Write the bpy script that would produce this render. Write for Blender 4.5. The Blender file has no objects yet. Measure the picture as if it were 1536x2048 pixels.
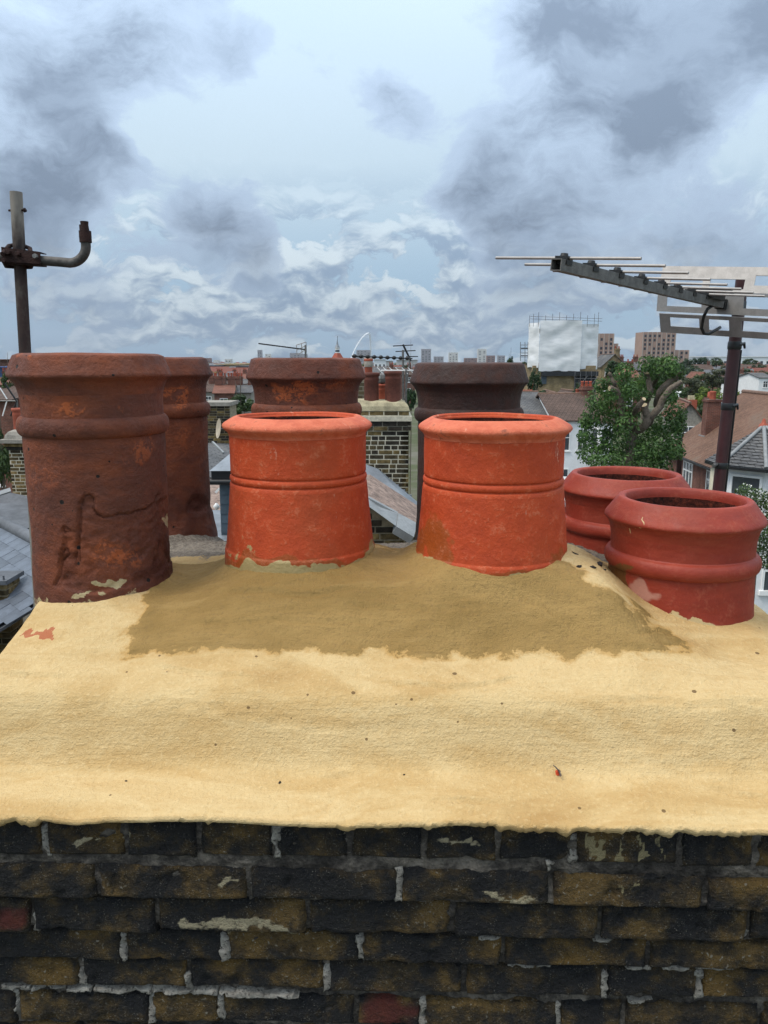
import bpy, math, random
from mathutils import Vector, Matrix, noise as MN

R = math.radians
random.seed(7)
scene = bpy.context.scene
COL = scene.collection

# ------------------------------------------------------------------ camera
F_PX = 1545.0                      # focal length in pixels of a 1536 x 2048 frame
PITCH = R(11.06)
CAM_H = 11.0
cam_d = bpy.data.cameras.new('camera')
cam = bpy.data.objects.new('camera', cam_d)
COL.objects.link(cam)
cam.location = (0, 0, CAM_H)
cam.rotation_euler = (R(90) - PITCH, 0, 0)
cam_d.sensor_fit = 'VERTICAL'
cam_d.sensor_height = 36.0
cam_d.lens = F_PX / 2048.0 * 36.0
cam_d.clip_start = 0.05
cam_d.clip_end = 20000.0
scene.camera = cam
scene.render.resolution_x = 768
scene.render.resolution_y = 1024

# ------------------------------------------------------------------ exposure
scene.view_settings.view_transform = 'Standard'
scene.view_settings.look = 'None'
scene.view_settings.exposure = 0.75
scene.view_settings.gamma = 1.0
scene.view_settings.use_curve_mapping = False
scene.cycles.max_bounces = 6
scene.cycles.diffuse_bounces = 2
scene.cycles.volume_bounces = 0
scene.cycles.use_denoising = True
scene.cycles.denoising_input_passes = 'RGB_ALBEDO_NORMAL'
scene.cycles.denoising_prefilter = 'NONE'

# ------------------------------------------------------------------ node helper
class NT:
    def __init__(s, tree):
        s.t = tree; s.n = tree.nodes; s.l = tree.links
    def new(s, kind, **kw):
        nd = s.n.new(kind)
        for k, v in kw.items(): setattr(nd, k, v)
        return nd
    def put(s, sock, v):
        if v is None: return
        if isinstance(v, bpy.types.NodeSocket): s.l.new(v, sock)
        else:
            if hasattr(sock.default_value, '__len__'):
                if not hasattr(v, '__len__'): v = (v,) * len(sock.default_value)
                v = tuple(v)
                if len(sock.default_value) == 4 and len(v) == 3: v = v + (1,)
            sock.default_value = v
    def m(s, op, a, b=None, c=None, clamp=False):
        nd = s.new('ShaderNodeMath', operation=op, use_clamp=clamp)
        s.put(nd.inputs[0], a); s.put(nd.inputs[1], b); s.put(nd.inputs[2], c)
        return nd.outputs[0]
    def v(s, op, a, b=None, scale=None):
        nd = s.new('ShaderNodeVectorMath', operation=op)
        s.put(nd.inputs[0], a); s.put(nd.inputs[1], b)
        if scale is not None: s.put(nd.inputs['Scale'], scale)
        return nd.outputs['Value'] if op in ('LENGTH', 'DISTANCE', 'DOT_PRODUCT') else nd.outputs[0]
    def noise(s, co, scale, detail=4, rough=0.55, dist=0.0, color=False):
        nd = s.new('ShaderNodeTexNoise')
        s.put(nd.inputs['Vector'], co); nd.inputs['Scale'].default_value = scale
        nd.inputs['Detail'].default_value = detail; nd.inputs['Roughness'].default_value = rough
        nd.inputs['Distortion'].default_value = dist
        return nd.outputs['Color'] if color else nd.outputs['Fac']
    def voro(s, co, scale, feature='F1', out='Distance', rnd=1.0):
        nd = s.new('ShaderNodeTexVoronoi', feature=feature)
        s.put(nd.inputs['Vector'], co); nd.inputs['Scale'].default_value = scale
        nd.inputs['Randomness'].default_value = rnd
        return nd.outputs[out]
    def mapr(s, x, a, b, c=0.0, d=1.0, smooth=True):
        nd = s.new('ShaderNodeMapRange', interpolation_type='SMOOTHSTEP' if smooth else 'LINEAR')
        s.put(nd.inputs[0], x)
        for i, q in enumerate((a, b, c, d)): nd.inputs[i + 1].default_value = q
        return nd.outputs[0]
    def mix(s, f, a, b, mode='MIX'):
        nd = s.new('ShaderNodeMix', data_type='RGBA', blend_type=mode)
        s.put(nd.inputs[0], f); s.put(nd.inputs[6], a); s.put(nd.inputs[7], b)
        return nd.outputs[2]
    def ramp(s, f, stops):
        nd = s.new('ShaderNodeValToRGB'); e = nd.color_ramp.elements
        while len(e) < len(stops): e.new(0.5)
        for el, (p, c) in zip(e, stops):
            el.position = p; el.color = tuple(c) + ((1,) if len(c) == 3 else ())
        s.put(nd.inputs[0], f)
        return nd.outputs[0]
    def scale(s, co, sc):
        nd = s.new('ShaderNodeMapping'); s.put(nd.inputs['Vector'], co)
        nd.inputs['Scale'].default_value = sc
        return nd.outputs[0]
    def sep(s, co):
        nd = s.new('ShaderNodeSeparateXYZ'); s.put(nd.inputs[0], co)
        return nd.outputs[0], nd.outputs[1], nd.outputs[2]
    def comb(s, x, y, z):
        nd = s.new('ShaderNodeCombineXYZ')
        for i, q in enumerate((x, y, z)): s.put(nd.inputs[i], q)
        return nd.outputs[0]

# ------------------------------------------------------------------ photo-pixel <-> world (used once, to read sizes and places off the photograph)
CP, SP = math.cos(PITCH), math.sin(PITCH)
def ray(x, y):
    a = (x - 768.0) / F_PX; b = (1024.0 - y) / F_PX
    return Vector((a, CP + b * SP, -SP + b * CP))
def P(x, y, Y):
    d = ray(x, y); t = Y / d.y
    return Vector((d.x * t, Y, CAM_H + d.z * t))
def PG(x, y, z=0.0):
    d = ray(x, y); t = (z - CAM_H) / d.z
    return Vector((d.x * t, d.y * t, z))
def proj(p):
    rx, ry, rz = p[0], p[1], p[2] - CAM_H
    zc = ry * CP - rz * SP; up = ry * SP + rz * CP
    return 768 + F_PX * rx / zc, 1024 - F_PX * up / zc

# ------------------------------------------------------------------ sky: Nishita under a broken overcast
SUN_EL, SUN_AZ = R(58), R(-112)      # azimuth measured from +Y towards +X
world = bpy.data.worlds.new('World'); scene.world = world
world.use_nodes = True
world.cycles.sampling_method = 'NONE'
W = NT(world.node_tree)
for nd in list(W.n): W.n.remove(nd)
wout = W.new('ShaderNodeOutputWorld'); bg = W.new('ShaderNodeBackground')
bg.inputs['Strength'].default_value = 0.1
W.l.new(bg.outputs[0], wout.inputs[0])
sky = W.new('ShaderNodeTexSky', sky_type='NISHITA')
sky.sun_disc = False; sky.sun_elevation = SUN_EL; sky.sun_rotation = SUN_AZ
sky.air_density = 1.2; sky.dust_density = 0.6; sky.ozone_density = 2.0
tc = W.new('ShaderNodeTexCoord').outputs['Generated']
dx, dy, dz = W.sep(tc)
wv = W.noise(tc, 5.5, 4, 0.62, color=True)
warp = W.v('ADD', tc, W.v('SCALE', W.v('SUBTRACT', wv, (0.5, 0.5, 0.5)), scale=0.105))
flat = W.scale(warp, (1, 1, 1.9))
n_big = W.noise(flat, 2.6, 2, 0.5)
n_mid = W.noise(flat, 8.0, 8, 0.66)
# heavier cloud banks that stand in the photographed part of the sky: (photo x, photo y, angular radius, weight)
BLOBS = [(70, 265, .11, .85), (190, 325, .05, .6), (310, 90, .12, .85), (60, 40, .12, .5), (490, 90, .045, .6), (60, 440, .07, .8),
         (1340, 105, .14, .95), (1100, 120, .085, .75), (1500, 40, .10, .7), (1290, 225, .06, .8),
         (790, 200, .055, .9), (930, 340, .10, .7), (1060, 420, .11, .7), (1440, 450, .10, .45),
         (430, 455, .065, .95), (530, 510, .045, .7), (350, 410, .035, .6), (268, 355, .03, .7), (640, 385, .018, .7),
         (1150, 580, .14, .5)]
CLEAR = [(600, 230, .20, 1.0), (900, 60, .09, .9), (330, 290, .09, .8), (280, 520, .10, .9), (1490, 230, .06, .6), (700, 450, .09, .6)]
def blob(x, y, r, w, acc):
    c = ray(x, y).normalized()
    df = W.v('LENGTH', W.v('SUBTRACT', warp, tuple(c)))
    k = W.mapr(df, r * 1.3, r * 0.1, 0.0, w)
    return k if acc is None else W.m('ADD', acc, k)
acc = clr = None
for b in BLOBS: acc = blob(*b, acc)
for b in CLEAR: clr = blob(*b, clr)
dens = W.m('ADD', W.m('MULTIPLY', n_big, 0.55), W.m('MULTIPLY', n_mid, 0.50))
dens = W.m('ADD', dens, W.m('MULTIPLY', acc, 0.20))
dens = W.m('SUBTRACT', dens, W.m('MULTIPLY', clr, 0.10))
grey = W.mapr(dens, 0.535, 0.600)                       # grey undersides
core = W.mapr(dens, 0.575, 0.80)
veil = W.noise(W.scale(tc, (0.8, 0.8, 2.2)), 2.2, 2, 0.5)
# small heaped cumulus low over the horizon, lighter on their upper sides
low = W.scale(warp, (1, 1, 2.1))
h0 = W.noise(low, 8.5, 7, 0.62)
h1 = W.noise(W.v('ADD', low, (0, 0, 0.028)), 8.5, 4, 0.60)
relief = W.m('SUBTRACT', h0, h1)
heap = W.m('MULTIPLY', W.mapr(h0, 0.43, 0.475), W.mapr(dz, 0.24, 0.12))
lit = W.mapr(relief, -0.09, 0.11)
# overcast gradient steeper than CIE: unseen zenith brightened to light the scene
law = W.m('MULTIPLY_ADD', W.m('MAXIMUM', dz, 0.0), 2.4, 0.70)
c_veil = W.mix(veil, (2.50, 3.25, 3.90), (3.15, 3.80, 4.25))
blue = W.mapr(dz, 0.24, 0.02)
c_gap = W.mix(W.m('MULTIPLY', blue, 0.85), c_veil, (1.85, 3.0, 4.35))
c_gap = W.mix(0.10, c_gap, sky.outputs[0])
core = W.m('MULTIPLY', core, W.mapr(h0, 0.34, 0.62, 0.62, 1.10))
c_grey = W.mix(core, (2.45, 3.10, 4.00), (1.08, 1.42, 1.95))
c_heap = W.mix(lit, (1.80, 2.45, 3.3), (4.0, 4.65, 5.1))
col = W.mix(heap, c_gap, c_heap)
gw = W.m('MULTIPLY', grey, W.mapr(dz, 0.04, 0.16, 0.40, 0.95))
col = W.mix(gw, col, c_grey)
col = W.mix(W.mapr(dz, 0.35, 0.95, 0.0, 0.55), col, W.v('SCALE', (1.05, 1.0, 0.97), scale=W.v('DOT_PRODUCT', col, (.3, .5, .2))))   # upper sky out of view tinted neutral, so the scene's light is less blue
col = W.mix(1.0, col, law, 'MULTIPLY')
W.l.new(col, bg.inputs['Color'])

sun_d = bpy.data.lights.new('sun', 'SUN'); sun_o = bpy.data.objects.new('sun', sun_d)
COL.objects.link(sun_o)
sun_d.energy = 1.5; sun_d.angle = R(26); sun_d.color = (1.0, 0.92, 0.80)
sd = Vector((math.sin(SUN_AZ) * math.cos(SUN_EL), math.cos(SUN_AZ) * math.cos(SUN_EL), math.sin(SUN_EL)))
sun_o.rotation_euler = sd.to_track_quat('Z', 'Y').to_euler()
sun_o.location = (0, 0, 60)

# ------------------------------------------------------------------ object helpers
ORG = {}
def link(o): COL.objects.link(o); return o
def tag(o, label=None, cat=None, group=None, kind=None):
    if label: o['label'] = label
    if cat: o['category'] = cat
    if group: o['group'] = group
    if kind: o['kind'] = kind
    return o
def thing(name, label, cat, loc=(0, 0, 0), rz=0.0, group=None):
    o = link(bpy.data.objects.new(name, None)); o.location = loc; o.rotation_euler = (0, 0, rz)
    o.empty_display_size = 0.1
    ORG[o.name] = Vector(loc)
    return tag(o, label, cat, group, 'thing')
class MB:
    def __init__(s): s.v = []; s.f = []; s.mi = []; s.sm = []
    def add(s, vs, fs, smooth=False, mi=0):
        b = len(s.v); s.v.extend(tuple(q) for q in vs)
        for f in fs:
            s.f.append(tuple(b + i for i in f)); s.mi.append(mi); s.sm.append(smooth)
        return s
    def box(s, lo, hi, mi=0):
        (a, b, c), (d, e, f) = lo, hi
        return s.hexa([(a, b, c), (d, b, c), (d, e, c), (a, e, c), (a, b, f), (d, b, f), (d, e, f), (a, e, f)], mi)
    def hexa(s, c, mi=0):
        return s.add(c, [(3, 2, 1, 0), (4, 5, 6, 7), (0, 1, 5, 4), (1, 2, 6, 5), (2, 3, 7, 6), (3, 0, 4, 7)], mi=mi)
    def obox(s, o, ax, ay, az, mi=0):
        """box from corner o along three edge vectors"""
        o, ax, ay, az = Vector(o), Vector(ax), Vector(ay), Vector(az)
        return s.hexa([o, o + ax, o + ax + ay, o + ay, o + az, o + ax + az, o + ax + ay + az, o + ay + az], mi)
    def tube(s, pts, r, n=10, caps=True, mi=0, smooth=True):
        pts = [Vector(p) for p in pts]
        rs = r if hasattr(r, '__len__') else [r] * len(pts)
        vs = []; fs = []; ref = None
        for i, p in enumerate(pts):
            d = (pts[min(i + 1, len(pts) - 1)] - pts[max(i - 1, 0)]).normalized()
            if ref is None:
                ref = Vector((0, 0, 1)) if abs(d.z) < 0.9 else Vector((1, 0, 0))
            a = (ref - d * ref.dot(d)).normalized(); b = d.cross(a); ref = a
            for k in range(n):
                t = 2 * math.pi * k / n
                vs.append(p + (a * math.cos(t) + b * math.sin(t)) * rs[i])
        for i in range(len(pts) - 1):
            for k in range(n):
                k2 = (k + 1) % n
                fs.append((i * n + k, i * n + k2, (i + 1) * n + k2, (i + 1) * n + k))
        s.add(vs, fs, smooth, mi)
        if caps:
            b = len(pts) * n
            s.add(vs[:n][::-1], [tuple(range(n))], False, mi)
            s.add(vs[b - n:], [tuple(range(n))], False, mi)
        return s
    def bar(s, a, b, w, h, up=(0, 0, 1), mi=0):
        a, b = Vector(a), Vector(b); d = (b - a).normalized(); up = Vector(up)
        sx = d.cross(up).normalized(); uz = sx.cross(d).normalized()
        return s.obox(a - sx * w / 2 - uz * h / 2, sx * w, b - a, uz * h, mi)
    def lathe(s, prof, n=32, c=(0, 0, 0), smooth=True, close=False, mi=0):
        c = Vector(c); vs = []; fs = []
        for r, z in prof:
            for k in range(n):
                t = 2 * math.pi * k / n
                vs.append(c + Vector((r * math.cos(t), r * math.sin(t), z)))
        for i in range(len(prof) - 1):
            for k in range(n):
                k2 = (k + 1) % n
                fs.append((i * n + k, i * n + k2, (i + 1) * n + k2, (i + 1) * n + k))
        if close:
            fs.append(tuple(range(n))[::-1]); fs.append(tuple(range((len(prof) - 1) * n, len(prof) * n)))
        return s.add(vs, fs, smooth, mi)
    def prism(s, poly, ext, mi=0):
        """polygon (list of 3D points) pushed along ext"""
        poly = [Vector(p) for p in poly]; ext = Vector(ext); n = len(poly)
        vs = poly + [p + ext for p in poly]
        fs = [tuple(range(n))[::-1], tuple(range(n, 2 * n))] + [(i, (i + 1) % n, n + (i + 1) % n, n + i) for i in range(n)]
        return s.add(vs, fs, mi=mi)
    def mesh(s, name, mats, off=None):
        me = bpy.data.meshes.new(name)
        vs = s.v if off is None else [(a - off[0], b - off[1], c - off[2]) for a, b, c in s.v]
        me.from_pydata(vs, [], s.f)
        for m in (mats if isinstance(mats, (list, tuple)) else [mats]): me.materials.append(m)
        me.polygons.foreach_set('material_index', s.mi)
        me.polygons.foreach_set('use_smooth', s.sm)
        me.update()
        return me
    def build(s, name, mats, parent=None, world=True, loc=None):
        """world=True: vertices are world coordinates, made relative to the thing they belong to"""
        off = None
        if parent is not None and world: off = ORG.get(parent.name, Vector((0, 0, 0)))
        if parent is None and loc is not None: off = Vector(loc)
        o = link(bpy.data.objects.new(name, s.mesh(name, mats, off)))
        if parent is not None:
            o.parent = parent; ORG[o.name] = ORG.get(parent.name, Vector((0, 0, 0)))
        elif loc is not None:
            o.location = loc; ORG[o.name] = Vector(loc)
        return o
def inst(name, mesh, parent, loc, rot=(0, 0, 0), scale=(1, 1, 1)):
    o = link(bpy.data.objects.new(name, mesh)); o.parent = parent
    o.location = loc; o.rotation_euler = rot; o.scale = scale
    return o
def ss(a, b, x):
    t = max(0.0, min(1.0, (x - a) / (b - a))) if a != b else float(x >= a)
    return t * t * (3 - 2 * t)
def lerp_tab(tab, x):
    if x <= tab[0][0]: return tab[0][1]
    for (a, p), (b, q) in zip(tab, tab[1:]):
        if x <= b: return p + (q - p) * (x - a) / (b - a)
    return tab[-1][1]
def fbm(p, s, oct=4): return MN.fractal(Vector(p) * s, 1.0, 2.0, oct, noise_basis='PERLIN_ORIGINAL')

# ------------------------------------------------------------------ materials
MATS = {}
def material(name, fn):
    if name in MATS: return MATS[name]
    m = bpy.data.materials.new(name); m.use_nodes = True
    t = NT(m.node_tree)
    for nd in list(t.n): t.n.remove(nd)
    out = t.new('ShaderNodeOutputMaterial'); b = t.new('ShaderNodeBsdfPrincipled')
    t.l.new(b.outputs[0], out.inputs[0])
    t.b = b; t.co = t.new('ShaderNodeTexCoord').outputs['Object']
    fn(t)
    MATS[name] = m
    return m
def setc(t, col=None, rough=None, metal=None, spec=None):
    if col is not None: t.put(t.b.inputs['Base Color'], col)
    if rough is not None: t.put(t.b.inputs['Roughness'], rough)
    if metal is not None: t.put(t.b.inputs['Metallic'], metal)
    if spec is not None: t.put(t.b.inputs['Specular IOR Level'], spec)
def bump(t, h, strength=0.5, dist=0.01, prev=None):
    nd = t.new('ShaderNodeBump'); nd.inputs['Strength'].default_value = strength
    nd.inputs['Distance'].default_value = dist; t.put(nd.inputs['Height'], h)
    if prev is not None: t.l.new(prev, nd.inputs['Normal'])
    t.l.new(nd.outputs[0], t.b.inputs['Normal'])
    return nd.outputs[0]
def rand(t): return t.new('ShaderNodeObjectInfo').outputs['Random']
def worn(name, col, var=0.25, scale=6.0, rough=0.85, bmp=0.3, bdist=0.004, spec=0.3, metal=0.0, objvar=0.0):
    """plain weathered surface: colour broken up by two noises and a light bump"""
    def fn(t):
        n = t.noise(t.co, scale, 6, 0.6); n2 = t.noise(t.co, scale * 7, 4, 0.6)
        f = t.m('ADD', t.m('MULTIPLY', n, 0.7), t.m('MULTIPLY', n2, 0.3))
        lo = tuple(c * (1 - var) for c in col); hi = tuple(min(1, c * (1 + var)) for c in col)
        c = t.mix(t.mapr(f, 0.3, 0.7), lo, hi)
        if objvar:
            c = t.mix(1.0, c, t.mapr(rand(t), 0, 1, 1 - objvar, 1 + objvar, False), 'MULTIPLY')
        setc(t, c, rough, metal, spec)
        if bmp: bump(t, n2, bmp, bdist)
    return material(name, fn)
# ================================================================== THE CHIMNEY STACK IN FRONT
YAW = R(-1.6)
CA, SA = math.cos(YAW), math.sin(YAW)
def cf(u, v, h): return Vector((u * CA - v * SA, u * SA + v * CA, CAM_H + h))     # stack frame -> world
def on_face(x, y, v):
    """point (u, h) of a face of the stack that stands v in front of the camera, read off the photograph"""
    d = ray(x, y); den = -d.x * SA + d.y * CA; un = d.x * CA + d.y * SA
    t = v / den
    return un * t, d.z * t

def m_brick(t):
    r = rand(t)
    co = t.v('ADD', t.co, t.v('SCALE', (13.1, 7.7, 5.3), scale=r))
    n1 = t.noise(co, 11, 6, 0.62); n2 = t.noise(co, 45, 6, 0.65); n3 = t.noise(co, 160, 4, 0.6)
    soot = t.ramp(t.m('ADD', t.m('MULTIPLY', n1, 0.75), t.m('MULTIPLY', n2, 0.3)),
                  [(0.36, (.006, .007, .010)), (0.48, (.015, .014, .014)), (0.55, (.050, .034, .016)), (0.63, (.145, .088, .027)), (0.82, (.17, .11, .04))])
    warm = t.mapr(r, 0.62, 1.0)
    lift = t.mix(t.m('MULTIPLY', warm, t.mapr(n1, 0.44, 0.66)), soot, (.15, .088, .022))
    c = t.mix(t.m('MULTIPLY', t.mapr(n2, 0.58, 0.74), 0.16), lift, (.07, .062, .052))
    lime = t.m('MULTIPLY', t.mapr(n3, 0.61, 0.68), t.mapr(n1, 0.46, 0.62))
    at = t.new('ShaderNodeAttribute'); at.attribute_name = 'marks'
    sm, red, drip = t.sep(at.outputs['Vector'])
    sm = t.mapr(t.m('MULTIPLY', sm, t.m('ADD', t.m('MULTIPLY', n2, .7), t.m('MULTIPLY', n3, 1.2))), 0.56, 0.92)
    n4 = t.noise(co, 420, 3, .6)
    c = t.mix(t.m('MULTIPLY', lime, 0.75), c, (.34, .31, .25))
    c = t.mix(t.m('MULTIPLY', t.m('MULTIPLY', t.mapr(n4, .60, .68), t.mapr(n2, .42, .60)), .8), c, (.26, .24, .20))
    c = t.mix(t.m('MULTIPLY', t.mapr(n4, .40, .30), .7), c, (.004, .004, .005))
    c = t.mix(t.m('MULTIPLY', red, 0.9), c, t.mix(n2, (.06, .012, .010), (.15, .03, .022)))
    c = t.mix(sm, c, (.40, .34, .22))
    d2 = t.mapr(t.m('MULTIPLY', drip, t.noise(t.scale(t.co, (1, 1, .18)), 60, 4, .6)), 0.36, 0.46)
    c = t.mix(t.m('MULTIPLY', d2, .8), c, (.36, .30, .16))
    setc(t, c, t.mapr(n2, .35, .65, .52, .9), None, 0.32)
    nb = bump(t, t.m('ADD', t.m('ADD', t.m('MULTIPLY', n2, .8), t.m('MULTIPLY', n3, .6)), t.m('MULTIPLY', n4, .25)), 1.0, 0.017)
M_BRICK = material('sooty stock brick', m_brick)
def m_mortar_old(t):
    n1 = t.noise(t.co, 14, 5, .6); n2 = t.noise(t.co, 70, 5, .65); n3 = t.voro(t.co, 180)
    c = t.ramp(t.m('ADD', t.m('MULTIPLY', n1, .6), t.m('MULTIPLY', n2, .4)), [(.34, (.016, .014, .013)), (.48, (.060, .052, .045)), (.60, (.17, .146, .120)), (.78, (.34, .29, .24))])
    setc(t, c, .95, None, .2)
    bump(t, t.m('ADD', n2, t.m('MULTIPLY', n3, .35)), .9, .008)
M_MORTAR_OLD = material('old grey lime mortar', m_mortar_old)
def m_pointing(t):
    n1 = t.noise(t.co, 40, 5, .6); n2 = t.noise(t.co, 180, 4, .6)
    c = t.mix(t.mapr(n1, .3, .7), (.16, .145, .125), (.36, .335, .29))
    c = t.mix(t.mapr(n2, .54, .68), c, (.07, .062, .055))
    setc(t, c, .95, None, .2); bump(t, n2, .9, .006)
M_POINT = material('pale repointing mortar', m_pointing)

def lumpy_box(w, h, d, seed, nx=26, nz=9, rough=0.0020, bev=0.0048, chip=0.010, wobk=1.0, wf=1.0):
    """brick with a weathered face on -Y, centred on x and z, its face near y=0"""
    mb = MB(); vs = []; q = random.Random(seed); o = Vector((q.uniform(0, 90), q.uniform(0, 90), q.uniform(0, 90)))
    def edge_u(i, n): # denser near the ends
        a = i / n
        return a
    for j in range(nz + 1):
        for i in range(nx + 1):
            x = (edge_u(i, nx) - .5) * w; z = (edge_u(j, nz) - .5) * h
            ex = w / 2 - abs(x); ez = h / 2 - abs(z)
            e = min(ex, ez)
            y = 0.0
            if e < bev: y += (1 - math.sqrt(max(0, 1 - ((bev - e) / bev) ** 2))) * bev
            p = Vector((x, 0, z)) + o
            y += fbm(p, 22, 4) * rough + max(0, fbm(p + Vector((5, 5, 5)), 35, 3) - .18) * chip
            wob = Vector((fbm(p + Vector((9, 0, 0)), 25 * wf, 3) * .0026, 0, fbm(p + Vector((0, 0, 9)), 18 * wf, 3) * .0020))
            if ex > bev and ez > bev and wobk == 1.0: wob *= .3
            wob *= wobk
            vs.append((x + wob.x, y, z + wob.z))
    fs = []
    W1 = nx + 1
    for j in range(nz):
        for i in range(nx): fs.append((j * W1 + i, j * W1 + i + 1, (j + 1) * W1 + i + 1, (j + 1) * W1 + i))
    ring = list(range(W1)) + [j * W1 + nx for j in range(1, nz + 1)] + [nz * W1 + i for i in range(nx - 1, -1, -1)] + [j * W1 for j in range(nz - 1, 0, -1)]
    b = len(vs)
    for i in ring: vs.append((vs[i][0], d, vs[i][2]))
    n = len(ring)
    for k in range(n): fs.append((ring[k], b + k, b + (k + 1) % n, ring[(k + 1) % n]))
    mb.add(vs, fs, True)
    return mb

STACK = thing('chimney_stack', 'sooty brick chimney stack capped with thick yellow mortar in the foreground', 'chimney', cf(0, 1.65, -3.2))
SO = Vector(STACK.location)
# y of top / bottom edges (photo pixels, as tables over x), plane distance, joints (photo x)
COURSES = [
    dict(v=1.013, top=[(0, 1640), (1536, 1655)], bot=[(0, 1711), (470, 1715), (700, 1719), (1000, 1722), (1250, 1730), (1536, 1742)],
         j=[-62, 87, 252, 397, 550, 699, 849, 996, 1148, 1360, 1511, 1660], g=.012),
    dict(v=1.013, top=[(0, 1732), (700, 1746), (1050, 1748), (1300, 1758), (1536, 1767)], bot=[(0, 1800), (400, 1803), (700, 1807), (1050, 1815), (1300, 1820), (1536, 1828)],
         j=[-110, 194, 496, 799, 1103, 1411, 1715], g=.011),
    dict(v=1.030, top=[(0, 1806), (500, 1810), (1000, 1818), (1536, 1830)], bot=[(0, 1866), (500, 1868), (1000, 1879), (1536, 1886)],
         j=[-240, 65, 313, 615, 905, 1199, 1496, 1780], g=.010),
    dict(v=1.047, top=[(0, 1871), (600, 1874), (850, 1880), (1250, 1889), (1536, 1893)], bot=[(0, 1923), (600, 1927), (850, 1929), (1250, 1937), (1536, 1940)],
         j=[-40, 246, 449, 721, 1006, 1297, 1580], g=.010),
    dict(v=1.060, top=[(0, 1927), (500, 1931), (1000, 1939), (1350, 1948), (1536, 1950)], bot=[(0, 1973), (500, 1980), (1000, 1994), (1536, 2000)],
         j=[-110, 162, 376, 653, 928, 1210, 1399, 1680], g=.012),
    dict(v=1.072, top=[(0, 1988), (650, 1999), (1000, 2006), (1536, 2015)], bot=[(0, 2044), (650, 2052), (1000, 2060), (1536, 2070)],
         j=[-230, 36, 301, 441, 712, 846, 1116, 1248, 1520, 1780], g=.011),
    dict(v=1.072, top=[(0, 2052), (650, 2061), (1536, 2079)], bot=[(0, 2106), (650, 2115), (1536, 2133)],
         j=[-40, 170, 440, 560, 830, 960, 1230, 1500, 1770], g=.011),
    dict(v=1.072, top=[(0, 2115), (650, 2124), (1536, 2142)], bot=[(0, 2172), (650, 2180), (1536, 2198)],
         j=[-160, 110, 240, 520, 640, 910, 1180, 1310, 1590], g=.011),
]
U0, U1 = -0.70, 0.775           # side faces of the stack
V_BACK = 2.30
def brick_marks(o, fn):
    me = o.data; a = me.attributes.new('marks', 'FLOAT_VECTOR', 'POINT')
    buf = []
    for vv in me.vertices:
        x, y = proj(o.matrix_local @ vv.co + SO); buf += fn(x, y)
    a.data.foreach_set('vector', buf)
def ell(x, y, cx, cy, rx, ry, ang=0.0):
    c, s = math.cos(R(ang)), math.sin(R(ang)); a, b = x - cx, y - cy
    p, q = a * c + b * s, -a * s + b * c
    return ss(1.0, 0.45, math.hypot(p / rx, q / ry))
SMEARS = [(170, 1687, 34, 12, -20), (225, 1672, 20, 8, 0), (262, 1672, 8, 34, 0), (470, 1850, 120, 20, 0), (380, 1842, 40, 16, 10), (560, 1858, 40, 16, 0),
          (905, 1690, 60, 10, 5), (455, 1762, 22, 16, 0), (1010, 1795, 90, 10, 8), (690, 1665, 30, 8, -30)]
DRIPS = [(1182, 1700, 18, 50, 0), (1205, 1700, 12, 50, 0), (1245, 1700, 10, 46, 0), (1285, 1700, 14, 46, 0), (1330, 1695, 12, 44, 0), (1235, 1780, 14, 30, 0), (1260, 1775, 8, 30, 0)]
REDS = [(20, 1835, 40, 28, 0), (775, 2030, 70, 60, 0), (1420, 1720, 1, 1, 0)]
def mk(x, y):
    a = max([ell(x, y, *e) for e in SMEARS]); b = max([ell(x, y, *e) for e in REDS]); c = max([ell(x, y, *e) for e in DRIPS])
    return (a, b, c)
q = random.Random(3)
for ci, C in enumerate(COURSES):
    for k in range(len(C['j']) - 1):
        x0, x1 = C['j'][k], C['j'][k + 1]; xm = (x0 + x1) / 2
        yt, yb = lerp_tab(C['top'], xm), lerp_tab(C['bot'], xm)
        ua, _ = on_face(x0, yb, C['v']); ub, _ = on_face(x1, yb, C['v'])
        _, ht = on_face(xm, yt, C['v']); _, hb = on_face(xm, yb, C['v'])
        if ci in (2, 3, 4): ht += 0.008
        ua = max(ua + C['g'] * .38, U0); ub = min(ub - C['g'] * .38, U1)
        if ub - ua < 0.02: continue
        mb = lumpy_box(ub - ua, ht - hb, 0.10, 100 * ci + k, nx=max(8, int((ub - ua) / .0055)), nz=12)
        o = link(bpy.data.objects.new('brick', mb.mesh('brick', M_BRICK)))
        o.parent = STACK
        o.location = cf((ua + ub) / 2, C['v'] + q.uniform(-.002, .004), (ht + hb) / 2) - SO
        o.rotation_euler = (R(q.uniform(-1.5, 1.5)), R(q.uniform(-.7, .7)), YAW + R(q.uniform(-.6, .6)))
        bpy.context.view_layer.update() if False else None
        loc, rot = o.location.copy(), o.rotation_euler.to_matrix()
        me = o.data; at = me.attributes.new('marks', 'FLOAT_VECTOR', 'POINT'); buf = []
        for vv in me.vertices:
            wp = rot @ vv.co + loc + SO; px, py = proj(wp)
            buf += mk(px + fbm(wp, 30, 3) * 26, py + fbm(wp + Vector((4, 4, 4)), 34, 3) * 14)
        at.data.foreach_set('vector', buf)
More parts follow.
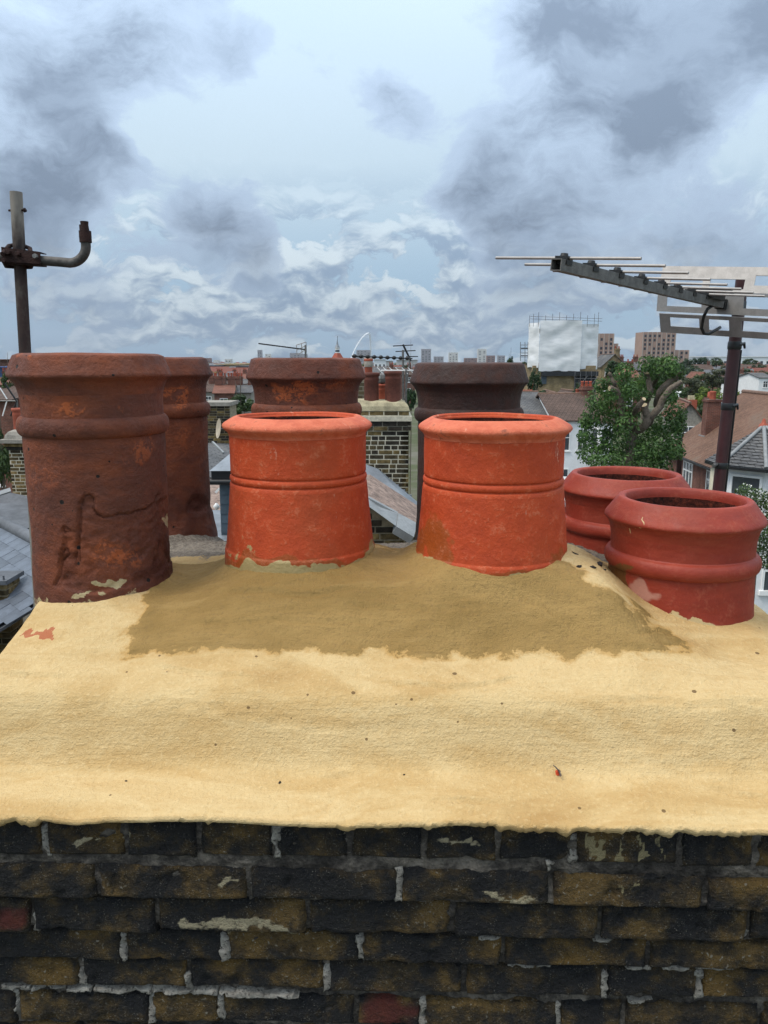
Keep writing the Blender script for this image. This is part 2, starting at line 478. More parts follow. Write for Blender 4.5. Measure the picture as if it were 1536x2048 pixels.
# grey mortar behind and between the bricks: one sheet that follows the stepped-out courses
def bed_v(h):
    for C in COURSES:
        _, hb = on_face(768, lerp_tab(C['bot'], 768), C['v'])
        if h > hb - .004: return C['v']
    return 1.072
mb = MB(); vs = []; fs = []; NU, NH = 190, 90
for j in range(NH + 1):
    h = -0.645 - 0.60 * j / NH
    for i in range(NU + 1):
        u = U0 + .004 + (U1 - U0 - .008) * i / NU
        p = Vector((u, 0, h)); v = bed_v(h) + (0.009 if h > -.745 else 0.011) + fbm(p, 30, 4) * .006 + (.06 if h > -.652 else 0) + fbm(p, 110, 2) * .002
        vs.append(cf(u, v, h))
for j in range(NH):
    for i in range(NU):
        a = j * (NU + 1) + i; fs.append((a, a + 1, a + NU + 2, a + NU + 1))
mb.add(vs, [f[::-1] for f in fs], True)
mb.build('mortar_bed', M_MORTAR_OLD, STACK)
# pale pieces of repointing that stand in the joints
def pointing(x0, y0, x1, y1, v, wpx, seed):
    (ua, ha), (ub, hb) = on_face(x0, y0, v), on_face(x1, y1, v)
    L = math.hypot(ub - ua, hb - ha); w = wpx * 1.0 / F_PX
    mb = lumpy_box(L, w, .03, seed, nx=max(6, int(L / .0035)), nz=5, rough=.004, bev=.0015, chip=.022, wobk=2.0, wf=4.5)
    o = link(bpy.data.objects.new('pointing', mb.mesh('pointing', M_POINT))); o.parent = STACK
    o.location = cf((ua + ub) / 2, v + .001, (ha + hb) / 2) - SO
    o.rotation_euler = (Matrix.Rotation(YAW, 3, 'Z') @ Matrix.Rotation(-math.atan2(hb - ha, ub - ua), 3, 'Y')).to_euler()
for k, a in enumerate([
    (87, 1655, 92, 1712, 1.016, 20), (553, 1655, 553, 1714, 1.016, 20), (1147, 1672, 1145, 1728, 1.016, 19), (699, 1665, 698, 1712, 1.022, 12), (392, 1655, 390, 1708, 1.022, 12),
    (798, 1735, 797, 1808, 1.018, 17), (497, 1740, 498, 1775, 1.024, 14), (70, 1830, 72, 1866, 1.034, 16), (1100, 1725, 1103, 1745, 1.016, 18),
    (246, 1872, 248, 1924, 1.048, 18), (450, 1874, 451, 1924, 1.048, 23), (720, 1874, 722, 1922, 1.050, 15), (162, 1922, 164, 1976, 1.061, 18),
    (374, 1952, 376, 1984, 1.061, 17), (653, 1936, 655, 1984, 1.061, 18), (1210, 1948, 1208, 1998, 1.061, 16), (1400, 1946, 1398, 1996, 1.061, 17),
    (35, 1986, 34, 2044, 1.073, 16), (301, 1995, 302, 2050, 1.073, 16), (441, 1996, 442, 2040, 1.073, 17), (847, 2002, 846, 2060, 1.073, 21), (1116, 2012, 1118, 2062, 1.073, 15),
    (0, 1975, 58, 1979, 1.066, 13), (62, 1980, 180, 1982, 1.066, 12), (184, 1983, 300, 1985, 1.066, 12), (304, 1986, 432, 1990, 1.066, 12), (436, 1991, 596, 1998, 1.066, 10),
    (1258, 2006, 1302, 2007, 1.070, 11), (1016, 1933, 1100, 1938, 1.056, 8), (1250, 1937, 1300, 1936, 1.056, 9), (1326, 1940, 1498, 1937, 1.056, 10), (1190, 1884, 1230, 1886, 1.043, 10), (960, 1878, 1000, 1879, 1.043, 8),
    (1495, 1866, 1490, 1880, 1.036, 18)]): pointing(*a, 900 + k)
# the other three sides of the stack, in plain coursed bricks
side_me = lumpy_box(.215, .055, .05, 5, nx=8, nz=3).mesh('brick', M_BRICK)
for r in range(12):
    h = -.695 - r * .064
    v = 1.05 + (.11 if r % 2 else 0) + (.05 if r > 3 else 0)
    while v < V_BACK - .05:
        for u, rz in ((U0, -90), (U1, 90)):
            inst('brick', side_me, STACK, cf(u + (.02 if rz < 0 else -.02) * (r > 3), v + .11, h) - SO, (0, 0, YAW + R(rz)))
        v += .226
    u = U0 + (.11 if r % 2 else .02)
    while u < U1 - .1:
        inst('brick', side_me, STACK, cf(u + .11, V_BACK - .03, h) - SO, (0, 0, YAW + R(180)))
        u += .226
mb = MB()
c8 = [(U0 + .03, 1.10), (U1 - .03, 1.10), (U1 - .03, V_BACK - .06), (U0 + .03, V_BACK - .06)]
mb.hexa([cf(a, b, -10.9) for a, b in c8] + [cf(a, b, -.66) for a, b in c8])
mb.build('stack_core', M_MORTAR_OLD, STACK)

# ------------------------------------------------------------------ mortar cap (flaunching)
EDGE = [(-200, 1648), (0, 1650), (72, 1655), (92, 1640), (104, 1634), (150, 1632), (200, 1634), (260, 1640), (380, 1644), (470, 1645), (540, 1645), (640, 1654), (690, 1662), (705, 1664), (730, 1656),
        (800, 1656), (860, 1655), (985, 1656), (1000, 1662), (1050, 1670), (1140, 1668), (1250, 1668), (1360, 1672), (1470, 1677), (1510, 1668), (1536, 1664), (1800, 1670)]
PROF = [(.99, -.642), (1.02, -.636), (1.06, -.631), (1.098, -.626), (1.108, -.615), (1.146, -.541), (1.158, -.527), (1.20, -.510), (1.25, -.492), (1.31, -.466), (1.37, -.444), (1.50, -.432), (1.80, -.430), (1.90, -.452), (2.05, -.492), (2.30, -.56)]
def prof_h(v):
    # smooth the table with a small triangular kernel
    return sum(w * lerp_tab(PROF, v + o) for o, w in ((-.014, .12), (-.007, .22), (0, .32), (.007, .22), (.014, .12)))
def mound(u, v):
    a = ss(-.46, -.27, u) * (1 - ss(.33, .475, u))
    b = ss(1.235, 1.385, v) * (1 - ss(1.55, 1.78, v))
    return a * b
def cap_h(u, v):
    h = prof_h(v)
    h -= .048 * ss(.36, .60, u) * ss(1.15, 1.35, v) + .045 * ss(.64, .78, u) * ss(1.1, 1.3, v)
    h -= .020 * ss(-.60, -.70, u) * ss(1.2, 1.35, v)
    h += (.060 - .018 * (1 - ss(-.02, .08, u))) * mound(u, v)
    p = Vector((u, v, 0))
    h += fbm(p, 5, 3) * .008 + fbm(Vector((u * .25, v, 2)), 20, 3) * .0014 + .0008 * (abs(fbm(Vector((u * .12, v, 9)), 38, 3)) - .2)
    h += fbm(p, 60, 3) * (.0010 + .004 * ss(1.58, 1.72, v))
    return h
STROKES = [[(1190, 1402), (1300, 1400), (1420, 1406), (1536, 1402)], [(1000, 1424), (1080, 1428), (1160, 1444)], [(860, 1428), (960, 1424)], [(1190, 1484), (1360, 1492), (1536, 1500)], [(1240, 1520), (1400, 1524), (1536, 1518)],
           [(500, 1432), (600, 1442), (768, 1448)], [(600, 1448), (768, 1456), (860, 1470)], [(0, 1344), (70, 1350), (140, 1356)], [(300, 1400), (420, 1412), (540, 1434)], [(0, 1520), (90, 1516)], [(860, 1600), (1000, 1606)], [(1410, 1570), (1470, 1586), (1536, 1594)],
           [(640, 1548), (720, 1546)], [(300, 1330), (420, 1350), (500, 1352)], [(760, 1360), (900, 1372), (1040, 1360)], [(380, 1250), (560, 1240), (760, 1250)], [(700, 1210), (860, 1220), (1000, 1205)], [(1000, 1180), (1080, 1210), (1160, 1260)], [(440, 1180), (600, 1190), (720, 1180)], [(1240, 1288), (1310, 1300)], [(1260, 1262), (1340, 1264)]]
PATCH = [(236, 1304), (262, 1262), (300, 1200), (330, 1150), (352, 1118), (450, 1098), (620, 1085), (800, 1090), (1000, 1085), (1128, 1112), (1152, 1142), (1205, 1180), (1262, 1212), (1292, 1236), (1300, 1262), (1345, 1275), (1378, 1296),
         (1300, 1306), (1200, 1302), (1080, 1305), (980, 1318), (860, 1306), (760, 1310), (640, 1300), (420, 1298), (300, 1302)]
def poly_sd(poly, x, y):
    best = 1e9; ins = False; n = len(poly)
    for i in range(n):
        (x0, y0), (x1, y1) = poly[i], poly[(i + 1) % n]
        ex, ey = x1 - x0, y1 - y0; t = max(0, min(1, ((x - x0) * ex + (y - y0) * ey) / (ex * ex + ey * ey)))
        best = min(best, math.hypot(x - x0 - ex * t, y - y0 - ey * t))
        if (y0 > y) != (y1 > y) and x < (x1 - x0) * (y - y0) / (y1 - y0) + x0: ins = not ins
    return best if ins else -best
CAP_POTS = []                                    # filled below: (u, v, r) of pots for the mortar drawn up round them
def m_cap(t):
    at = t.new('ShaderNodeAttribute'); at.attribute_name = 'marks'
    fresh, old, red = t.sep(at.outputs['Vector'])
    st = t.scale(t.co, (.11, 1, 1))
    n1 = t.noise(t.scale(t.co, (.55, 1.3, 1.3)), 5.5, 6, .62, .6); n2 = t.noise(st, 34, 6, .62, .4); n3 = t.noise(t.co, 150, 5, .65); n4 = t.noise(st, 130, 4, .65)
    dry = t.ramp(n1, [(.28, (.41, .255, .100)), (.42, (.50, .340, .150)), (.54, (.58, .428, .216)), (.66, (.52, .355, .160)), (.78, (.45, .285, .112))])
    dry = t.mix(t.m('MULTIPLY', t.mapr(n2, .50, .70), .28), dry, (.47, .30, .12))
    dry = t.mix(t.m('MULTIPLY', t.mapr(n3, .52, .70), .26), dry, (.76, .60, .34))
    dry = t.mix(t.m('MULTIPLY', t.mapr(n3, .46, .34), .28), dry, (.42, .26, .095))
    spk = t.voro(t.co, 42); sel = t.voro(t.co, 42, out='Color')
    sx, _, _ = t.sep(sel)
    dry = t.mix(t.m('MULTIPLY', t.m('LESS_THAN', spk, t.m('MULTIPLY', t.m('SUBTRACT', sx, .80), .9)), .85), dry, (.12, .07, .03))
    wet = t.mix(t.mapr(n1, .35, .65), (.235, .145, .043), (.325, .207, .070))
    wet = t.mix(t.m('MULTIPLY', t.mapr(n3, .48, .34), .5), wet, (.20, .125, .045))
    wet = t.mix(t.m('MULTIPLY', t.mapr(n4, .56, .70), .38), wet, (.19, .115, .04))
    wet = t.mix(t.m('MULTIPLY', t.mapr(n2, .55, .72), .4), wet, (.39, .26, .10))
    k = t.m('ADD', fresh, t.m('MULTIPLY', t.m('SUBTRACT', t.m('ADD', t.m('MULTIPLY', n3, .65), t.m('MULTIPLY', n2, .35)), .5), 1.5))
    fm = t.mapr(k, -.04, .08)
    rim = t.m('MULTIPLY', t.mapr(k, -.40, -.02), .62)
    c = t.mix(rim, dry, (.40, .225, .060))
    c = t.mix(fm, c, wet)
    oldc = t.ramp(t.m('ADD', t.m('MULTIPLY', n3, .6), t.m('MULTIPLY', n1, .4)), [(.34, (.035, .03, .027)), (.47, (.14, .12, .10)), (.62, (.27, .235, .19)), (.75, (.36, .31, .24))])
    c = t.mix(t.mapr(t.m('ADD', old, t.m('MULTIPLY', t.m('SUBTRACT', n3, .5), .8)), .4, .6), c, oldc)
    c = t.mix(t.m('MULTIPLY', t.mapr(t.m('MULTIPLY', red, t.m('ADD', n3, n2)), .45, .6), .8), c, (.36, .075, .035))
    setc(t, c, t.m('SUBTRACT', .92, t.m('MULTIPLY', fm, .22)), None, .25)
    grain = t.noise(t.co, 330, 3, .6)
    hgt = t.m('ADD', t.m('ADD', t.m('MULTIPLY', n2, .45), t.m('MULTIPLY', n4, .50)), t.m('ADD', t.m('MULTIPLY', n3, .75), t.m('MULTIPLY', grain, .50)))
    bump(t, hgt, .75, .0058)
M_CAP = material('yellow mortar cap', m_cap)
REDM = [(58, 1271, 22, 8, -15), (82, 1268, 16, 10, 30), (97, 1266, 12, 8, -60)]
DARKM = []
def build_cap():
    us = [U0 - .035 + (U1 - U0 + .07) * i / 400 for i in range(401)]
    vsr = []
    v = .992
    while v < 1.62: vsr.append(v); v += .0040
    while v < V_BACK + .03: vsr.append(v); v += .012
    rows = []; marks = []
    def under(u, k):
        x, _ = proj(cf(u, .995, -.65)); ye = lerp_tab(EDGE, x)
        _, he = on_face(x, ye, .992)
        he += fbm((u, 1, 1), 42, 5) * .010 + fbm((u, 7, 1), 160, 2) * .003 - .010 * max(0, fbm((u, 3, 3), 30, 2) - .25)
        ht = cap_h(u, .992)
        he = min(he, ht - .012)
        return [(1.045, he + .004), (1.016, he + .002), (1.000, he - .001), (.990, he + .004), (.987, he + .012 if he + .012 < ht else (he + ht) / 2), (.988, max(he + .014, ht - .004))][k]
    for k in range(6):
        rows.append([cf(u, *under(u, k)) for u in us]); marks.append([(-1, 0, 0)] * len(us))
    for v in vsr:
        row = []; mr = []
        for u in us:
            h = cap_h(u, v)
            eu = max(0, (U0 + .01) - u, u - (U1 - .01)) / .045
            h -= .13 * eu ** 2
            for (pu, pv, pr, lift) in CAP_POTS:
                d = math.hypot(u - pu, v - pv) - pr
                if -.03 < d < .045: h += lift * (1 - ss(-.004, .045, d)) ** 2
            w = cf(u, v, h); px, py = proj(w)
            sdp = poly_sd(PATCH, px + fbm((u, v, 3), 9, 3) * 34, py + fbm((u, v, 7), 12, 4) * 22) + fbm((u * .5, v, 4), 60, 3) * 12 if v < 1.62 else -80
            if v > 1.60: sdp = -80
            f = max(-1, min(1, sdp / 26.0))
            if v < 1.42:
                wy = py + fbm((u, v, 6), 14, 2) * 7
                for sk in STROKES:
                    if sk[0][0] - 8 < px < sk[-1][0] + 8 and min(q_[1] for q_ in sk) - 9 < wy < max(q_[1] for q_ in sk) + 9:
                        ds = wy - lerp_tab(sk, px); taper = min(1, (px - sk[0][0] + 8) / 40, (sk[-1][0] + 8 - px) / 40)
                        w.z += (.0036 * ss(6, 0, abs(ds + 3)) - .0058 * ss(5, 0, abs(ds - 2))) * max(0, taper)
            if f > -.2: w.z += .0035 * ss(-.2, .5, f) + .0025 * fbm((u * .5, v, 5), 45, 3)
            ol = ss(1.60, 1.70, v + .05 * fbm((u, v, 0), 8, 3)) * (1 - .75 * ss(.36, .42, u) * (1 - ss(1.64, 1.70, v)))
            rd = max(ell(px + fbm((u, v, 1), 30, 3) * 16, py + fbm((u, v, 2), 45, 3) * 13, *e) for e in REDM)
            row.append(w); mr.append((f, ol, rd))
        rows.append(row); marks.append(mr)
    # down the back and in
    rows.append([cf(u, V_BACK + .035, cap_h(u, V_BACK) - .10) for u in us]); marks.append([(-1, 1, 0)] * len(us))
    rows.append([cf(u, V_BACK - .05, cap_h(u, V_BACK) - .11) for u in us]); marks.append([(-1, 1, 0)] * len(us))
    n = len(us); mb = MB(); flat = [p for r in rows for p in r]
    fs = [(j * n + i, j * n + i + 1, (j + 1) * n + i + 1, (j + 1) * n + i) for j in range(len(rows) - 1) for i in range(n - 1)]
    # skirts down both ends
    mb.add(flat, fs, True)
    b = len(mb.v)
    for side in (0, n - 1):
        base = len(mb.v)
        sk = [Vector(r[side]) + Vector((.004 if side == 0 else -.004, 0, -.10)) for r in rows[3:]]
        mb.v.extend(tuple(p) for p in sk)
        for j in range(len(sk) - 1):
            a0, a1 = (j + 3) * n + side, (j + 4) * n + side
            f = (a0, a1, base + j + 1, base + j)
            mb.f.append(f if side == 0 else f[::-1]); mb.mi.append(0); mb.sm.append(True)
    o = mb.build('mortar_cap', M_CAP, STACK)
    o['label'] = 'thick yellow mortar cap with a darker freshly trowelled patch'
    at = o.data.attributes.new('marks', 'FLOAT_VECTOR', 'POINT')
    buf = [q for r in marks for m in r for q in m]
    buf += [0.0] * (3 * len(o.data.vertices) - len(buf))
    for i in range(len(flat), len(o.data.vertices)): buf[3 * i] = -1
    at.data.foreach_set('vector', buf)

# ------------------------------------------------------------------ chimney pots
def m_pot_old(t):
    at = t.new('ShaderNodeAttribute'); at.attribute_name = 'marks'
    sm, wt, wn = t.sep(at.outputs['Vector'])
    r = rand(t); co = t.v('ADD', t.co, t.v('SCALE', (3.1, 1.7, 2.3), scale=r))
    n1 = t.noise(co, 6, 6, .6); n2 = t.noise(co, 32, 6, .65); n3 = t.noise(co, 140, 5, .65); st = t.noise(t.scale(co, (1, 1, 3.0)), 24, 5, .6)
    base = t.ramp(t.m('ADD', t.m('MULTIPLY', n1, .7), t.m('MULTIPLY', st, .3)), [(.30, (.075, .026, .017)), (.46, (.110, .034, .020)), (.58, (.170, .047, .021)), (.74, (.26, .068, .024))])
    base = t.mix(t.m('MULTIPLY', t.mapr(wt, 0, 1), .8), base, (.055, .012, .006))
    orange = t.m('MULTIPLY', t.mapr(t.m('ADD', t.m('MULTIPLY', n2, .55), t.m('MULTIPLY', n3, .55)), .50, .60), t.mapr(t.m('ADD', wn, t.m('MULTIPLY', t.m('SUBTRACT', n1, .5), .55)), .25, .75))
    c = t.mix(t.m('MULTIPLY', orange, .70), base, (.46, .115, .034))
    pit = t.voro(t.co, 46); px, _, _ = t.sep(t.voro(t.co, 46, out='Color'))
    pm = t.m('LESS_THAN', pit, t.m('MULTIPLY', t.m('SUBTRACT', px, .80), 1.0))
    c = t.mix(pm, c, (.008, .005, .004))
    c = t.mix(t.mapr(t.m('MULTIPLY', sm, t.m('ADD', t.m('MULTIPLY', n2, .8), n3)), .56, .68), c, t.mix(n3, (.30, .23, .12), (.50, .41, .24)))
    c = t.mix(t.m('MULTIPLY', t.mapr(n3, .71, .76), .55), c, (.35, .26, .20))
    setc(t, c, t.mapr(n2, .3, .7, .62, .88), None, .35)
    h = t.m('ADD', t.m('ADD', n2, t.m('MULTIPLY', n3, .5)), t.m('MULTIPLY', pm, -1.5))
    bump(t, h, .7, .008)
M_POT_OLD = material('weathered brown fireclay', m_pot_old)
def m_pot_char(t):
    co = t.co; n1 = t.noise(co, 7, 6, .6); n2 = t.noise(co, 34, 6, .65); n3 = t.noise(co, 140, 5, .65)
    c = t.ramp(t.m('ADD', t.m('MULTIPLY', n1, .6), t.m('MULTIPLY', n2, .4)), [(.32, (.026, .014, .012)), (.50, (.043, .021, .017)), (.66, (.075, .030, .021))])
    c = t.mix(t.m('MULTIPLY', t.mapr(n3, .64, .70), .5), c, (.13, .08, .06))
    setc(t, c, t.mapr(n2, .3, .7, .6, .85), None, .35); bump(t, t.m('ADD', n2, t.m('MULTIPLY', n3, .5)), .6, .006)
M_POT_CHAR = material('sooty charcoal fireclay', m_pot_char)
def m_pot_new(t):
    at = t.new('ShaderNodeAttribute'); at.attribute_name = 'marks'
    sm, wt, wn = t.sep(at.outputs['Vector'])
    r = rand(t); co = t.v('ADD', t.co, t.v('SCALE', (3.1, 1.7, 2.3), scale=r))
    n1 = t.noise(co, 7, 5, .6); n2 = t.noise(co, 36, 6, .65); n3 = t.noise(co, 150, 5, .65)
    c = t.ramp(t.m('ADD', t.m('MULTIPLY', n1, .6), t.m('MULTIPLY', n2, .4)), [(.30, (.33, .040, .010)), (.46, (.43, .055, .013)), (.58, (.48, .066, .016)), (.72, (.58, .110, .036))])
    drip = t.noise(t.scale(co, (1, 1, .22)), 48, 5, .6)
    c = t.mix(t.m('MULTIPLY', t.m('MULTIPLY', t.mapr(drip, .64, .72), t.mapr(n3, .42, .6)), .55), c, (.72, .50, .36))
    c = t.mix(t.m('MULTIPLY', t.mapr(n1, .50, .68), .40), c, (.25, .048, .014))
    c = t.mix(t.m('MULTIPLY', t.mapr(wt, .35, .65), .85), c, t.mix(n1, (.24, .050, .010), (.33, .080, .012)))
    bl = t.m('MULTIPLY', t.mapr(t.m('ADD', t.m('MULTIPLY', n2, .6), t.m('MULTIPLY', n3, .5)), .57, .72), .35)
    c = t.mix(bl, c, (.62, .23, .13))
    c = t.mix(t.m('MULTIPLY', wn, t.mapr(n2, .3, .6, .35, .8)), c, (.64, .19, .105))
    c = t.mix(t.m('MULTIPLY', wn, t.m('MULTIPLY', t.mapr(n2, .58, .70), .8)), c, (.13, .05, .035))
    pit = t.voro(t.co, 60); px, _, _ = t.sep(t.voro(t.co, 60, out='Color'))
    pm = t.m('LESS_THAN', pit, t.m('MULTIPLY', t.m('SUBTRACT', px, .86), .8))
    c = t.mix(pm, c, (.10, .03, .015))
    c = t.mix(t.mapr(t.m('MULTIPLY', sm, t.m('ADD', n2, t.m('MULTIPLY', n3, .6))), .40, .50), c, (.36, .27, .12))
    setc(t, c, t.m('SUBTRACT', t.mapr(n2, .3, .7, .60, .80), t.m('MULTIPLY', wt, .25)), None, .35)
    bump(t, t.m('ADD', n2, t.m('MULTIPLY', n3, .8)), .5, .0045)
M_POT_NEW = material('new terracotta', m_pot_new)
def m_pot_red(t):
    at = t.new('ShaderNodeAttribute'); at.attribute_name = 'marks'
    sm, wt, wn = t.sep(at.outputs['Vector'])
    r = rand(t); co = t.v('ADD', t.co, t.v('SCALE', (3.1, 1.7, 2.3), scale=r))
    n1 = t.noise(co, 7, 5, .6); n2 = t.noise(co, 30, 5, .6); n3 = t.noise(co, 150, 5, .65); st = t.noise(t.scale(co, (1, 1, 5)), 16, 4, .6)
    c = t.ramp(t.m('ADD', t.m('MULTIPLY', n1, .55), t.m('MULTIPLY', st, .45)), [(.32, (.20, .022, .011)), (.50, (.26, .030, .014)), (.68, (.33, .048, .022))])
    c = t.mix(t.m('MULTIPLY', t.mapr(t.m('ADD', t.m('MULTIPLY', n2, .5), t.m('MULTIPLY', n3, .5)), .50, .66), .30), c, (.42, .13, .075))
    c = t.mix(t.m('MULTIPLY', t.mapr(n1, .50, .66), .35), c, (.16, .026, .014))
    c = t.mix(t.m('MULTIPLY', t.mapr(wt, .40, .60), .92), c, t.mix(n1, (.105, .045, .013), (.165, .075, .02)))
    c = t.mix(t.m('MULTIPLY', t.mapr(t.m('MULTIPLY', wn, t.m('ADD', n1, n2)), .3, .9), .6), c, (.52, .30, .23))
    c = t.mix(t.mapr(t.m('MULTIPLY', sm, t.m('ADD', n2, t.m('MULTIPLY', n3, .6))), .40, .50), c, (.55, .42, .22))
    c = t.mix(t.m('MULTIPLY', t.mapr(n3, .70, .75), .5), c, (.06, .02, .015))
    setc(t, c, t.m('SUBTRACT', t.mapr(n2, .3, .7, .52, .68), t.m('MULTIPLY', wt, .18)), None, .4)
    bump(t, t.m('ADD', n2, t.m('MULTIPLY', n3, .6)), .35, .004)
M_POT_RED = material('smooth red terracotta', m_pot_red)
def m_soot(t):
    n = t.noise(t.co, 40, 6, .7); n3 = t.noise(t.co, 160, 4, .6)
    c = t.ramp(t.m('ADD', t.m('MULTIPLY', n, .6), t.m('MULTIPLY', n3, .4)), [(.36, (.012, .005, .004)), (.50, (.050, .012, .008)), (.66, (.13, .030, .016))])
    setc(t, c, .95, None, .2); bump(t, n, .8, .006)
M_SOOT = material('sooty clay lining', m_soot)

def arc(cx, cz, rx, rz, a0, a1, n=8):
    return [(cx + rx * math.cos(R(a0 + (a1 - a0) * i / n)), cz + rz * math.sin(R(a0 + (a1 - a0) * i / n))) for i in range(n + 1)]
def crisp(prof, e=.0008):
    out = [prof[0]]
    for a, b, c in zip(prof, prof[1:], prof[2:]):
        a_, b_, c_ = Vector(a), Vector(b), Vector(c)
        if (b_ - a_).length > 3 * e and (c_ - b_).length > 3 * e and (b_ - a_).angle(c_ - b_, 0) > R(14):
            out += [tuple(b_ - (b_ - a_).normalized() * e), tuple(b_ + (c_ - b_).normalized() * e)]
        else: out.append(b)
    return out + [prof[-1]]
def refine(prof, step):
    prof = crisp(prof)
    out = [prof[0]]
    for (r0, z0), (r1, z1) in zip(prof, prof[1:]):
        n = max(1, int(math.hypot(r1 - r0, z1 - z0) / step))
        for k in range(1, n + 1): out.append((r0 + (r1 - r0) * k / n, z0 + (z1 - z0) * k / n))
    return out
RS = [1.0]
def clay(name, prof, mat, parent, base, seg, step, seed, amp=.0012, marks=None, disp=None, closed=False):
    """lathe a clay part about `base` (world) and roughen it; marks(px,py)->(smear,wet,worn); disp(px,py,r,z)->inward dent in metres"""
    pr = refine([(r * RS[0], z) for r, z in prof], step); base = Vector(base); vs = []; mk_ = []
    o = Vector((seed * 1.7, seed * .9, 0)); np = len(pr)
    for i, (r, z) in enumerate(pr):
        for k in range(seg):
            a = 2 * math.pi * k / seg; d = Vector((math.cos(a), math.sin(a), 0))
            p = d * r + Vector((0, 0, z)); q = p + o
            rr = r + fbm(q, 6, 2) * amp * 1.6 + fbm(q, 45, 3) * amp * .55
            zz = z + fbm(q + Vector((3, 3, 3)), 9, 2) * amp
            w = base + d * rr + Vector((0, 0, zz))
            px, py = proj(w); front = d.dot(Vector((-base.x, -base.y, 0)).normalized()) > -.15
            if disp and front: w -= d * disp(px, py, w)
            vs.append(w)
            if marks and front:
                mk_ += marks(px + fbm(q, 14, 4) * 34, py + fbm(q + Vector((8, 1, 4)), 17, 4) * 22, w)
            else: mk_ += (0, 0, 0)
    fs = []
    for i in range(np - 1):
        for k in range(seg):
            k2 = (k + 1) % seg; fs.append((i * seg + k, i * seg + k2, (i + 1) * seg + k2, (i + 1) * seg + k))
    if closed:
        i = np - 1
        for k in range(seg):
            k2 = (k + 1) % seg; fs.append((i * seg + k, i * seg + k2, k2, k))
    mb = MB().add(vs, fs, True)
    ob = mb.build(name, mat, parent)
    at = ob.data.attributes.new('marks', 'FLOAT_VECTOR', 'POINT'); at.data.foreach_set('vector', mk_)
    return ob
def seg_d(x, y, line):
    b = 1e9
    for (x0, y0), (x1, y1) in zip(line, line[1:]):
        ex, ey = x1 - x0, y1 - y0; t = max(0, min(1, ((x - x0) * ex + (y - y0) * ey) / (ex * ex + ey * ey + 1e-9)))
        b = min(b, math.hypot(x - x0 - ex * t, y - y0 - ey * t))
    return b
def lining(parent, base, r, zt, zb):
    mb = MB(); r *= RS[0]
    mb.lathe([(r, zt), (r - .004, zt - .08), (r - .002, zb)], 64, base)
    mb.add([Vector(base) + Vector((r * math.cos(2 * math.pi * k / 32), r * math.sin(2 * math.pi * k / 32), zb)) for k in range(32)], [tuple(range(32))])
    return mb

def old_pot(label, X, Y, top, base_h, seg, step, seed, lip=.040, marks=None, disp=None, flare=.0, tilt=None, mat=None):
    mat = mat or M_POT_OLD
    t = thing('chimney_pot', label, 'chimney pot', (X, Y, CAM_H + base_h), group='chimney pots on the front stack')
    z0 = top - base_h                                     # rim height above the base
    b = (X, Y, CAM_H + base_h); ex = lip - .040
    L = -.040 - ex
    rim = [(.116, z0 - .10), (.117, z0 - .012)] + arc(.128, z0 - .006, .011, .006, 180, 60, 5) + [(.1425, z0 - .004), (.1572, z0 + L + .002), (.1565, z0 + L - .002), (.1475, z0 + L - .010), (.141, z0 + L - .022), (.1385, z0 + L - .034)]
    clay('rim', rim, mat, t, b, seg, step, seed, marks=marks)
    clay('neck', [(.1385, z0 + L - .034), (.1368, z0 + L - .05), (.1365, z0 - .118)], mat, t, b, seg, step, seed, marks=marks)
    clay('ring', [(.1365, z0 - .1135)] + arc(.1355, z0 - .133, .0115, .0185, 90, -90, 10) + [(.1365, z0 - .1525)], mat, t, b, seg, step, seed, marks=marks)
    body = [(.137, z0 - .151), (.1375, z0 - .17), (.136, z0 * .5), (.1365, .08), (.138 + flare * .4, .045), (.1385 + flare, .0), (.139 + flare, -.06)]
    clay('body', body, mat, t, b, seg, step, seed, marks=marks, disp=disp)
    lining(t, b, .117, z0 - .09, z0 - .30).build('flue_lining', M_SOOT, t)
    return t
CRACK = [[(158, 1120), (156, 1080), (158, 1040), (162, 1005), (170, 992), (180, 990), (187, 997), (189, 1010), (187, 1018), (196, 1030), (207, 1036), (224, 1033), (238, 1027), (256, 1028), (276, 1022), (296, 1017), (310, 1006), (317, 990)],
         [(160, 1005), (163, 1040), (156, 1060), (152, 1100), (150, 1130)], [(130, 1066), (126, 1060), (131, 1056), (140, 1061)], [(121, 1112), (123, 1100), (131, 1098), (136, 1110), (122, 1125), (118, 1148), (108, 1170)]]
SPALL = [(108, 1175), (120, 1120), (124, 1062), (150, 1060), (158, 1040), (161, 1005), (172, 992), (186, 996), (188, 1016), (208, 1036), (260, 1027), (300, 1014), (335, 990), (360, 1110), (300, 1165), (180, 1190)]
def fl_disp(px, py, w):
    if py < 960: return 0
    wob = fbm(w, 30, 3) * 5
    s = poly_sd(SPALL, px + wob, py + wob * .5)
    d = .0032 * ss(-1, 4, s) * (.6 + .8 * abs(fbm(w, 14, 2)))
    if s > 0: d += .004 * max(0, fbm(w, 38, 4)) + .0015 * fbm(w, 90, 2)
    c = min(seg_d(px + wob * .5, py + wob * .4, l) for l in CRACK)
    d += .0055 * ss(3.2, .4, c)
    if s > 0 and px > 100 and px < 150: d += .004 * max(0, fbm(w, 55, 3))
    return d
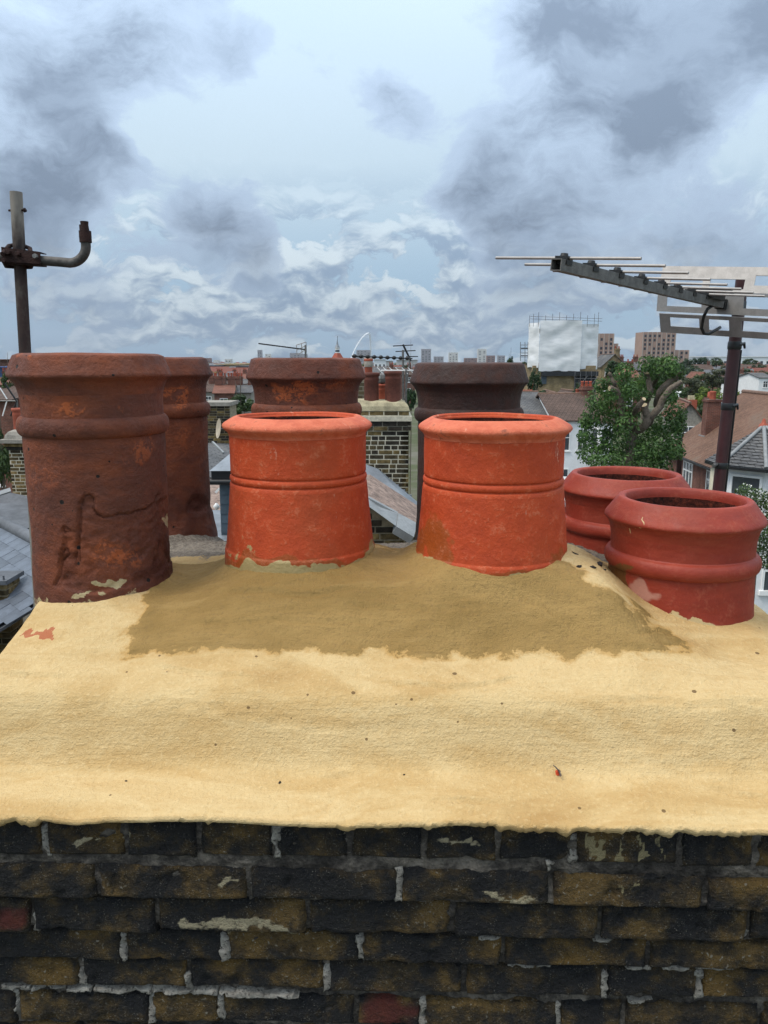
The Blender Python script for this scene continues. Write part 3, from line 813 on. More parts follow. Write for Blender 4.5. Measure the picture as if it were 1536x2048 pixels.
def fl_marks(px, py, w):
    sm = max(ell(px, py, 222, 1171, 34, 10, 6), ell(px, py, 170, 1188, 36, 11, -6), ell(px, py, 329, 1042, 9, 15, -20), .8 * ell(px, py, 100, 1201, 8, 4))
    sm = max(sm, .75 * ss(1188, 1210, py - .30 * max(0, 200 - px) * .0 + max(0, px - 230) * .36))
    wt = max(ell(px, py, 335, 1110, 26, 70, 8), .75 * ell(px, py, 300, 1150, 70, 22, -25), .5 * ell(px, py, 140, 1130, 30, 60))
    wn = max(.75 * ell(px, py, 150, 818, 45, 22), .5 * ell(px, py, 250, 820, 18, 18), .55 * ell(px, py, 275, 910, 45, 50), .45 * ell(px, py, 82, 950, 40, 60), .35 * ell(px, py, 120, 1080, 40, 60), .55 * ell(px, py, 240, 1110, 90, 55), .6 * ell(px, py, 45, 712, 26, 10), .3 * ell(px, py, 75, 1100, 30, 110), .3 * ell(px, py, 90, 780, 30, 20))
    return (sm, wt, wn)
RS[0] = .95
FL = old_pot('tall weathered brown pot with cracked flaking face, leftmost of all the pots', -.560, 1.50, .014, -.436, 300, .003, 1, marks=fl_marks, disp=fl_disp)
def bl_marks(px, py, w):
    return (.6 * ss(1074, 1088, py), .6 * ell(px, py, 390, 1020, 40, 60), max(.9 * ell(px, py, 350, 795, 40, 28), .4 * ell(px, py, 365, 870, 30, 60), .3 * ell(px, py, 395, 725, 30, 20), .4 * ell(px, py, 410, 825, 12, 10)))
def bl_disp(px, py, w):
    d = .010 * ell(px, py, 395, 1010, 26, 22) * (.7 + .6 * fbm(w, 40, 3)) + .004 * max(0, fbm(w, 30, 3)) * ss(980, 1010, py)
    return d
RS[0] = .965
old_pot('brown weathered pot half hidden behind the leftmost cracked pot', -.598, 2.03, .010, -.462, 128, .007, 2, lip=.044, marks=bl_marks, disp=bl_disp, flare=.014)
def bm_marks(px, py, w): return (0, 0, max(1.0 * ell(px, py, 600, 785, 48, 40), .55 * ell(px, py, 660, 772, 40, 12), .3 * ell(px, py, 560, 730, 30, 10)))
RS[0] = .985
old_pot('brown old pot with bright orange worn patch, behind the left terracotta pot', -.202, 2.04, .008, -.485, 128, .007, 3, lip=.050, marks=bm_marks, flare=.008)
def br_marks(px, py, w): return (0, .95, .05)
old_pot('darkest brown old pot, behind the right terracotta pot', .224, 2.06, -.004, -.485, 128, .007, 4, lip=.050, marks=br_marks, flare=.004, mat=M_POT_CHAR)

def new_pot(label, X, Y, seed, marks):
    base_h = -.392
    t = thing('chimney_pot', label, 'chimney pot', (X, Y, CAM_H + base_h), group='chimney pots on the front stack')
    b = (X, Y, CAM_H + base_h); z = lambda h: h - base_h
    S, st = 224, .004
    rim = [(.1140, z(-.1165)), (.1145, z(-.1145)), (.1155, z(-.112))] + arc(.1215, z(-.1125), .006, .0065, 180, 60, 5) + [(.1275, z(-.1082)), (.137, z(-.1135)), (.1455, z(-.119)), (.1490, z(-.1235)), (.1490, z(-.1275)), (.1460, z(-.1315)), (.1405, z(-.1360)), (.1378, z(-.1395)), (.1368, z(-.144))]
    clay('rim', rim, M_POT_NEW, t, b, S, st, seed, amp=.0014, marks=lambda x, y, w: (.15, 0, .85))
    neck = [(.1368, z(-.144)), (.1366, z(-.20)), (.1368, z(-.217))] + [(.1345, z(-.2185)), (.1345, z(-.2205)), (.1375, z(-.222)), (.1388, z(-.227)), (.1378, z(-.232)), (.1350, z(-.2335)), (.1350, z(-.2355)), (.1383, z(-.237)), (.1392, z(-.244))]
    clay('neck', neck, M_POT_NEW, t, b, S, st, seed, amp=.0007, marks=marks)
    clay('body', [(.1392, z(-.244)), (.1425, z(-.285)), (.1475, z(-.335)), (.1510, z(-.3655))], M_POT_NEW, t, b, S, st, seed, amp=.0009, marks=marks)
    clay('base_band', [(.1510, z(-.3655)), (.1515, z(-.367)), (.1530, z(-.3685)), (.1538, z(-.372)), (.1552, z(-.40)), (.156, z(-.45))], M_POT_NEW, t, b, S, st, seed, amp=.0009, marks=marks)
    lining(t, b, .1141, z(-.116), z(-.36)).build('flue_lining', M_SOOT, t)
    return t
def nl_marks(px, py, w):
    n = fbm(w, 26, 3) * 8
    sm = max(.9 * ss(1114, 1134, py + n - .30 * abs(px - 600) * .25 + max(0, px - 690) * .9), .9 * ell(px, py, 684, 1128, 9, 6), .55 * ell(px, py, 474, 1107, 22, 14, 30), .35 * ell(px, py, 640, 1005, 10, 60), .3 * ell(px, py, 565, 1105, 16, 6), .5 * ell(px, py, 483, 1090, 5, 16))
    wt = max(ell(px, py, 742, 1115, 24, 50), .9 * ss(1104, 1126, py + n))
    return (sm, wt, 0)
def nr_marks(px, py, w):
    n = fbm(w, 26, 3) * 8
    sm = max(.9 * ss(1132, 1154, py + n + max(0, 880 - px) * .8), .95 * ell(px, py, 1081, 1139, 9, 8), .45 * ell(px, py, 1003, 922, 14, 18), .3 * ell(px, py, 1045, 1010, 20, 40, -30))
    wt = max(ell(px + n, py + n, 868, 1082, 52, 66), .9 * ss(1122, 1146, py + n), .6 * ell(px, py, 1122, 1120, 20, 50))
    return (sm, wt, .0)
RS[0] = .993
new_pot('short orange terracotta pot with double groove, left of the matching pair', -.172, 1.55, 11, nl_marks)
new_pot('short orange terracotta pot with double groove, right of the matching pair', .2136, 1.505, 12, nr_marks)

def red_pot(label, X, Y, seed, base_h, marks, seg, st):
    t = thing('chimney_pot', label, 'chimney pot', (X, Y, CAM_H + base_h), group='chimney pots on the front stack')
    b = (X, Y, CAM_H + base_h); z = lambda h: h - base_h
    rim = [(.1165, z(-.287)), (.117, z(-.279)), (.1195, z(-.270)), (.1225, z(-.267)), (.1315, z(-.2665)), (.1345, z(-.2685)), (.1595, z(-.3005)), (.1615, z(-.305)), (.1605, z(-.3085)), (.1555, z(-.3125)), (.151, z(-.3215)), (.1475, z(-.335))]
    clay('rim', rim, M_POT_RED, t, b, seg, st, seed, amp=.0008, marks=marks)
    clay('neck', [(.1475, z(-.335)), (.1455, z(-.350)), (.1455, z(-.372))], M_POT_RED, t, b, seg, st, seed, amp=.0008, marks=marks)
    clay('ring', [(.1455, z(-.370))] + arc(.1465, z(-.3885), .0115, .0165, 90, -90, 10) + [(.1475, z(-.4055))], M_POT_RED, t, b, seg, st, seed, amp=.0008, marks=marks)
    clay('body', [(.1475, z(-.404)), (.1480, z(-.43)), (.1495, z(-.46)), (.152, z(-.49)), (.153, z(-.56))], M_POT_RED, t, b, seg, st, seed, amp=.0008, marks=marks)
    lining(t, b, .1164, z(-.286), z(-.46)).build('flue_lining', M_SOOT, t)
    return t
def rr_marks(px, py, w):
    n = fbm(w, 24, 3) * 9
    sm = max(.9 * ell(px, py, 1276, 1048, 4, 13, 4), .85 * ss(1226, 1240, py + n * .6 - (px - 1215) * .10 * 1.0 + 12), .5 * ell(px, py, 1367, 1205, 3, 7), .3 * ell(px, py, 1282, 1020, 5, 12), .9 * ell(px, py, 1505, 1240, 20, 12))
    wt = ss(0, 6, 1272 + n - px + .10 * (py - 1190)) * ss(1118, 1130, py + n * .3) * ss(1212, 1198, py)
    wt = max(wt, .75 * ell(px, py, 1262, 1136, 40, 10, 18))
    wn = max(.9 * ell(px, py, 1300, 1180, 50, 26, 20), .5 * ell(px, py, 1420, 1240, 50, 8))
    return (sm, wt, wn)
RS[0] = .945
red_pot('squat dark red pot with mortar smears, nearest on the right', .601, 1.52, 21, -.478, rr_marks, 224, .004)
def rb_marks(px, py, w): return (0, .0, .0)
RS[0] = .96
red_pot('squat dark red pot behind the nearest red pot', .588, 1.86, 22, -.452, rb_marks, 160, .006)

def to_cf(X, Y): return X * CA + Y * SA, -X * SA + Y * CA
for X, Y, r, l in ((-.56, 1.5, .132, .010), (-.598, 2.03, .145, .02), (-.202, 2.04, .146, .012), (.224, 2.06, .142, .012), (-.172, 1.55, .156, .008), (.2136, 1.505, .156, .010), (.601, 1.52, .143, .002), (.588, 1.86, .145, .006)):
    CAP_POTS.append((*to_cf(X, Y), r, l))
build_cap()

# broken bits of old mortar lying on the cap
M_CHIP = worn('dark rubble', (.035, .028, .024), .5, 60, .9, .6, .004)
def chip_mesh(seed):
    q = random.Random(seed); mb = MB(); vs = []; n1, n2 = 7, 5
    for j in range(n2 + 1):
        for i in range(n1):
            a = 2 * math.pi * i / n1; b = math.pi * j / n2
            r = 1 + q.uniform(-.35, .3)
            vs.append((r * math.cos(a) * math.sin(b), r * .7 * math.sin(a) * math.sin(b), .45 * r * math.cos(b)))
    fs = [(j * n1 + i, (j + 1) * n1 + i, (j + 1) * n1 + (i + 1) % n1, j * n1 + (i + 1) % n1) for j in range(n2) for i in range(n1)]
    return mb.add(vs, fs).mesh('mortar_chip', M_CHIP)
chips = [chip_mesh(k) for k in range(4)]
def on_cap(x, y):
    d = ray(x, y); t = 1.0
    for _ in range(900):
        p = d * t; u, v = to_cf(p.x, p.y)
        if p.z <= cap_h(u, v): break
        t += .002
    return p + Vector((0, 0, CAM_H))
def chip(x, y, rpx, label, k):
    p = on_cap(x, y); s = rpx * p.y / F_PX
    o = link(bpy.data.objects.new('mortar_chip', chips[k % 4])); o.location = p + Vector((0, 0, s * .25)); o.scale = (s, s, s); o.rotation_euler = (0, 0, k * 1.3)
    tag(o, label, 'rubble', 'bits of rubble on the mortar cap')
chip(1143, 1113, 14, 'largest dark rubble lump between the right terracotta and red pots', 0)
chip(1200, 1131, 11, 'dark rubble flake beside the nearest red pot base', 1)
chip(1186, 1136, 7, 'small dark rubble flake left of the flake by the red pot', 2)
chip(1158, 1135, 7, 'small dark rubble crumb midway between terracotta and red pots', 3)
chip(1209, 1140, 4, 'tiny dark crumb touching the nearest red pot', 0)
chip(560, 1566, 5, 'round brown grit lump on the front lip of yellow cap', 1)
chip(253, 1563, 4, 'brown grit crumb at the left on the cap front lip', 2)
chip(808, 1550, 3, 'small brown grit grain near the middle of cap lip', 3)
chip(862, 1098, 6, 'orange brown crumb behind the right terracotta pot left edge', 2)
# scrap of red wire caught in the mortar
M_RED = worn('red plastic', (.55, .07, .025), .2, 90, .5, .1)
M_WIRE = worn('dull grey wire', (.11, .10, .09), .3, 90, .6, .1)
p = on_cap(1116, 1545); SC = thing('wire_scrap', 'scrap of red plastic and grey wire stuck on the yellow mortar', 'scrap', p)
k = p.y / F_PX
mb = MB()
for cx, cy, rr in ((-2, 0, 4.5), (3, -5, 4), (-3, 5, 4.5)):
    mb.lathe([(0.0005, -rr * k), (rr * k * .8, -rr * k * .5), (rr * k, 0), (rr * k * .8, rr * k * .5), (.0005, rr * k)], 10, p + Vector((cx * k, -.004, cy * k)))
mb.build('red_plastic', M_RED, SC)
mb = MB()
for k2 in range(5):
    pts = [p + Vector(((x0 + random.uniform(-2, 2)) * k, -.006 - .002 * k2, y0 * k)) for x0, y0 in ((-12 + 3 * k2, 22 - 2 * k2), (-4, 15), (2, 8 - k2), (4 - k2, 2))]
    mb.tube(pts, .0008, 5)
mb.build('wire_strand', M_WIRE, SC)
# ================================================================== MASTS AND AERIALS ON THE FRONT STACK
M_STEEL = worn('galvanised grey steel', (.16, .155, .15), .45, 30, .55, .2, .002, .5, .55)
def m_rustpole(t):
    n = t.noise(t.co, 12, 6, .65); n2 = t.noise(t.scale(t.co, (1, 1, .35)), 70, 5, .6)
    _, _, z = t.sep(t.co)
    f = t.m('ADD', t.m('MULTIPLY', n, .6), t.m('MULTIPLY', n2, .4))
    c = t.ramp(f, [(.36, (.020, .013, .013)), (.52, (.045, .026, .022)), (.60, (.075, .058, .048)), (.74, (.20, .185, .16))])
    top = t.mapr(t.m('ADD', z, t.m('MULTIPLY', n2, .10)), 1.14, 1.24)
    low = t.mapr(t.m('ADD', z, t.m('MULTIPLY', n2, .2)), .72, .60)
    c = t.mix(t.m('MULTIPLY', top, .85), c, t.mix(n2, (.16, .145, .125), (.34, .31, .27)))
    c = t.mix(t.m('MULTIPLY', low, .85), c, t.mix(n2, (.17, .16, .14), (.33, .32, .29)))
    setc(t, c, .7, .2, .4); bump(t, n2, .4, .003)
M_RUSTPOLE = material('rusted mast steel', m_rustpole)
M_RUST = worn('rusted bracket', (.030, .014, .012), .55, 50, .8, .5, .004, .3, .2)
M_ARM = worn('weathered grey pipe', (.085, .078, .072), .55, 28, .65, .3, .003, .4, .3)
M_TAPE = worn('black tape', (.012, .013, .014), .3, 40, .38, .2, .002, .5)
M_POLE = worn('maroon painted mast', (.048, .015, .017), .22, 26, .42, .15, .002, .5)
M_ALU = worn('dull aluminium sheet', (.25, .24, .232), .16, 40, .5, .15, .002, .5, .35)
M_ROD = worn('pale aluminium rod', (.30, .285, .275), .15, 60, .45, .1, .001, .5, .25)
M_BOOM = worn('grey oxidised boom', (.15, .145, .14), .35, 60, .6, .3, .002, .4, .3)
M_BLACK = worn('black plastic', (.010, .010, .011), .3, 60, .45, .1, .001, .4)

top, bot = P(32, 384, 1.66), P(80, 1230, 1.66)
bot2 = bot + (bot - top) * .35
LM = thing('aerial_mast', 'rusted aerial mast with a bent side arm, left edge behind the cracked pot', 'aerial mast', bot2)
MB().tube([bot2, top], .0121, 20).build('pole', M_RUSTPOLE, LM)
ax = (top - bot).normalized()
def along(y): return P(32 + 48 * (y - 384) / 846, y, 1.66)
mb = MB(); c0 = along(421); mb.tube([c0 + Vector((-.017, 0, 0)), c0 + Vector((.019, -.004, 0))], .0022, 8); mb.tube([c0 + Vector((.015, -.004, -.001)), c0 + Vector((.020, -.004, .001))], .0042, 6)
mb.build('bolt', M_RUST, LM)
# clamp: front channel, back saddle and two bolts
cY = 1.635
mb = MB()
a, b, c, d = P(4, 494, cY), P(81, 504, cY), P(81, 528, cY), P(6, 524, cY)
mb.prism([a, b, c, d], (0, -.004, 0)); mb.prism([a, b, b + Vector((0, -.004, -.002)), a + Vector((0, -.004, -.002))], (0, .03, 0)); mb.prism([d, c, c + Vector((0, 0, -.003)), d + Vector((0, 0, -.003))], (0, .03, 0))
ch = mb.build('clamp_channel', M_RUST, LM)
mb = MB()
mb.tube([P(5, 508, 1.62), P(18, 492, 1.66), P(30, 490, 1.68), P(48, 492, 1.68), P(60, 497, 1.66), P(62, 512, 1.64)], .0045, 8)
mb.tube([P(6, 520, 1.62), P(12, 532, 1.66), P(40, 534, 1.68), P(62, 534, 1.66), P(64, 520, 1.64)], .0045, 8)
mb.build('saddle_strap', M_RUST, LM)
for x, y in ((19, 505), (73, 513), (38, 508)):
    c0 = P(x, y, 1.632); MB().tube([c0, c0 + Vector((0, -.010, 0))], .0048, 6, smooth=False).build('bolt', M_RUST if x != 73 else M_STEEL, LM)
pts = [P(-45, 511, 1.645), P(0, 514, 1.645), P(80, 521, 1.645), P(120, 524, 1.645), P(140, 526, 1.645)]
for k in range(1, 9):
    t = k / 8 * math.pi / 2; pts.append(P(141 + 31 * math.sin(t), 495 + 31 * math.cos(t) - 2 * k / 8, 1.645))
pts.append(P(171, 482, 1.645))
MB().tube(pts, .0096, 16).build('side_arm', M_ARM, LM)
mb = MB(); mb.tube([P(171.5, 485, 1.645), P(170, 462, 1.645)], .0122, 12); mb.tube([P(170, 464, 1.645), P(169, 450, 1.645), P(168.5, 443, 1.645)], [.0092, .0076, .0082], 12)
mb.box(tuple(P(160, 476, 1.645)), tuple(P(166, 448, 1.64) + Vector((0, .012, 0)))); mb.tube([P(159, 474, 1.64), P(164, 473, 1.64)], .003, 6)
mb.build('end_socket', M_RUST, LM)

# right-hand mast and the aerial it carries
pt, pb = P(1484, 560, 2.27), P(1428, 1060, 2.27)
pb2 = pb + (pb - pt) * .9
RM = thing('aerial_mast', 'maroon aerial mast with black taped joints, behind the red pots', 'aerial mast', pb2)
MB().tube([pb2, pt], .0172, 20).build('pole', M_POLE, RM)
def al(y): return P(1484 - 56 * (y - 560) / 500, y, 2.27)
for ya, yb, m in ((683, 699, M_TAPE), (806, 820, M_TAPE), (925, 937, M_TAPE)):
    MB().tube([al(yb), al(yb - 2), al(ya + 2), al(ya)], [.0181, .0192, .0192, .0181], 20).build('tape_band', m, RM)
for y, s in ((690, 1), (812, 1), (930, -1)):
    c0 = al(y) + Vector((.018 * s, -.006, 0)); mb = MB(); mb.tube([c0 + Vector((-.012, -.008, 0)), c0 + Vector((.006, 0, .004)), c0 + Vector((.009, 0, -.010))], [.006, .005, .003], 7)
    mb.build('tie_knot', M_TAPE if s > 0 else M_STEEL, RM)
c0 = P(1452, 880, 2.10); MB().tube([al(700) + Vector((.018, -.004, 0)), al(800) + Vector((.0185, -.005, 0)), al(930) + Vector((.019, -.004, 0)), al(1050) + Vector((.020, -.002, 0))], .0032, 8).build('coax_cable', M_TAPE, RM)

near, far = P(1112, 529, 1.45), P(1441, 608, 2.15)
AE = thing('tv_aerial', 'large close television aerial with pale rods and slotted metal reflector', 'aerial', far)
bd = (far - near); bl = bd.length; bd.normalize()
sx = bd.cross(Vector((0, 0, 1))).normalized(); sx = (sx + Vector((0, 0, -.085))).normalized(); uz = sx.cross(bd).normalized()
mb = MB(); w = .0105; th = .0016
for (o, e1, e2) in ((-sx * w - uz * w, sx * th, uz * 2 * w), (sx * (w - th) - uz * w, sx * th, uz * 2 * w), (-sx * (w - th) - uz * w, sx * 2 * (w - th), uz * th), (-sx * (w - th) + uz * (w - th), sx * 2 * (w - th), uz * th)):
    mb.obox(near + o, e1, bd * bl, e2)
mb.build('boom', M_BOOM, AE)
fr = [(1126, 0.0), (1180, 0), (1232, 0), (1281, 0), (1320, 0), (1352, 0), (1380, 0), (1406, 0)]
def on_boom(x):
    lo, hi = 0.0, 1.0
    for _ in range(40):
        m = (lo + hi) / 2
        if proj(near + bd * bl * m)[0] < x: lo = m
        else: hi = m
    return near + bd * bl * lo
rod_me = None
for k, (x, _) in enumerate(fr):
    c0 = on_boom(x) + uz * (w + .0035)
    r = MB(); r.tube([c0 - sx * .146, c0 + sx * .146], .0028, 8).build('rod', M_ROD, AE)
    m = MB(); m.obox(c0 - sx * .0125 - bd * .011 - uz * .012, sx * .025, bd * .022, uz * .0150); m.tube([c0 + uz * .002, c0 + uz * .0085], [.0085, .0065], 12)
    m.build('rod_clamp', M_BLACK, AE)
# dipole box and reflector: a middle plate and two plates leaning away above and below it
c0 = on_boom(1418) + uz * .018
mb = MB(); mb.obox(c0 - sx * .05 - bd * .03, sx * .10, bd * .06, uz * .012); mb.obox(c0 - sx * .02 - bd * .03 - uz * .012, sx * .04, bd * .09, uz * .024)
mb.build('dipole_box', M_BLACK, AE)
mb = MB(); mb.obox(far - sx * .013 - uz * .013 - bd * .004, sx * .026, bd * .022, uz * .026); mb.build('boom_plug', M_BLACK, AE)
rc = far + bd * .015
def slotted(name, o, ex, ey, holes, th=.0025):
    """sheet in the plane of ex, ey (unit vectors) about o with slots: outer (x0,y0,x1,y1) first, slots after"""
    (X0, Y0, X1, Y1) = holes[0]; n = ex.cross(ey).normalized()
    xs = sorted({X0, X1, *[h[0] for h in holes[1:]], *[h[2] for h in holes[1:]]}); ys = sorted({Y0, Y1, *[h[1] for h in holes[1:]], *[h[3] for h in holes[1:]]})
    solid = {}
    for i in range(len(xs) - 1):
        for j in range(len(ys) - 1):
            cx, cy = (xs[i] + xs[i + 1]) / 2, (ys[j] + ys[j + 1]) / 2
            solid[i, j] = not any(h[0] < cx < h[2] and h[1] < cy < h[3] for h in holes[1:])
    mb = MB()
    pt = lambda x, y, s: o + ex * x + ey * y + n * (th / 2 * s)
    for (i, j), v in solid.items():
        if not v: continue
        a = (xs[i], ys[j]); b = (xs[i + 1], ys[j]); c = (xs[i + 1], ys[j + 1]); d = (xs[i], ys[j + 1])
        mb.add([pt(*q, 1) for q in (a, b, c, d)], [(0, 1, 2, 3)]); mb.add([pt(*q, -1) for q in (a, b, c, d)], [(3, 2, 1, 0)])
        for (di, dj, p, q) in ((0, -1, a, b), (1, 0, b, c), (0, 1, c, d), (-1, 0, d, a)):
            if not solid.get((i + di, j + dj), False):
                mb.add([pt(*p, 1), pt(*p, -1), pt(*q, -1), pt(*q, 1)], [(0, 1, 2, 3)])
    return mb
ex = sx
S = .235
slotted('', rc, ex, Vector((0, 0, 1)), [(-.180, -.026, .150, .030), (-.152, -.010, -.055, .018), (.055, -.008, .130, .022)]).build('reflector_plate', M_ALU, AE)
up = (Vector((0, 0, 1)) * .93 + bd * .36).normalized()
slotted('', rc + Vector((0, 0, .031)), ex, up, [(-.180, 0, S + .08, .074), (-.15, .010, -.06, .038), (-.04, .010, .05, .038), (.075, .022, S + .04, .050)]).build('reflector_plate', M_ALU, AE)
dn = (Vector((0, 0, -1)) * .93 + bd * .36).normalized()
slotted('', rc + Vector((0, 0, -.031)), ex, dn, [(-.172, 0, S + .08, .056), (-.142, .010, -.060, .036), (-.034, .010, .020, .040), (.052, .010, S + .04, .038)]).build('reflector_plate', M_ALU, AE)
c0 = P(1412, 632, 2.12)
mb = MB(); mb.tube([on_boom(1425) - uz * .01, P(1415, 618, 2.06), P(1408, 632, 2.07), P(1405, 645, 2.09), P(1403, 656, 2.11), P(1408, 667, 2.11), P(1417, 668, 2.12), P(1426, 663, 2.14), P(1440, 655, 2.17)], .0042, 10).build('coax_cable', M_TAPE, AE)
mb = MB(); mb.bar(rc, Vector((al(625).x, al(625).y, rc.z)), .04, .03); mb.build('mast_clamp', M_BLACK, AE)

# ================================================================== BACKGROUND MATERIALS
def leaf_mat(name, dark, light, tr=.22):
    def fn(t):
        at = t.new('ShaderNodeAttribute'); at.attribute_name = 'tone'
        c = t.mix(at.outputs['Fac'], dark, light)
        n = t.noise(t.co, .9, 2, .5)
        c = t.mix(1.0, c, t.mapr(n, .3, .7, .75, 1.2), 'MULTIPLY')
        setc(t, c, .55, None, .35)
        tl = t.new('ShaderNodeBsdfTranslucent'); t.put(tl.inputs['Color'], t.mix(.5, c, (light[0] * 1.3, light[1] * 1.4, light[2])))
        mx = t.new('ShaderNodeMixShader'); mx.inputs[0].default_value = tr
        t.l.new(t.b.outputs[0], mx.inputs[1]); t.l.new(tl.outputs[0], mx.inputs[2])
        out = [x for x in t.n if x.type == 'OUTPUT_MATERIAL'][0]; t.l.new(mx.outputs[0], out.inputs[0])
    return material(name, fn)
LEAF = dict(dark=leaf_mat('dark leaves', (.012, .030, .012), (.040, .085, .028)),
            mid=leaf_mat('mid green leaves', (.022, .045, .014), (.075, .120, .035)),
            lime=leaf_mat('bright green leaves', (.050, .085, .012), (.150, .200, .030)),
            olive=leaf_mat('olive leaves', (.035, .042, .020), (.095, .105, .050)),
            plane=leaf_mat('plane tree leaves', (.016, .050, .012), (.095, .180, .042)),
            blossom=leaf_mat('blossom', (.45, .45, .40), (.75, .75, .70), .1))
M_BARK = worn('grey mottled bark', (.125, .10, .078), .5, 9, .9, .5, .02)
M_CUT = worn('fresh cut wood', (.48, .38, .24), .2, 20, .8, .2)
def brick_wall(name, c1, c2, mortar, bw=.225, rh=.075):
    def fn(t):
        x, y, z = t.sep(t.co); co = t.comb(t.m('ADD', x, y), z, 0)
        nd = t.new('ShaderNodeTexBrick'); t.put(nd.inputs['Vector'], co)
        nd.inputs['Scale'].default_value = 1.0; nd.inputs['Brick Width'].default_value = bw; nd.inputs['Row Height'].default_value = rh
        nd.inputs['Mortar Size'].default_value = .007
        for k, v in (('Color1', c1), ('Color2', c2), ('Mortar', mortar)): t.put(nd.inputs[k], v)
        n = t.noise(t.co, 1.2, 5, .6)
        c = t.mix(1.0, nd.outputs['Color'], t.mapr(n, .3, .7, .7, 1.25), 'MULTIPLY')
        setc(t, c, .9, None, .2)
    return material(name, fn)
M_BW_RED = brick_wall('red brick wall', (.165, .062, .042), (.115, .045, .033), (.17, .13, .11))
M_BW_YEL = brick_wall('yellow stock brick wall', (.26, .185, .09), (.19, .135, .07), (.24, .21, .16))
M_BW_DARK = brick_wall('sooty brick wall', (.06, .048, .030), (.095, .072, .040), (.21, .19, .15))
def m_stock(t):
    r = rand(t); n = t.noise(t.v('ADD', t.co, t.v('SCALE', (7, 5, 3), scale=r)), 14, 5, .6)
    c = t.ramp(r, [(.0, (.022, .020, .018)), (.45, (.045, .036, .024)), (.75, (.10, .075, .036)), (1.0, (.19, .135, .055))])
    c = t.mix(1.0, c, t.mapr(n, .3, .7, .55, 1.4), 'MULTIPLY')
    setc(t, c, .9, None, .2); bump(t, n, .5, .01)
M_STOCK = material('stock brick', m_stock)
def m_stock_y(t):
    r = rand(t); n = t.noise(t.v('ADD', t.co, t.v('SCALE', (7, 5, 3), scale=r)), 14, 5, .6)
    c = t.ramp(r, [(.0, (.035, .028, .018)), (.45, (.10, .073, .035)), (1.0, (.22, .155, .07))])
    c = t.mix(1.0, c, t.mapr(n, .3, .7, .55, 1.4), 'MULTIPLY')
    setc(t, c, .9, None, .2)
M_STOCK_Y = material('yellowish stock brick', m_stock_y)
M_JOINT = worn('pale lime joint', (.52, .48, .38), .3, 14, .95, .4, .006)
M_JOINT_G = worn('stained lime joint', (.26, .22, .15), .35, 14, .95, .4, .006)
M_FLAUNCH = worn('lichen grey cement', (.33, .29, .19), .4, 7, .95, .5, .01)
M_CEMENT = worn('grey cement', (.25, .23, .20), .35, 6, .95, .4, .01)
M_POT_FAR = worn('brown clay pots', (.125, .042, .030), .35, 6, .75, .2, .004, .3, 0, .25)
M_POT_FARR = worn('red clay pots', (.34, .085, .050), .25, 6, .75, .2, .004, .3, 0, .15)
M_SLATE = worn('blue grey slate', (.085, .100, .125), .25, 5, .5, .25, .004, .5, 0, .22)
M_SLATE_D = worn('dark slate roofing', (.085, .090, .100), .4, 2.2, .6, .3, .01, .4)
M_LEAD = worn('grey lead sheet', (.17, .19, .215), .3, 4, .45, .2, .006, .5)
M_LEADD = worn('dark slate blue cladding', (.045, .065, .085), .3, 4, .5, .15, .004, .5)
M_LEADP = worn('pale lead capping', (.20, .21, .215), .25, 6, .5, .2, .004, .5)
M_RUBBLE = worn('weathered pinkish tiles', (.24, .175, .145), .55, 12, .9, .6, .02)
def tiles(name, c1, c2, rh, col_w, var=.3, moss=None):
    def fn(t):
        at = t.new('ShaderNodeAttribute'); at.attribute_name = 'uvw'       # metres along and up the slope
        nd = t.new('ShaderNodeTexBrick'); t.put(nd.inputs['Vector'], at.outputs['Vector'])
        nd.inputs['Scale'].default_value = 1.0; nd.inputs['Brick Width'].default_value = col_w; nd.inputs['Row Height'].default_value = rh; nd.inputs['Mortar Size'].default_value = rh * .07
        t.put(nd.inputs['Color1'], c1); t.put(nd.inputs['Color2'], c2); t.put(nd.inputs['Mortar'], tuple(q * .35 for q in c1))
        n = t.noise(t.co, .7, 6, .65); n2 = t.noise(t.co, 6, 5, .65)
        c = t.mix(1.0, nd.outputs['Color'], t.mapr(t.m('ADD', t.m('MULTIPLY', n, .6), t.m('MULTIPLY', n2, .4)), .3, .7, 1 - var, 1 + var), 'MULTIPLY')
        if moss: c = t.mix(t.m('MULTIPLY', t.mapr(n, .52, .68), .55), c, moss)
        setc(t, c, .85, None, .25); bump(t, nd.outputs['Fac'], .5, .02)
    return material(name, fn)
M_TILE_BR = tiles('brown clay tiles', (.185, .105, .072), (.155, .088, .062), .11, .165, .35, (.12, .10, .08))
M_TILE_RD = tiles('red clay tiles', (.20, .085, .058), (.16, .070, .050), .11, .165, .3)
M_TILE_GR = tiles('grey slate courses', (.120, .120, .122), (.090, .092, .098), .20, .30, .35, (.16, .14, .11))
M_TILE_CH = tiles('dark brown tiles', (.105, .070, .056), (.085, .058, .048), .30, .33, .3)
M_WHITE = worn('white painted render', (.72, .73, .74), .08, 2, .7, .1, .004)
M_CREAM = worn('cream painted render', (.62, .57, .44), .18, 3, .75, .1, .004)
M_FRAME = worn('white window frame', (.78, .78, .77), .05, 8, .5, 0)
def m_glass(t):
    n = t.noise(t.co, 1.6, 3, .6)
    setc(t, t.mix(n, (.020, .024, .028), (.10, .115, .13)), .08, 0, .6)
M_GLASS = material('window glass', m_glass)
M_ROAD = worn('asphalt', (.052, .052, .054), .25, 3, .9, .3, .01)
M_PAVE = worn('concrete paving', (.26, .25, .24), .2, 2, .9, .2, .01)
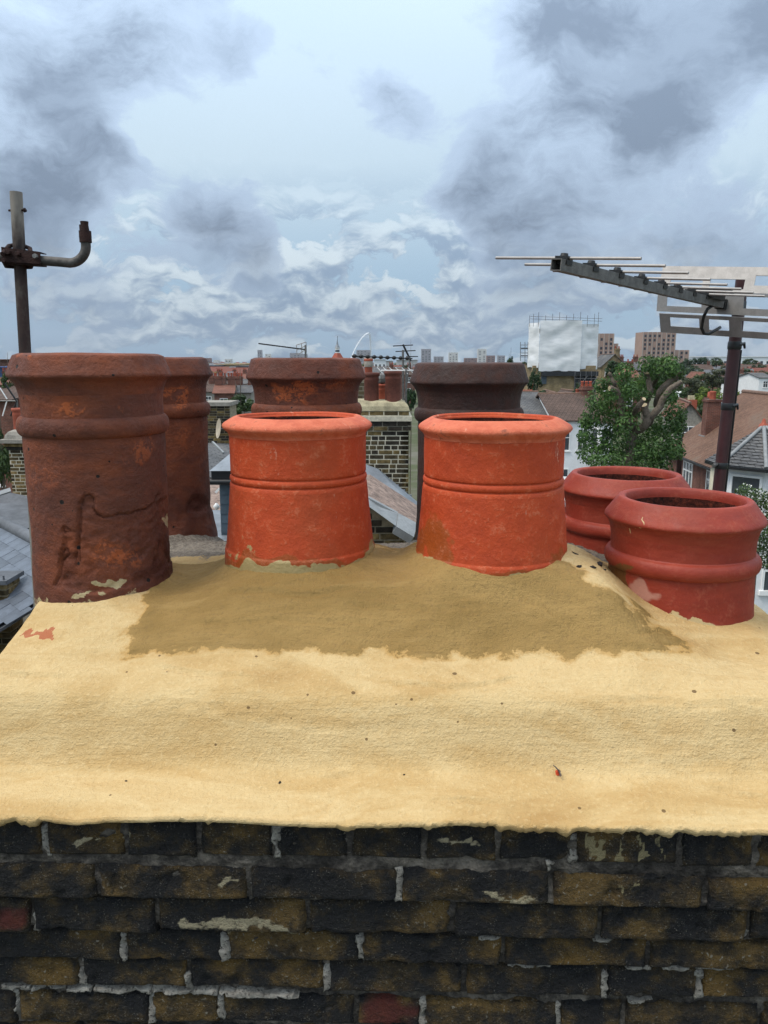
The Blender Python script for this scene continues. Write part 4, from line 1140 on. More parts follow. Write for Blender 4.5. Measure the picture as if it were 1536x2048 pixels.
def m_ground(t):
    n = t.noise(t.co, .02, 6, .6); n2 = t.noise(t.co, .15, 4, .6)
    c = t.ramp(t.m('ADD', t.m('MULTIPLY', n, .5), t.m('MULTIPLY', n2, .5)), [(.34, (.045, .07, .025)), (.5, (.08, .09, .05)), (.62, (.15, .14, .12))])
    setc(t, c, .95, None, .1)
M_GROUND = material('gardens and yards', m_ground)
def set_uvw(o, ax, ay):
    at = o.data.attributes.new('uvw', 'FLOAT_VECTOR', 'POINT'); ax, ay = Vector(ax), Vector(ay); buf = []
    for v in o.data.vertices: buf += (v.co.dot(ax), v.co.dot(ay), 0.0)
    at.data.foreach_set('vector', buf)

# ================================================================== GROUND
g = MB(); NG = 40; vs = []
for j in range(NG + 1):
    for i in range(NG + 1):
        vs.append((-4500 + 9000 * i / NG, -600 + 5800 * j / NG, -.05))
g.add(vs, [(j * (NG + 1) + i, j * (NG + 1) + i + 1, (j + 1) * (NG + 1) + i + 1, (j + 1) * (NG + 1) + i) for j in range(NG) for i in range(NG)])
tag(g.build('ground', M_GROUND), 'gardens and open ground between the houses', kind='structure')
def ribbon(name, m, pts, w, z, h=.0):
    mb = MB(); n = len(pts); vs = []
    for i, p in enumerate(pts):
        p = Vector((*p, 0)); d = (Vector((*pts[min(i + 1, n - 1)], 0)) - Vector((*pts[max(i - 1, 0)], 0))).normalized(); s = Vector((d.y, -d.x, 0))
        vs += [p - s * w / 2 + Vector((0, 0, z)), p + s * w / 2 + Vector((0, 0, z)), p - s * w / 2 + Vector((0, 0, z - h - .05)), p + s * w / 2 + Vector((0, 0, z - h - .05))]
    fs = []
    for i in range(n - 1):
        a = 4 * i; fs += [(a, a + 1, a + 5, a + 4), (a + 2, a, a + 4, a + 6), (a + 1, a + 3, a + 7, a + 5)]
    mb.add(vs, fs); o = mb.build(name, m); return tag(o, kind='structure')
tag(ribbon('road', M_ROAD, [(8.5, -20), (9.8, 30), (10.6, 60), (11.5, 110)], 6.6, .0), 'asphalt street running away on the right')
tag(ribbon('pavement', M_PAVE, [(13.0, -20), (14.2, 30), (15.0, 60), (16, 110)], 2.2, .12, .15), 'paved footway on the far side of the street')
tag(ribbon('pavement', M_PAVE, [(4.0, -20), (5.4, 30), (6.2, 60), (7, 110)], 2.2, .12, .15), 'paved footway on the near side of the street')

# ================================================================== FOLIAGE
def crown_mesh(name, seed, nclump, per, leaf, mat, spread=.24, rz=1.0, gaps=.0):
    q = random.Random(seed); mb = MB(); tone = []; vs = []; fs = []
    cl = []
    for _ in range(nclump):
        while True:
            p = Vector((q.uniform(-1, 1), q.uniform(-1, 1), q.uniform(-1, 1)))
            if .25 < p.length < .86: break
        cl.append((p, q.uniform(.6, 1.25), q.uniform(-.25, .25)))
    for p, s, tn in cl:
        for _ in range(per):
            o = Vector((q.gauss(0, 1), q.gauss(0, 1), q.gauss(0, 1))); o = o / (o.length + 1e-6) * spread * s * q.uniform(.3, 1.0) ** .5
            c = p + o; n = (o.normalized() + Vector((q.uniform(-.8, .8), q.uniform(-.8, .8), q.uniform(-.2, .9)))).normalized()
            a = n.orthogonal().normalized(); a = Matrix.Rotation(q.uniform(0, 6.28), 3, n) @ a; b = n.cross(a)
            L = leaf * q.uniform(.6, 1.25); i0 = len(vs)
            vs += [c - a * L, c - b * L * .55 + n * L * .12, c + a * L, c + b * L * .55 + n * L * .12]; fs.append((i0, i0 + 1, i0 + 2, i0 + 3))
            tone += [max(0, min(1, .45 + tn + q.uniform(-.35, .35)))] * 4
    mb.add(vs, fs); me = mb.mesh(name, mat)
    at = me.attributes.new('tone', 'FLOAT', 'POINT'); at.data.foreach_set('value', tone)
    return me
def trunk_mesh():
    mb = MB(); mb.tube([(0, 0, 0), (.02, 0, .3), (-.01, .02, .6)], [.06, .045, .03], 8)
    for k in range(4):
        a = k * 1.7; mb.tube([(0, 0, .35 + .05 * k), (.2 * math.cos(a), .2 * math.sin(a), .62 + .04 * k)], [.03, .012], 6)
    return mb.mesh('trunk', M_BARK)
TRUNK = trunk_mesh()
CROWN = {}
for k, tone in enumerate(('dark', 'mid', 'lime', 'olive')):
    CROWN[tone] = [crown_mesh('crown', 50 + 10 * k + j, 34, 70, .095, LEAF[tone]) for j in range(2)]
NTREE = [0]
def tree(x, ytop, ybot, wpx, Y, tone, label, group='trees among the far houses'):
    """crown between ytop and ybot in the photograph, wpx wide, Y metres off; trunk reaches the ground"""
    a, b = P(x, ytop, Y), P(x, ybot, Y); r = wpx / 2 * Y / F_PX; k = NTREE[0]; NTREE[0] += 1
    t = thing('tree', label, 'tree', (a.x, Y, 0), group=group)
    zc = (a.z + b.z) / 2; rz_ = max(.5, (a.z - b.z) / 2)
    inst('crown', CROWN[tone][k % 2], t, (0, 0, zc), (0, 0, k * 1.9), (r, r * .9, rz_))
    inst('trunk', TRUNK, t, (0, 0, 0), (0, 0, k), (r * 1.2, r * 1.2, zc / .62))
    return t

# ================================================================== NEARBY STACKS AND ROOFS
BRICK_ME = MB()
def bevel_brick():
    w, h, d, b = .1065, .0315, .10, .004
    vs = []
    for (dx_, dz_, y) in ((w - b, h - b, 0), (w, h, b)):
        vs += [(-dx_, y, -dz_), (dx_, y, -dz_), (dx_, y, dz_), (-dx_, y, dz_)]
    vs += [(-w, d, -h), (w, d, -h), (w, d, h), (-w, d, h)]
    fs = [(0, 1, 2, 3)]
    for o in (0, 4): fs += [(o + i, o + 4 + i, o + 4 + (i + 1) % 4, o + (i + 1) % 4) for i in range(4)]
    return MB().add(vs, fs)
BR_A = bevel_brick().mesh('brick', M_STOCK); BR_B = bevel_brick().mesh('brick', M_STOCK_Y)
def brick_face(parent, o, ux, length, ztop, rows, me, pitch=.0735, seed=1, flemish=False, keep=None):
    """courses of single bricks; o = lower-left reference (world x,y), ux = unit direction along the face"""
    q = random.Random(seed); org = ORG[parent.name]; ang = math.atan2(ux[1], ux[0])
    for r in range(rows):
        z = ztop - (r + .5) * pitch; x = -.112 * (r % 2) - q.choice((.02, .05, .08, .14))
        hdr = (r % 5 == 3) and flemish
        while x < length - .02:
            L = .112 if hdr else .225
            if flemish and not hdr and q.random() < .3: L = .112
            a, b = max(x, 0), min(x + L - .016, length)
            if b - a > .03:
                m = (a + b) / 2
                if keep and not keep(o[0] + ux[0] * m, o[1] + ux[1] * m, z): x += L; continue
                inst('brick', me, parent, Vector((o[0] + ux[0] * m, o[1] + ux[1] * m, z)) - org, (0, 0, ang), ((b - a) / .213, 1, (pitch - .015) / .063))
            x += L
def pot_far(parent, x, y, z, h, r, m, name='pot'):
    mb = MB(); mb.lathe([(r * .96, z - .05), (r * .94, z + h * .70), (r * .98, z + h * .72), (r * .96, z + h * .78), (r * .95, z + h * .86), (r * 1.10, z + h * .90), (r * 1.08, z + h * .99), (r * .98, z + h), (r * .8, z + h), (r * .78, z + h * .6)], 24, (x, y, 0))
    return mb.build(name, m, parent)
def flaunch(parent, x0, x1, y0, y1, z, h, m=None):
    mb = MB(); k = min(.14, (x1 - x0) * .22)
    prof = [(0, 0), (k * .12, h * .45), (k * .45, h * .8), (k, h)]
    vs = []
    for d, zz in prof: vs += [(x0 + d, y0 + d, z + zz), (x1 - d, y0 + d, z + zz), (x1 - d, y1 - d, z + zz), (x0 + d, y1 - d, z + zz)]
    fs = [(4 * j + i, 4 * j + (i + 1) % 4, 4 * j + 4 + (i + 1) % 4, 4 * j + 4 + i) for j in range(3) for i in range(4)] + [(12, 13, 14, 15)]
    return mb.add(vs, fs).build('flaunching', m or M_FLAUNCH, parent)

# --- the stack seen between the two terracotta pots
a, b = P(722, 822, 12.0), P(818, 822, 12.0)
x0, x1, zt = -.62, b.x, a.z
CS = thing('chimney_stack', 'neighbouring brick chimney stack with pale joints seen between the terracotta pots', 'chimney', (.0, 12.3, 6.5))
mb = MB(); mb.box((x0 + .012, 12.004, 6.5), (x1 - .012, 12.9, zt - .002)); mb.build('mortar_core', M_JOINT, CS)
brick_face(CS, (x0, 12.0), (1, 0), x1 - x0, zt, 1, BR_A, seed=3)
mb = MB(); mb.box((x0 - .03, 11.955, zt - .155), (x1 + .045, 12.95, zt - .08)); mb.build('oversailing_course', M_JOINT, CS)
brick_face(CS, (x0 - .02, 11.975), (1, 0), x1 - x0 + .05, zt - .16, 2, BR_A, seed=4)
brick_face(CS, (x0, 12.0), (1, 0), x1 - x0, zt - .31, 22, BR_A, seed=5, flemish=True)
brick_face(CS, (x1, 12.0), (0, 1), .9, zt - .31, 22, BR_A, seed=6)
flaunch(CS, x0 - .01, x1 + .01, 11.99, 12.92, zt, .155)
for xp, yb, rp, yt, YY in ((743, 800, 15.2, 745, 12.22), (786, 800, 16.4, 742, 12.20)):
    c = P(xp, yb, YY); tp = P(xp, yt, YY)
    t = thing('chimney_pot', 'brown pot on the neighbouring stack, %s of its front two' % ('left' if xp < 760 else 'right'), 'chimney pot', c, group='pots on the neighbouring stack')
    pot_far(t, c.x, YY, c.z, tp.z - c.z, rp * YY / F_PX, M_POT_FAR)
c = P(764, 798, 12.62); tp = P(764, 768, 12.62)
t = thing('chimney_pot', 'short reddish pot between and behind the neighbouring stack front pots', 'chimney pot', c, group='pots on the neighbouring stack')
pot_far(t, c.x, c.y, c.z - .1, tp.z - c.z + .1, .10, M_POT_FARR)
mb = MB(); cw = P(765, 757, 12.62)
mb.lathe([(.02, -.09), (.075, -.06), (.085, 0), (.07, .06), (.02, .09)], 10, cw, smooth=False); mb.build('wire_balloon', M_STEEL, t)
c = P(737, 745, 14.2); tp = P(737, 717, 14.2)
t = thing('chimney_pot', 'grey topped red pot just behind the orange patched brown pot', 'chimney pot', P(737, 760, 14.2), group='pots on the neighbouring stack')
pot_far(t, c.x, 14.2, P(737, 765, 14.2).z, tp.z - P(737, 765, 14.2).z, .075, M_POT_FARR)
MB().lathe([(.078, 0), (.08, .16), (.07, .165)], 16, P(737, 734, 14.2)).build('grey_collar', M_CEMENT, t)
# hidden body that carries that pot and the far left aerial
HS = thing('chimney_stack', 'sooty chimney stack hidden behind the orange patched brown pot', 'chimney', (-1.0, 14.4, 6.5))
za = P(737, 762, 14.2).z
mb = MB(); mb.box((-2.1, 14.0, 6.5), (-.1, 14.8, za)); mb.build('stack_body', M_BW_DARK, HS)
# stepped flashing, weathered verge and lead capping below it
RF = thing('lean_to_roof', 'sloping roof verge with lead capping between the terracotta pots', 'roof', P(780, 1080, 8.0))
def slab(name, m, px, Ys, thick, parent, uv=None):
    pts = [P(x, y, Y) for (x, y), Y in zip(px, Ys)]
    n = (pts[1] - pts[0]).cross(pts[2] - pts[0]).normalized()
    if n.y > 0: n = -n
    return MB().prism(pts, -n * thick).build(name, m, parent)
slab('lead_flashing', M_LEAD, [(690, 915), (755, 938), (835, 1005), (835, 1020), (690, 958)], [11.7] * 3 + [11.3] * 2, .06, RF)
slab('tiled_verge', M_RUBBLE, [(690, 950), (740, 952), (835, 1014), (832, 1050), (738, 1000), (690, 990)], [9.9, 9.9, 9.9, 8.6, 8.6, 8.6], .12, RF)
slab('lead_capping', M_LEADP, [(690, 988), (738, 996), (796, 1027), (792, 1052), (739, 1014), (690, 985)], [8.5, 8.5, 8.5, 8.2, 8.2, 8.2], .10, RF)
slab('lead_capping', M_LEADP, [(797, 1026), (834, 1046), (828, 1074), (793, 1053)], [8.48, 8.48, 8.18, 8.18], .10, RF)
for k in range(6):   # steps of the flashing dressed up the brickwork
    x, y = 752 + 13 * k, 946 + 10.2 * k; a = P(x, y - 5, 11.96); MB().box((a.x - .06, 11.955, a.z - .11), (a.x + .05, 11.985, a.z + .02)).build('flashing_step', M_LEAD, RF)
W0 = P(690, 1010, 8.0); W1 = P(840, 1010, 8.0)
LW = thing('party_wall', 'sooty brick party wall below the lead capping', 'wall', (W0.x, 8.0, 5.0))
zt2 = P(760, 985, 8.5).z
slab('mortar_core', M_JOINT_G, [(690, 1000), (738, 1012), (793, 1050), (836, 1076), (836, 1300), (690, 1300)], [8.512] * 6, .2, LW)
brick_face(LW, (W0.x, 8.5), (1, 0), W1.x - W0.x + .1, zt2, 12, BR_A, pitch=.078, seed=9, keep=lambda x, y, z: proj((x, y, z))[1] > 1017 + max(0, proj((x, y, z))[0] - 735) * .66)

# --- stack at the far left
a, b = P(17, 900, 16.0), P(62, 900, 16.0)
LS = thing('chimney_stack', 'yellowish brick chimney stack at the left edge behind the cracked pot', 'chimney', (a.x + .4, 16.4, 6.5))
zt = a.z; xa, xb = a.x, a.x + .95
mb = MB(); mb.box((xa + .005, 16.004, 5.0), (xb, 16.9, zt)); mb.build('mortar_core', M_JOINT, LS)
brick_face(LS, (xa, 16.0), (1, 0), xb - xa, zt, 22, BR_B, seed=13, flemish=True)
for k, (dx_, m) in enumerate(((.03, M_STOCK), (.06, M_STOCK), (.13, M_CEMENT))):
    mb = MB(); mb.box((xa - dx_, 16 - dx_, zt + .075 * k), (xb + dx_, 16.9 + dx_, zt + .075 * (k + 1) - .003)); mb.build('oversailing_course', m, LS)
flaunch(LS, xa - .05, xb + .05, 15.95, 16.95, zt + .222, .19, M_CEMENT)
c = P(40, 860, 16.3); tp = P(40, 816, 16.3)
t = thing('chimney_pot', 'plain red pot on the stack at the left edge', 'chimney pot', c)
pot_far(t, c.x, 16.3, c.z - .06, tp.z - c.z + .06, .125, M_POT_FARR)

# --- slate roof at lower left: every slate a piece
SR = thing('slate_roof', 'blue grey slate roof at the lower left below the stack', 'roof', P(30, 1150, 9.5))
so = P(0, 1060, 11.0); e1 = (P(63, 1095, 9.94) - so); e1.z = 0; e1.normalize()
hz = Vector((-e1.y, e1.x, 0))                      # horizontal direction in which the slope rises
if hz.y < 0: hz = -hz
e2 = (hz * math.cos(R(24)) + Vector((0, 0, 1)) * math.sin(R(24))).normalized(); nn = e1.cross(e2).normalized()
if nn.z < 0: nn = -nn
mb = MB(); mb.obox(so - e1 * 3.4 - e2 * 3.2 - nn * .06, e1 * 6.6, e2 * 3.25, nn * .03); mb.build('roof_deck', M_SLATE_D, SR)
def slate_me():
    w, l, t = .122, .30, .008
    return MB().hexa([(-w, -l / 2, 0), (w, -l / 2, 0), (w, l / 2, -.006), (-w, l / 2, -.006), (-w, -l / 2, t), (w, -l / 2, t), (w, l / 2, t - .006), (-w, l / 2, t - .006)]).mesh('slate', M_SLATE)
SL = slate_me(); rot = Matrix((e1, e2, nn)).transposed().to_euler(); org = ORG[SR.name]
for r in range(16):
    for k in range(26):
        c = so + e1 * (-3.2 + .25 * k + (.125 if r % 2 else 0)) + e2 * (-3.0 + .20 * r) + nn * (.004 + random.uniform(-.001, .004))
        px, py = proj(c)
        if -60 < px < 130 and 960 < py < 1300: inst('slate', SL, SR, c - org, rot)
rl = so + e2 * .12
mb = MB(); mb.tube([rl - e1 * 3.2, rl + e1 * 3.0], .09, 10); mb.build('ridge', M_SLATE_D, SR)
DH = thing('flat_roof', 'dark flat felted roof beside the left stack', 'roof', P(20, 1030, 13.0))
slab('felt_sheet', M_SLATE_D, [(-60, 1010), (22, 985), (90, 1000), (90, 1050), (20, 1062), (-60, 1030)], [14.5, 15, 15, 12.6, 12.3, 12.6], .3, DH)
slab('lead_hip', M_LEADP, [(-60, 1000), (20, 975), (22, 982), (-60, 1010)], [14.6, 15.2, 15.1, 14.5], .08, DH)
pr = P(5, 1168, 8.6)
PI = thing('brick_pier', 'small brick pier with black cap on the lower left roof edge', 'pier', (pr.x, 8.7, 6.5))
xx = P(15, 1200, 8.6).x
mb = MB(); mb.box((xx - .42, 8.612, 6.5), (xx - .01, 8.95, pr.z)); mb.build('mortar_core', M_JOINT_G, PI)
brick_face(PI, (xx - .43, 8.6), (1, 0), .43, pr.z, 12, BR_B, seed=21); brick_face(PI, (xx, 8.6), (0, 1), .34, pr.z, 12, BR_B, seed=22)
mb = MB(); mb.box((xx - .47, 8.55, pr.z), (xx + .03, 9.0, pr.z + .05)); mb.tube([(xx - .02, 8.6, pr.z), (xx - .02, 8.6, pr.z + .10)], .012, 6); mb.build('cap', M_SLATE_D, PI)

# --- gap between the left pots: stack with satellite dish, roofs, slate-clad dormer
a = P(405, 812, 23.0); b = P(458, 812, 23.0)
DW = thing('chimney_stack', 'sooty chimney stack with satellite dish left of the terracotta pair', 'chimney', (a.x + .4, 23.4, 5.0))
mb = MB(); mb.box((a.x + .012, 23.012, 5.0), (b.x - .012, 24.2, a.z)); mb.build('mortar_core', M_JOINT_G, DW)
brick_face(DW, (a.x, 23.0), (1, 0), b.x - a.x, a.z, 22, BR_A, seed=31)
mb = MB(); mb.box((a.x - .06, 22.93, a.z), (b.x + .04, 24.25, a.z + .11)); mb.build('coping', M_CEMENT, DW)
t = thing('satellite_dish', 'pale satellite dish turned sideways on the sooty stack', 'satellite dish', P(439, 855, 22.6))
cD = P(439, 857, 22.55); rD = 20 * 22.6 / F_PX; nD = Vector((-.90, -.42, .15)).normalized(); aD = nD.cross(Vector((0, 0, 1))).normalized(); bD = aD.cross(nD)
mb = MB(); vs = []; fs = []
for j in range(7):
    rr = j / 6
    for k in range(24):
        th_ = 2 * math.pi * k / 24; vs.append(cD + (aD * math.cos(th_) + bD * math.sin(th_)) * rr * rD + nD * (.12 * rr * rr * rD))
for j in range(6):
    for k in range(24): fs.append((j * 24 + k, j * 24 + (k + 1) % 24, (j + 1) * 24 + (k + 1) % 24, (j + 1) * 24 + k))
M_DISH = worn('pale dish enamel', (.42, .36, .28), .2, 4, .5, .1)
mb.add(vs, fs, True); mb.build('reflector', M_DISH, t)
mb = MB(); mb.tube([cD, cD - nD * .15, P(437, 860, 23.0)], .02, 8); mb.build('bracket', M_STEEL, t)
def roof_plane(name, label, m, px, Ys, thick=.12, cat='roof', uv=True):
    pts = [P(x, y, Y) for (x, y), Y in zip(px, Ys)]
    t = thing(name, label, cat, pts[-1])
    n = (pts[1] - pts[0]).cross(pts[2] - pts[0]).normalized()
    if n.z < 0: n = -n
    o = MB().prism(pts, -n * thick).build('roof_covering', m, t)
    e = (pts[1] - pts[0]).normalized(); set_uvw(o, e, n.cross(e))
    return t
roof_plane('slate_roof', 'weathered grey slate roof below the satellite dish', M_TILE_GR, [(395, 880), (480, 884), (480, 925), (395, 905)], [24, 24, 19, 19])
roof_plane('slate_roof', 'grey slate roof with white flashing below the dish roof', M_TILE_GR, [(395, 900), (480, 930), (480, 965), (395, 950)], [18.5, 18.5, 14, 14])
roof_plane('tiled_roof', 'mottled tiled slope beside the dark clad dormer', M_RUBBLE, [(400, 958), (470, 958), (470, 1022), (400, 1018)], [13.5, 13.5, 11, 11])
t = roof_plane('flat_roof', 'pale blue grey flat roof beside the dark clad dormer', M_LEAD, [(390, 1020), (470, 1020), (470, 1100), (390, 1100)], [10.0, 10.0, 7.4, 7.4])
mb = MB(); mb.bar(P(425, 884, 18.9), P(447, 906, 18.2), .05, .04); mb.build('flashing', M_LEADP, t)
mb = MB(); mb.bar(P(431, 985, 10.9), P(439, 977, 10.9), .03, .03); mb.build('vent_pipe', M_FRAME, t)
mb = MB(); mb.lathe([(.01, -.05), (.05, 0), (.01, .05)], 10, P(433, 1013, 10.4)); mb.build('vent_cap', M_FRAME, t)
DO = thing('dormer', 'dark slate blue clad dormer with lead roof left of the terracotta pots', 'dormer', P(470, 1080, 8.2))
xl = P(441, 1000, 8.2).x; xr = xl + .95; zt = P(441, 964, 8.2).z; zb = P(441, 1100, 8.2).z
mb = MB(); mb.box((xl, 8.2, zb - .5), (xr, 10.2, zt)); mb.build('wall', M_LEADD, DO)
for k in range(9):
    z = zt - .03 - .105 * k; mb = MB(); mb.hexa([(xl - .004, 8.186, z - .105), (xr, 8.186, z - .105), (xr, 8.199, z - .105), (xl - .004, 8.199, z - .105), (xl - .004, 8.194, z - .002), (xr, 8.194, z - .002), (xr, 8.199, z - .002), (xl - .004, 8.199, z - .002)]); mb.build('cladding_board', M_LEADD, DO)
mb = MB(); mb.box((xl - .03, 8.15, zt), (xr, 10.2, zt + .035)); mb.build('soffit', M_FRAME, DO)
mb = MB(); mb.box((xl - .065, 8.10, zt + .036), (xr, 10.25, zt + .135)); mb.build('fascia', M_BLACK, DO)
mb = MB(); z = zt + .136
mb.hexa([(xl - .08, 8.08, z), (xr, 8.08, z), (xr, 10.2, z), (xl - .08, 10.2, z), (xl + .10, 8.6, z + .17), (xr, 8.6, z + .17), (xr, 9.9, z + .17), (xl + .10, 9.9, z + .17)]); mb.build('lead_roof', M_LEAD, DO)
mb = MB(); mb.tube([(xl - .09, 8.07, zt + .02), (xr, 8.07, zt + .02)], .03, 10); mb.build('gutter', M_BLACK, DO)

# --- far aerials
def yagi(label, base, boom, rods, rl, rdir, rr, mast_to, m=M_BLACK, mrod=None, brad=.012, extra=None):
    t = thing('tv_aerial', label, 'aerial', base, group='television aerials on the roofs')
    MB().tube(mast_to, .018, 8).build('mast', M_STEEL, t)
    MB().tube(boom, brad, 8).build('boom', m, t)
    a, b = Vector(boom[0]), Vector(boom[1]); rdir = Vector(rdir).normalized()
    for k in range(rods):
        c = a + (b - a) * (k + .3) / rods
        MB().tube([c - rdir * rl / 2, c + rdir * rl / 2], rr, 6).build('rod', mrod or m, t)
    return t
Y = 14.3
bm = [P(517, 687, Y - .3), P(610, 699, Y)]
t = yagi('small dark aerial on the skyline above the orange patched pot', (-1.45, Y, P(612, 760, Y).z), bm, 9, .14, (.25, -1, 0), .006, [P(612, 775, Y), P(611, 690, Y)])
for a_, b_ in (((593, 690), (612, 684)), ((594, 700), (613, 690)), ((594, 710), (613, 698)), ((593, 690), (594, 711)), ((612, 684), (613, 704)), ((603, 687), (604, 708))):
    MB().tube([P(*a_, Y + .1), P(*b_, Y + .1)], .007, 6).build('reflector_rod', M_ROD, t)
Y = 12.6
t = yagi('black aerial pointing left with round clamps above the neighbouring stack', (P(806, 800, Y).x, Y, P(806, 820, Y).z), [P(704, 712, Y - 1.2), P(824, 717, Y)], 10, .16, (.12, -1, 0), .008, [P(806, 860, Y), P(806, 700, Y)], brad=.010)
for k in range(9):
    c = P(709 + 13.2 * k, 712.3 + .55 * k, Y - 1.15 + .12 * k); MB().lathe([(.006, -.03), (.035, -.015), (.035, .012), (.012, .03)], 10, c).build('rod_clamp', M_BLACK, t)
Y = 12.75
t = thing('tv_aerial', 'tilted dark aerial with three crossbars right of the neighbouring stack', 'aerial', P(812, 800, Y), group='television aerials on the roofs')
MB().tube([P(806, 689, Y), P(822, 722, Y)], .016, 8).build('boom', M_BLACK, t)
MB().tube([P(810, 850, Y), P(809, 800, Y), P(820, 718, Y)], .012, 8).build('mast', M_STEEL, t)
for a_, b_ in (((786, 692), (826, 690)), ((791, 703), (831, 701)), ((812, 713), (836, 713))): MB().tube([P(*a_, Y), P(*b_, Y)], .008, 6).build('rod', M_BLACK, t)
Y = 12.45
t = thing('tv_aerial', 'white herringbone aerial lying low above the neighbouring stack pots', 'aerial', P(812, 790, Y), group='television aerials on the roofs')
MB().tube([P(762, 741, Y), P(832, 741, Y)], .010, 8).build('boom', M_FRAME, t)
MB().tube([P(812, 850, Y), P(812, 738, Y)], .016, 8).build('mast', M_STEEL, t)
for k in range(6):
    x = 754 + 12.3 * k
    MB().tube([P(x, 735, Y), P(x + 6, 741, Y), P(x + 12, 748, Y)], .0075, 6).build('rod', M_FRAME, t)
    MB().tube([P(x + 6, 742, Y), P(x + 20, 740, Y)], .005, 6).build('link_wire', M_FRAME, t)
Y = 17.0
t = thing('tv_aerial', 'black and white aerial leaning over the left edge stack', 'aerial', P(30, 860, Y), group='television aerials on the roofs')
MB().tube([P(9, 766, Y), P(34, 803, Y)], .020, 8).build('boom', M_BLACK, t)
MB().tube([P(34, 803, Y), P(21, 832, Y)], .018, 8).build('strut', M_BLACK, t)
MB().tube([P(-40, 802, Y), P(34, 802, Y)], .016, 8).build('cross_boom', M_STEEL, t)
MB().tube([P(0, 776, Y), P(14, 798, Y)], .014, 6).build('rod', M_FRAME, t); MB().tube([P(5, 832, Y), P(14, 802, Y)], .014, 6).build('rod', M_FRAME, t)
MB().tube([P(36, 862, Y), P(34, 800, Y)], .016, 8).build('mast', M_STEEL, t)
# ================================================================== HOUSES
def window(parent, x, z, w, h, y=0.0, bars=1, nx=(0, -1), proud=.05, detail=True):
    """sash window on a wall; local coordinates: centre (x,z) along the wall through (0,y), wall normal nx"""
    n = Vector((nx[0], nx[1], 0)); e = Vector((-n.y, n.x, 0)); o = e * x + Vector((0, 0, z)) - n * (-y if False else 0) + Vector((0, y, 0)) * (1 if nx == (0, -1) else 0)
    if nx != (0, -1): o = e * x + Vector((0, 0, z)) + n * y
    f = .07; mb = MB()
    def q(a, b, c, d, dep0, dep1): mb.obox(o + e * a + Vector((0, 0, c)) + n * dep0, e * (b - a), Vector((0, 0, d - c)), n * (dep1 - dep0))
    q(-w / 2, w / 2, h / 2 - f, h / 2, .0, proud); q(-w / 2, w / 2, -h / 2, -h / 2 + f, .0, proud)
    q(-w / 2, -w / 2 + f, -h / 2 + f, h / 2 - f, .0, proud); q(w / 2 - f, w / 2, -h / 2 + f, h / 2 - f, .0, proud)
    if detail:
        q(-w / 2 + f, w / 2 - f, -.03 + h * .1, .03 + h * .1, .0, proud - .004)
        for k in range(bars):
            xx = -w / 2 + (k + 1) * w / (bars + 1); q(xx - .025, xx + .025, -h / 2 + f, h / 2 - f, .0, proud - .008)
        q(-w / 2 - .08, w / 2 + .08, -h / 2 - .10, -h / 2 - .003, .0, proud + .06)
    fr = mb.build('window', M_FRAME, parent, world=False)
    mb = MB(); mb.obox(o + e * (-w / 2 + f) + Vector((0, 0, -h / 2 + f)) + n * .004, e * (w - 2 * f), Vector((0, 0, h - 2 * f)), n * .012)
    mb.build('pane', M_GLASS, fr, world=False)
    return fr
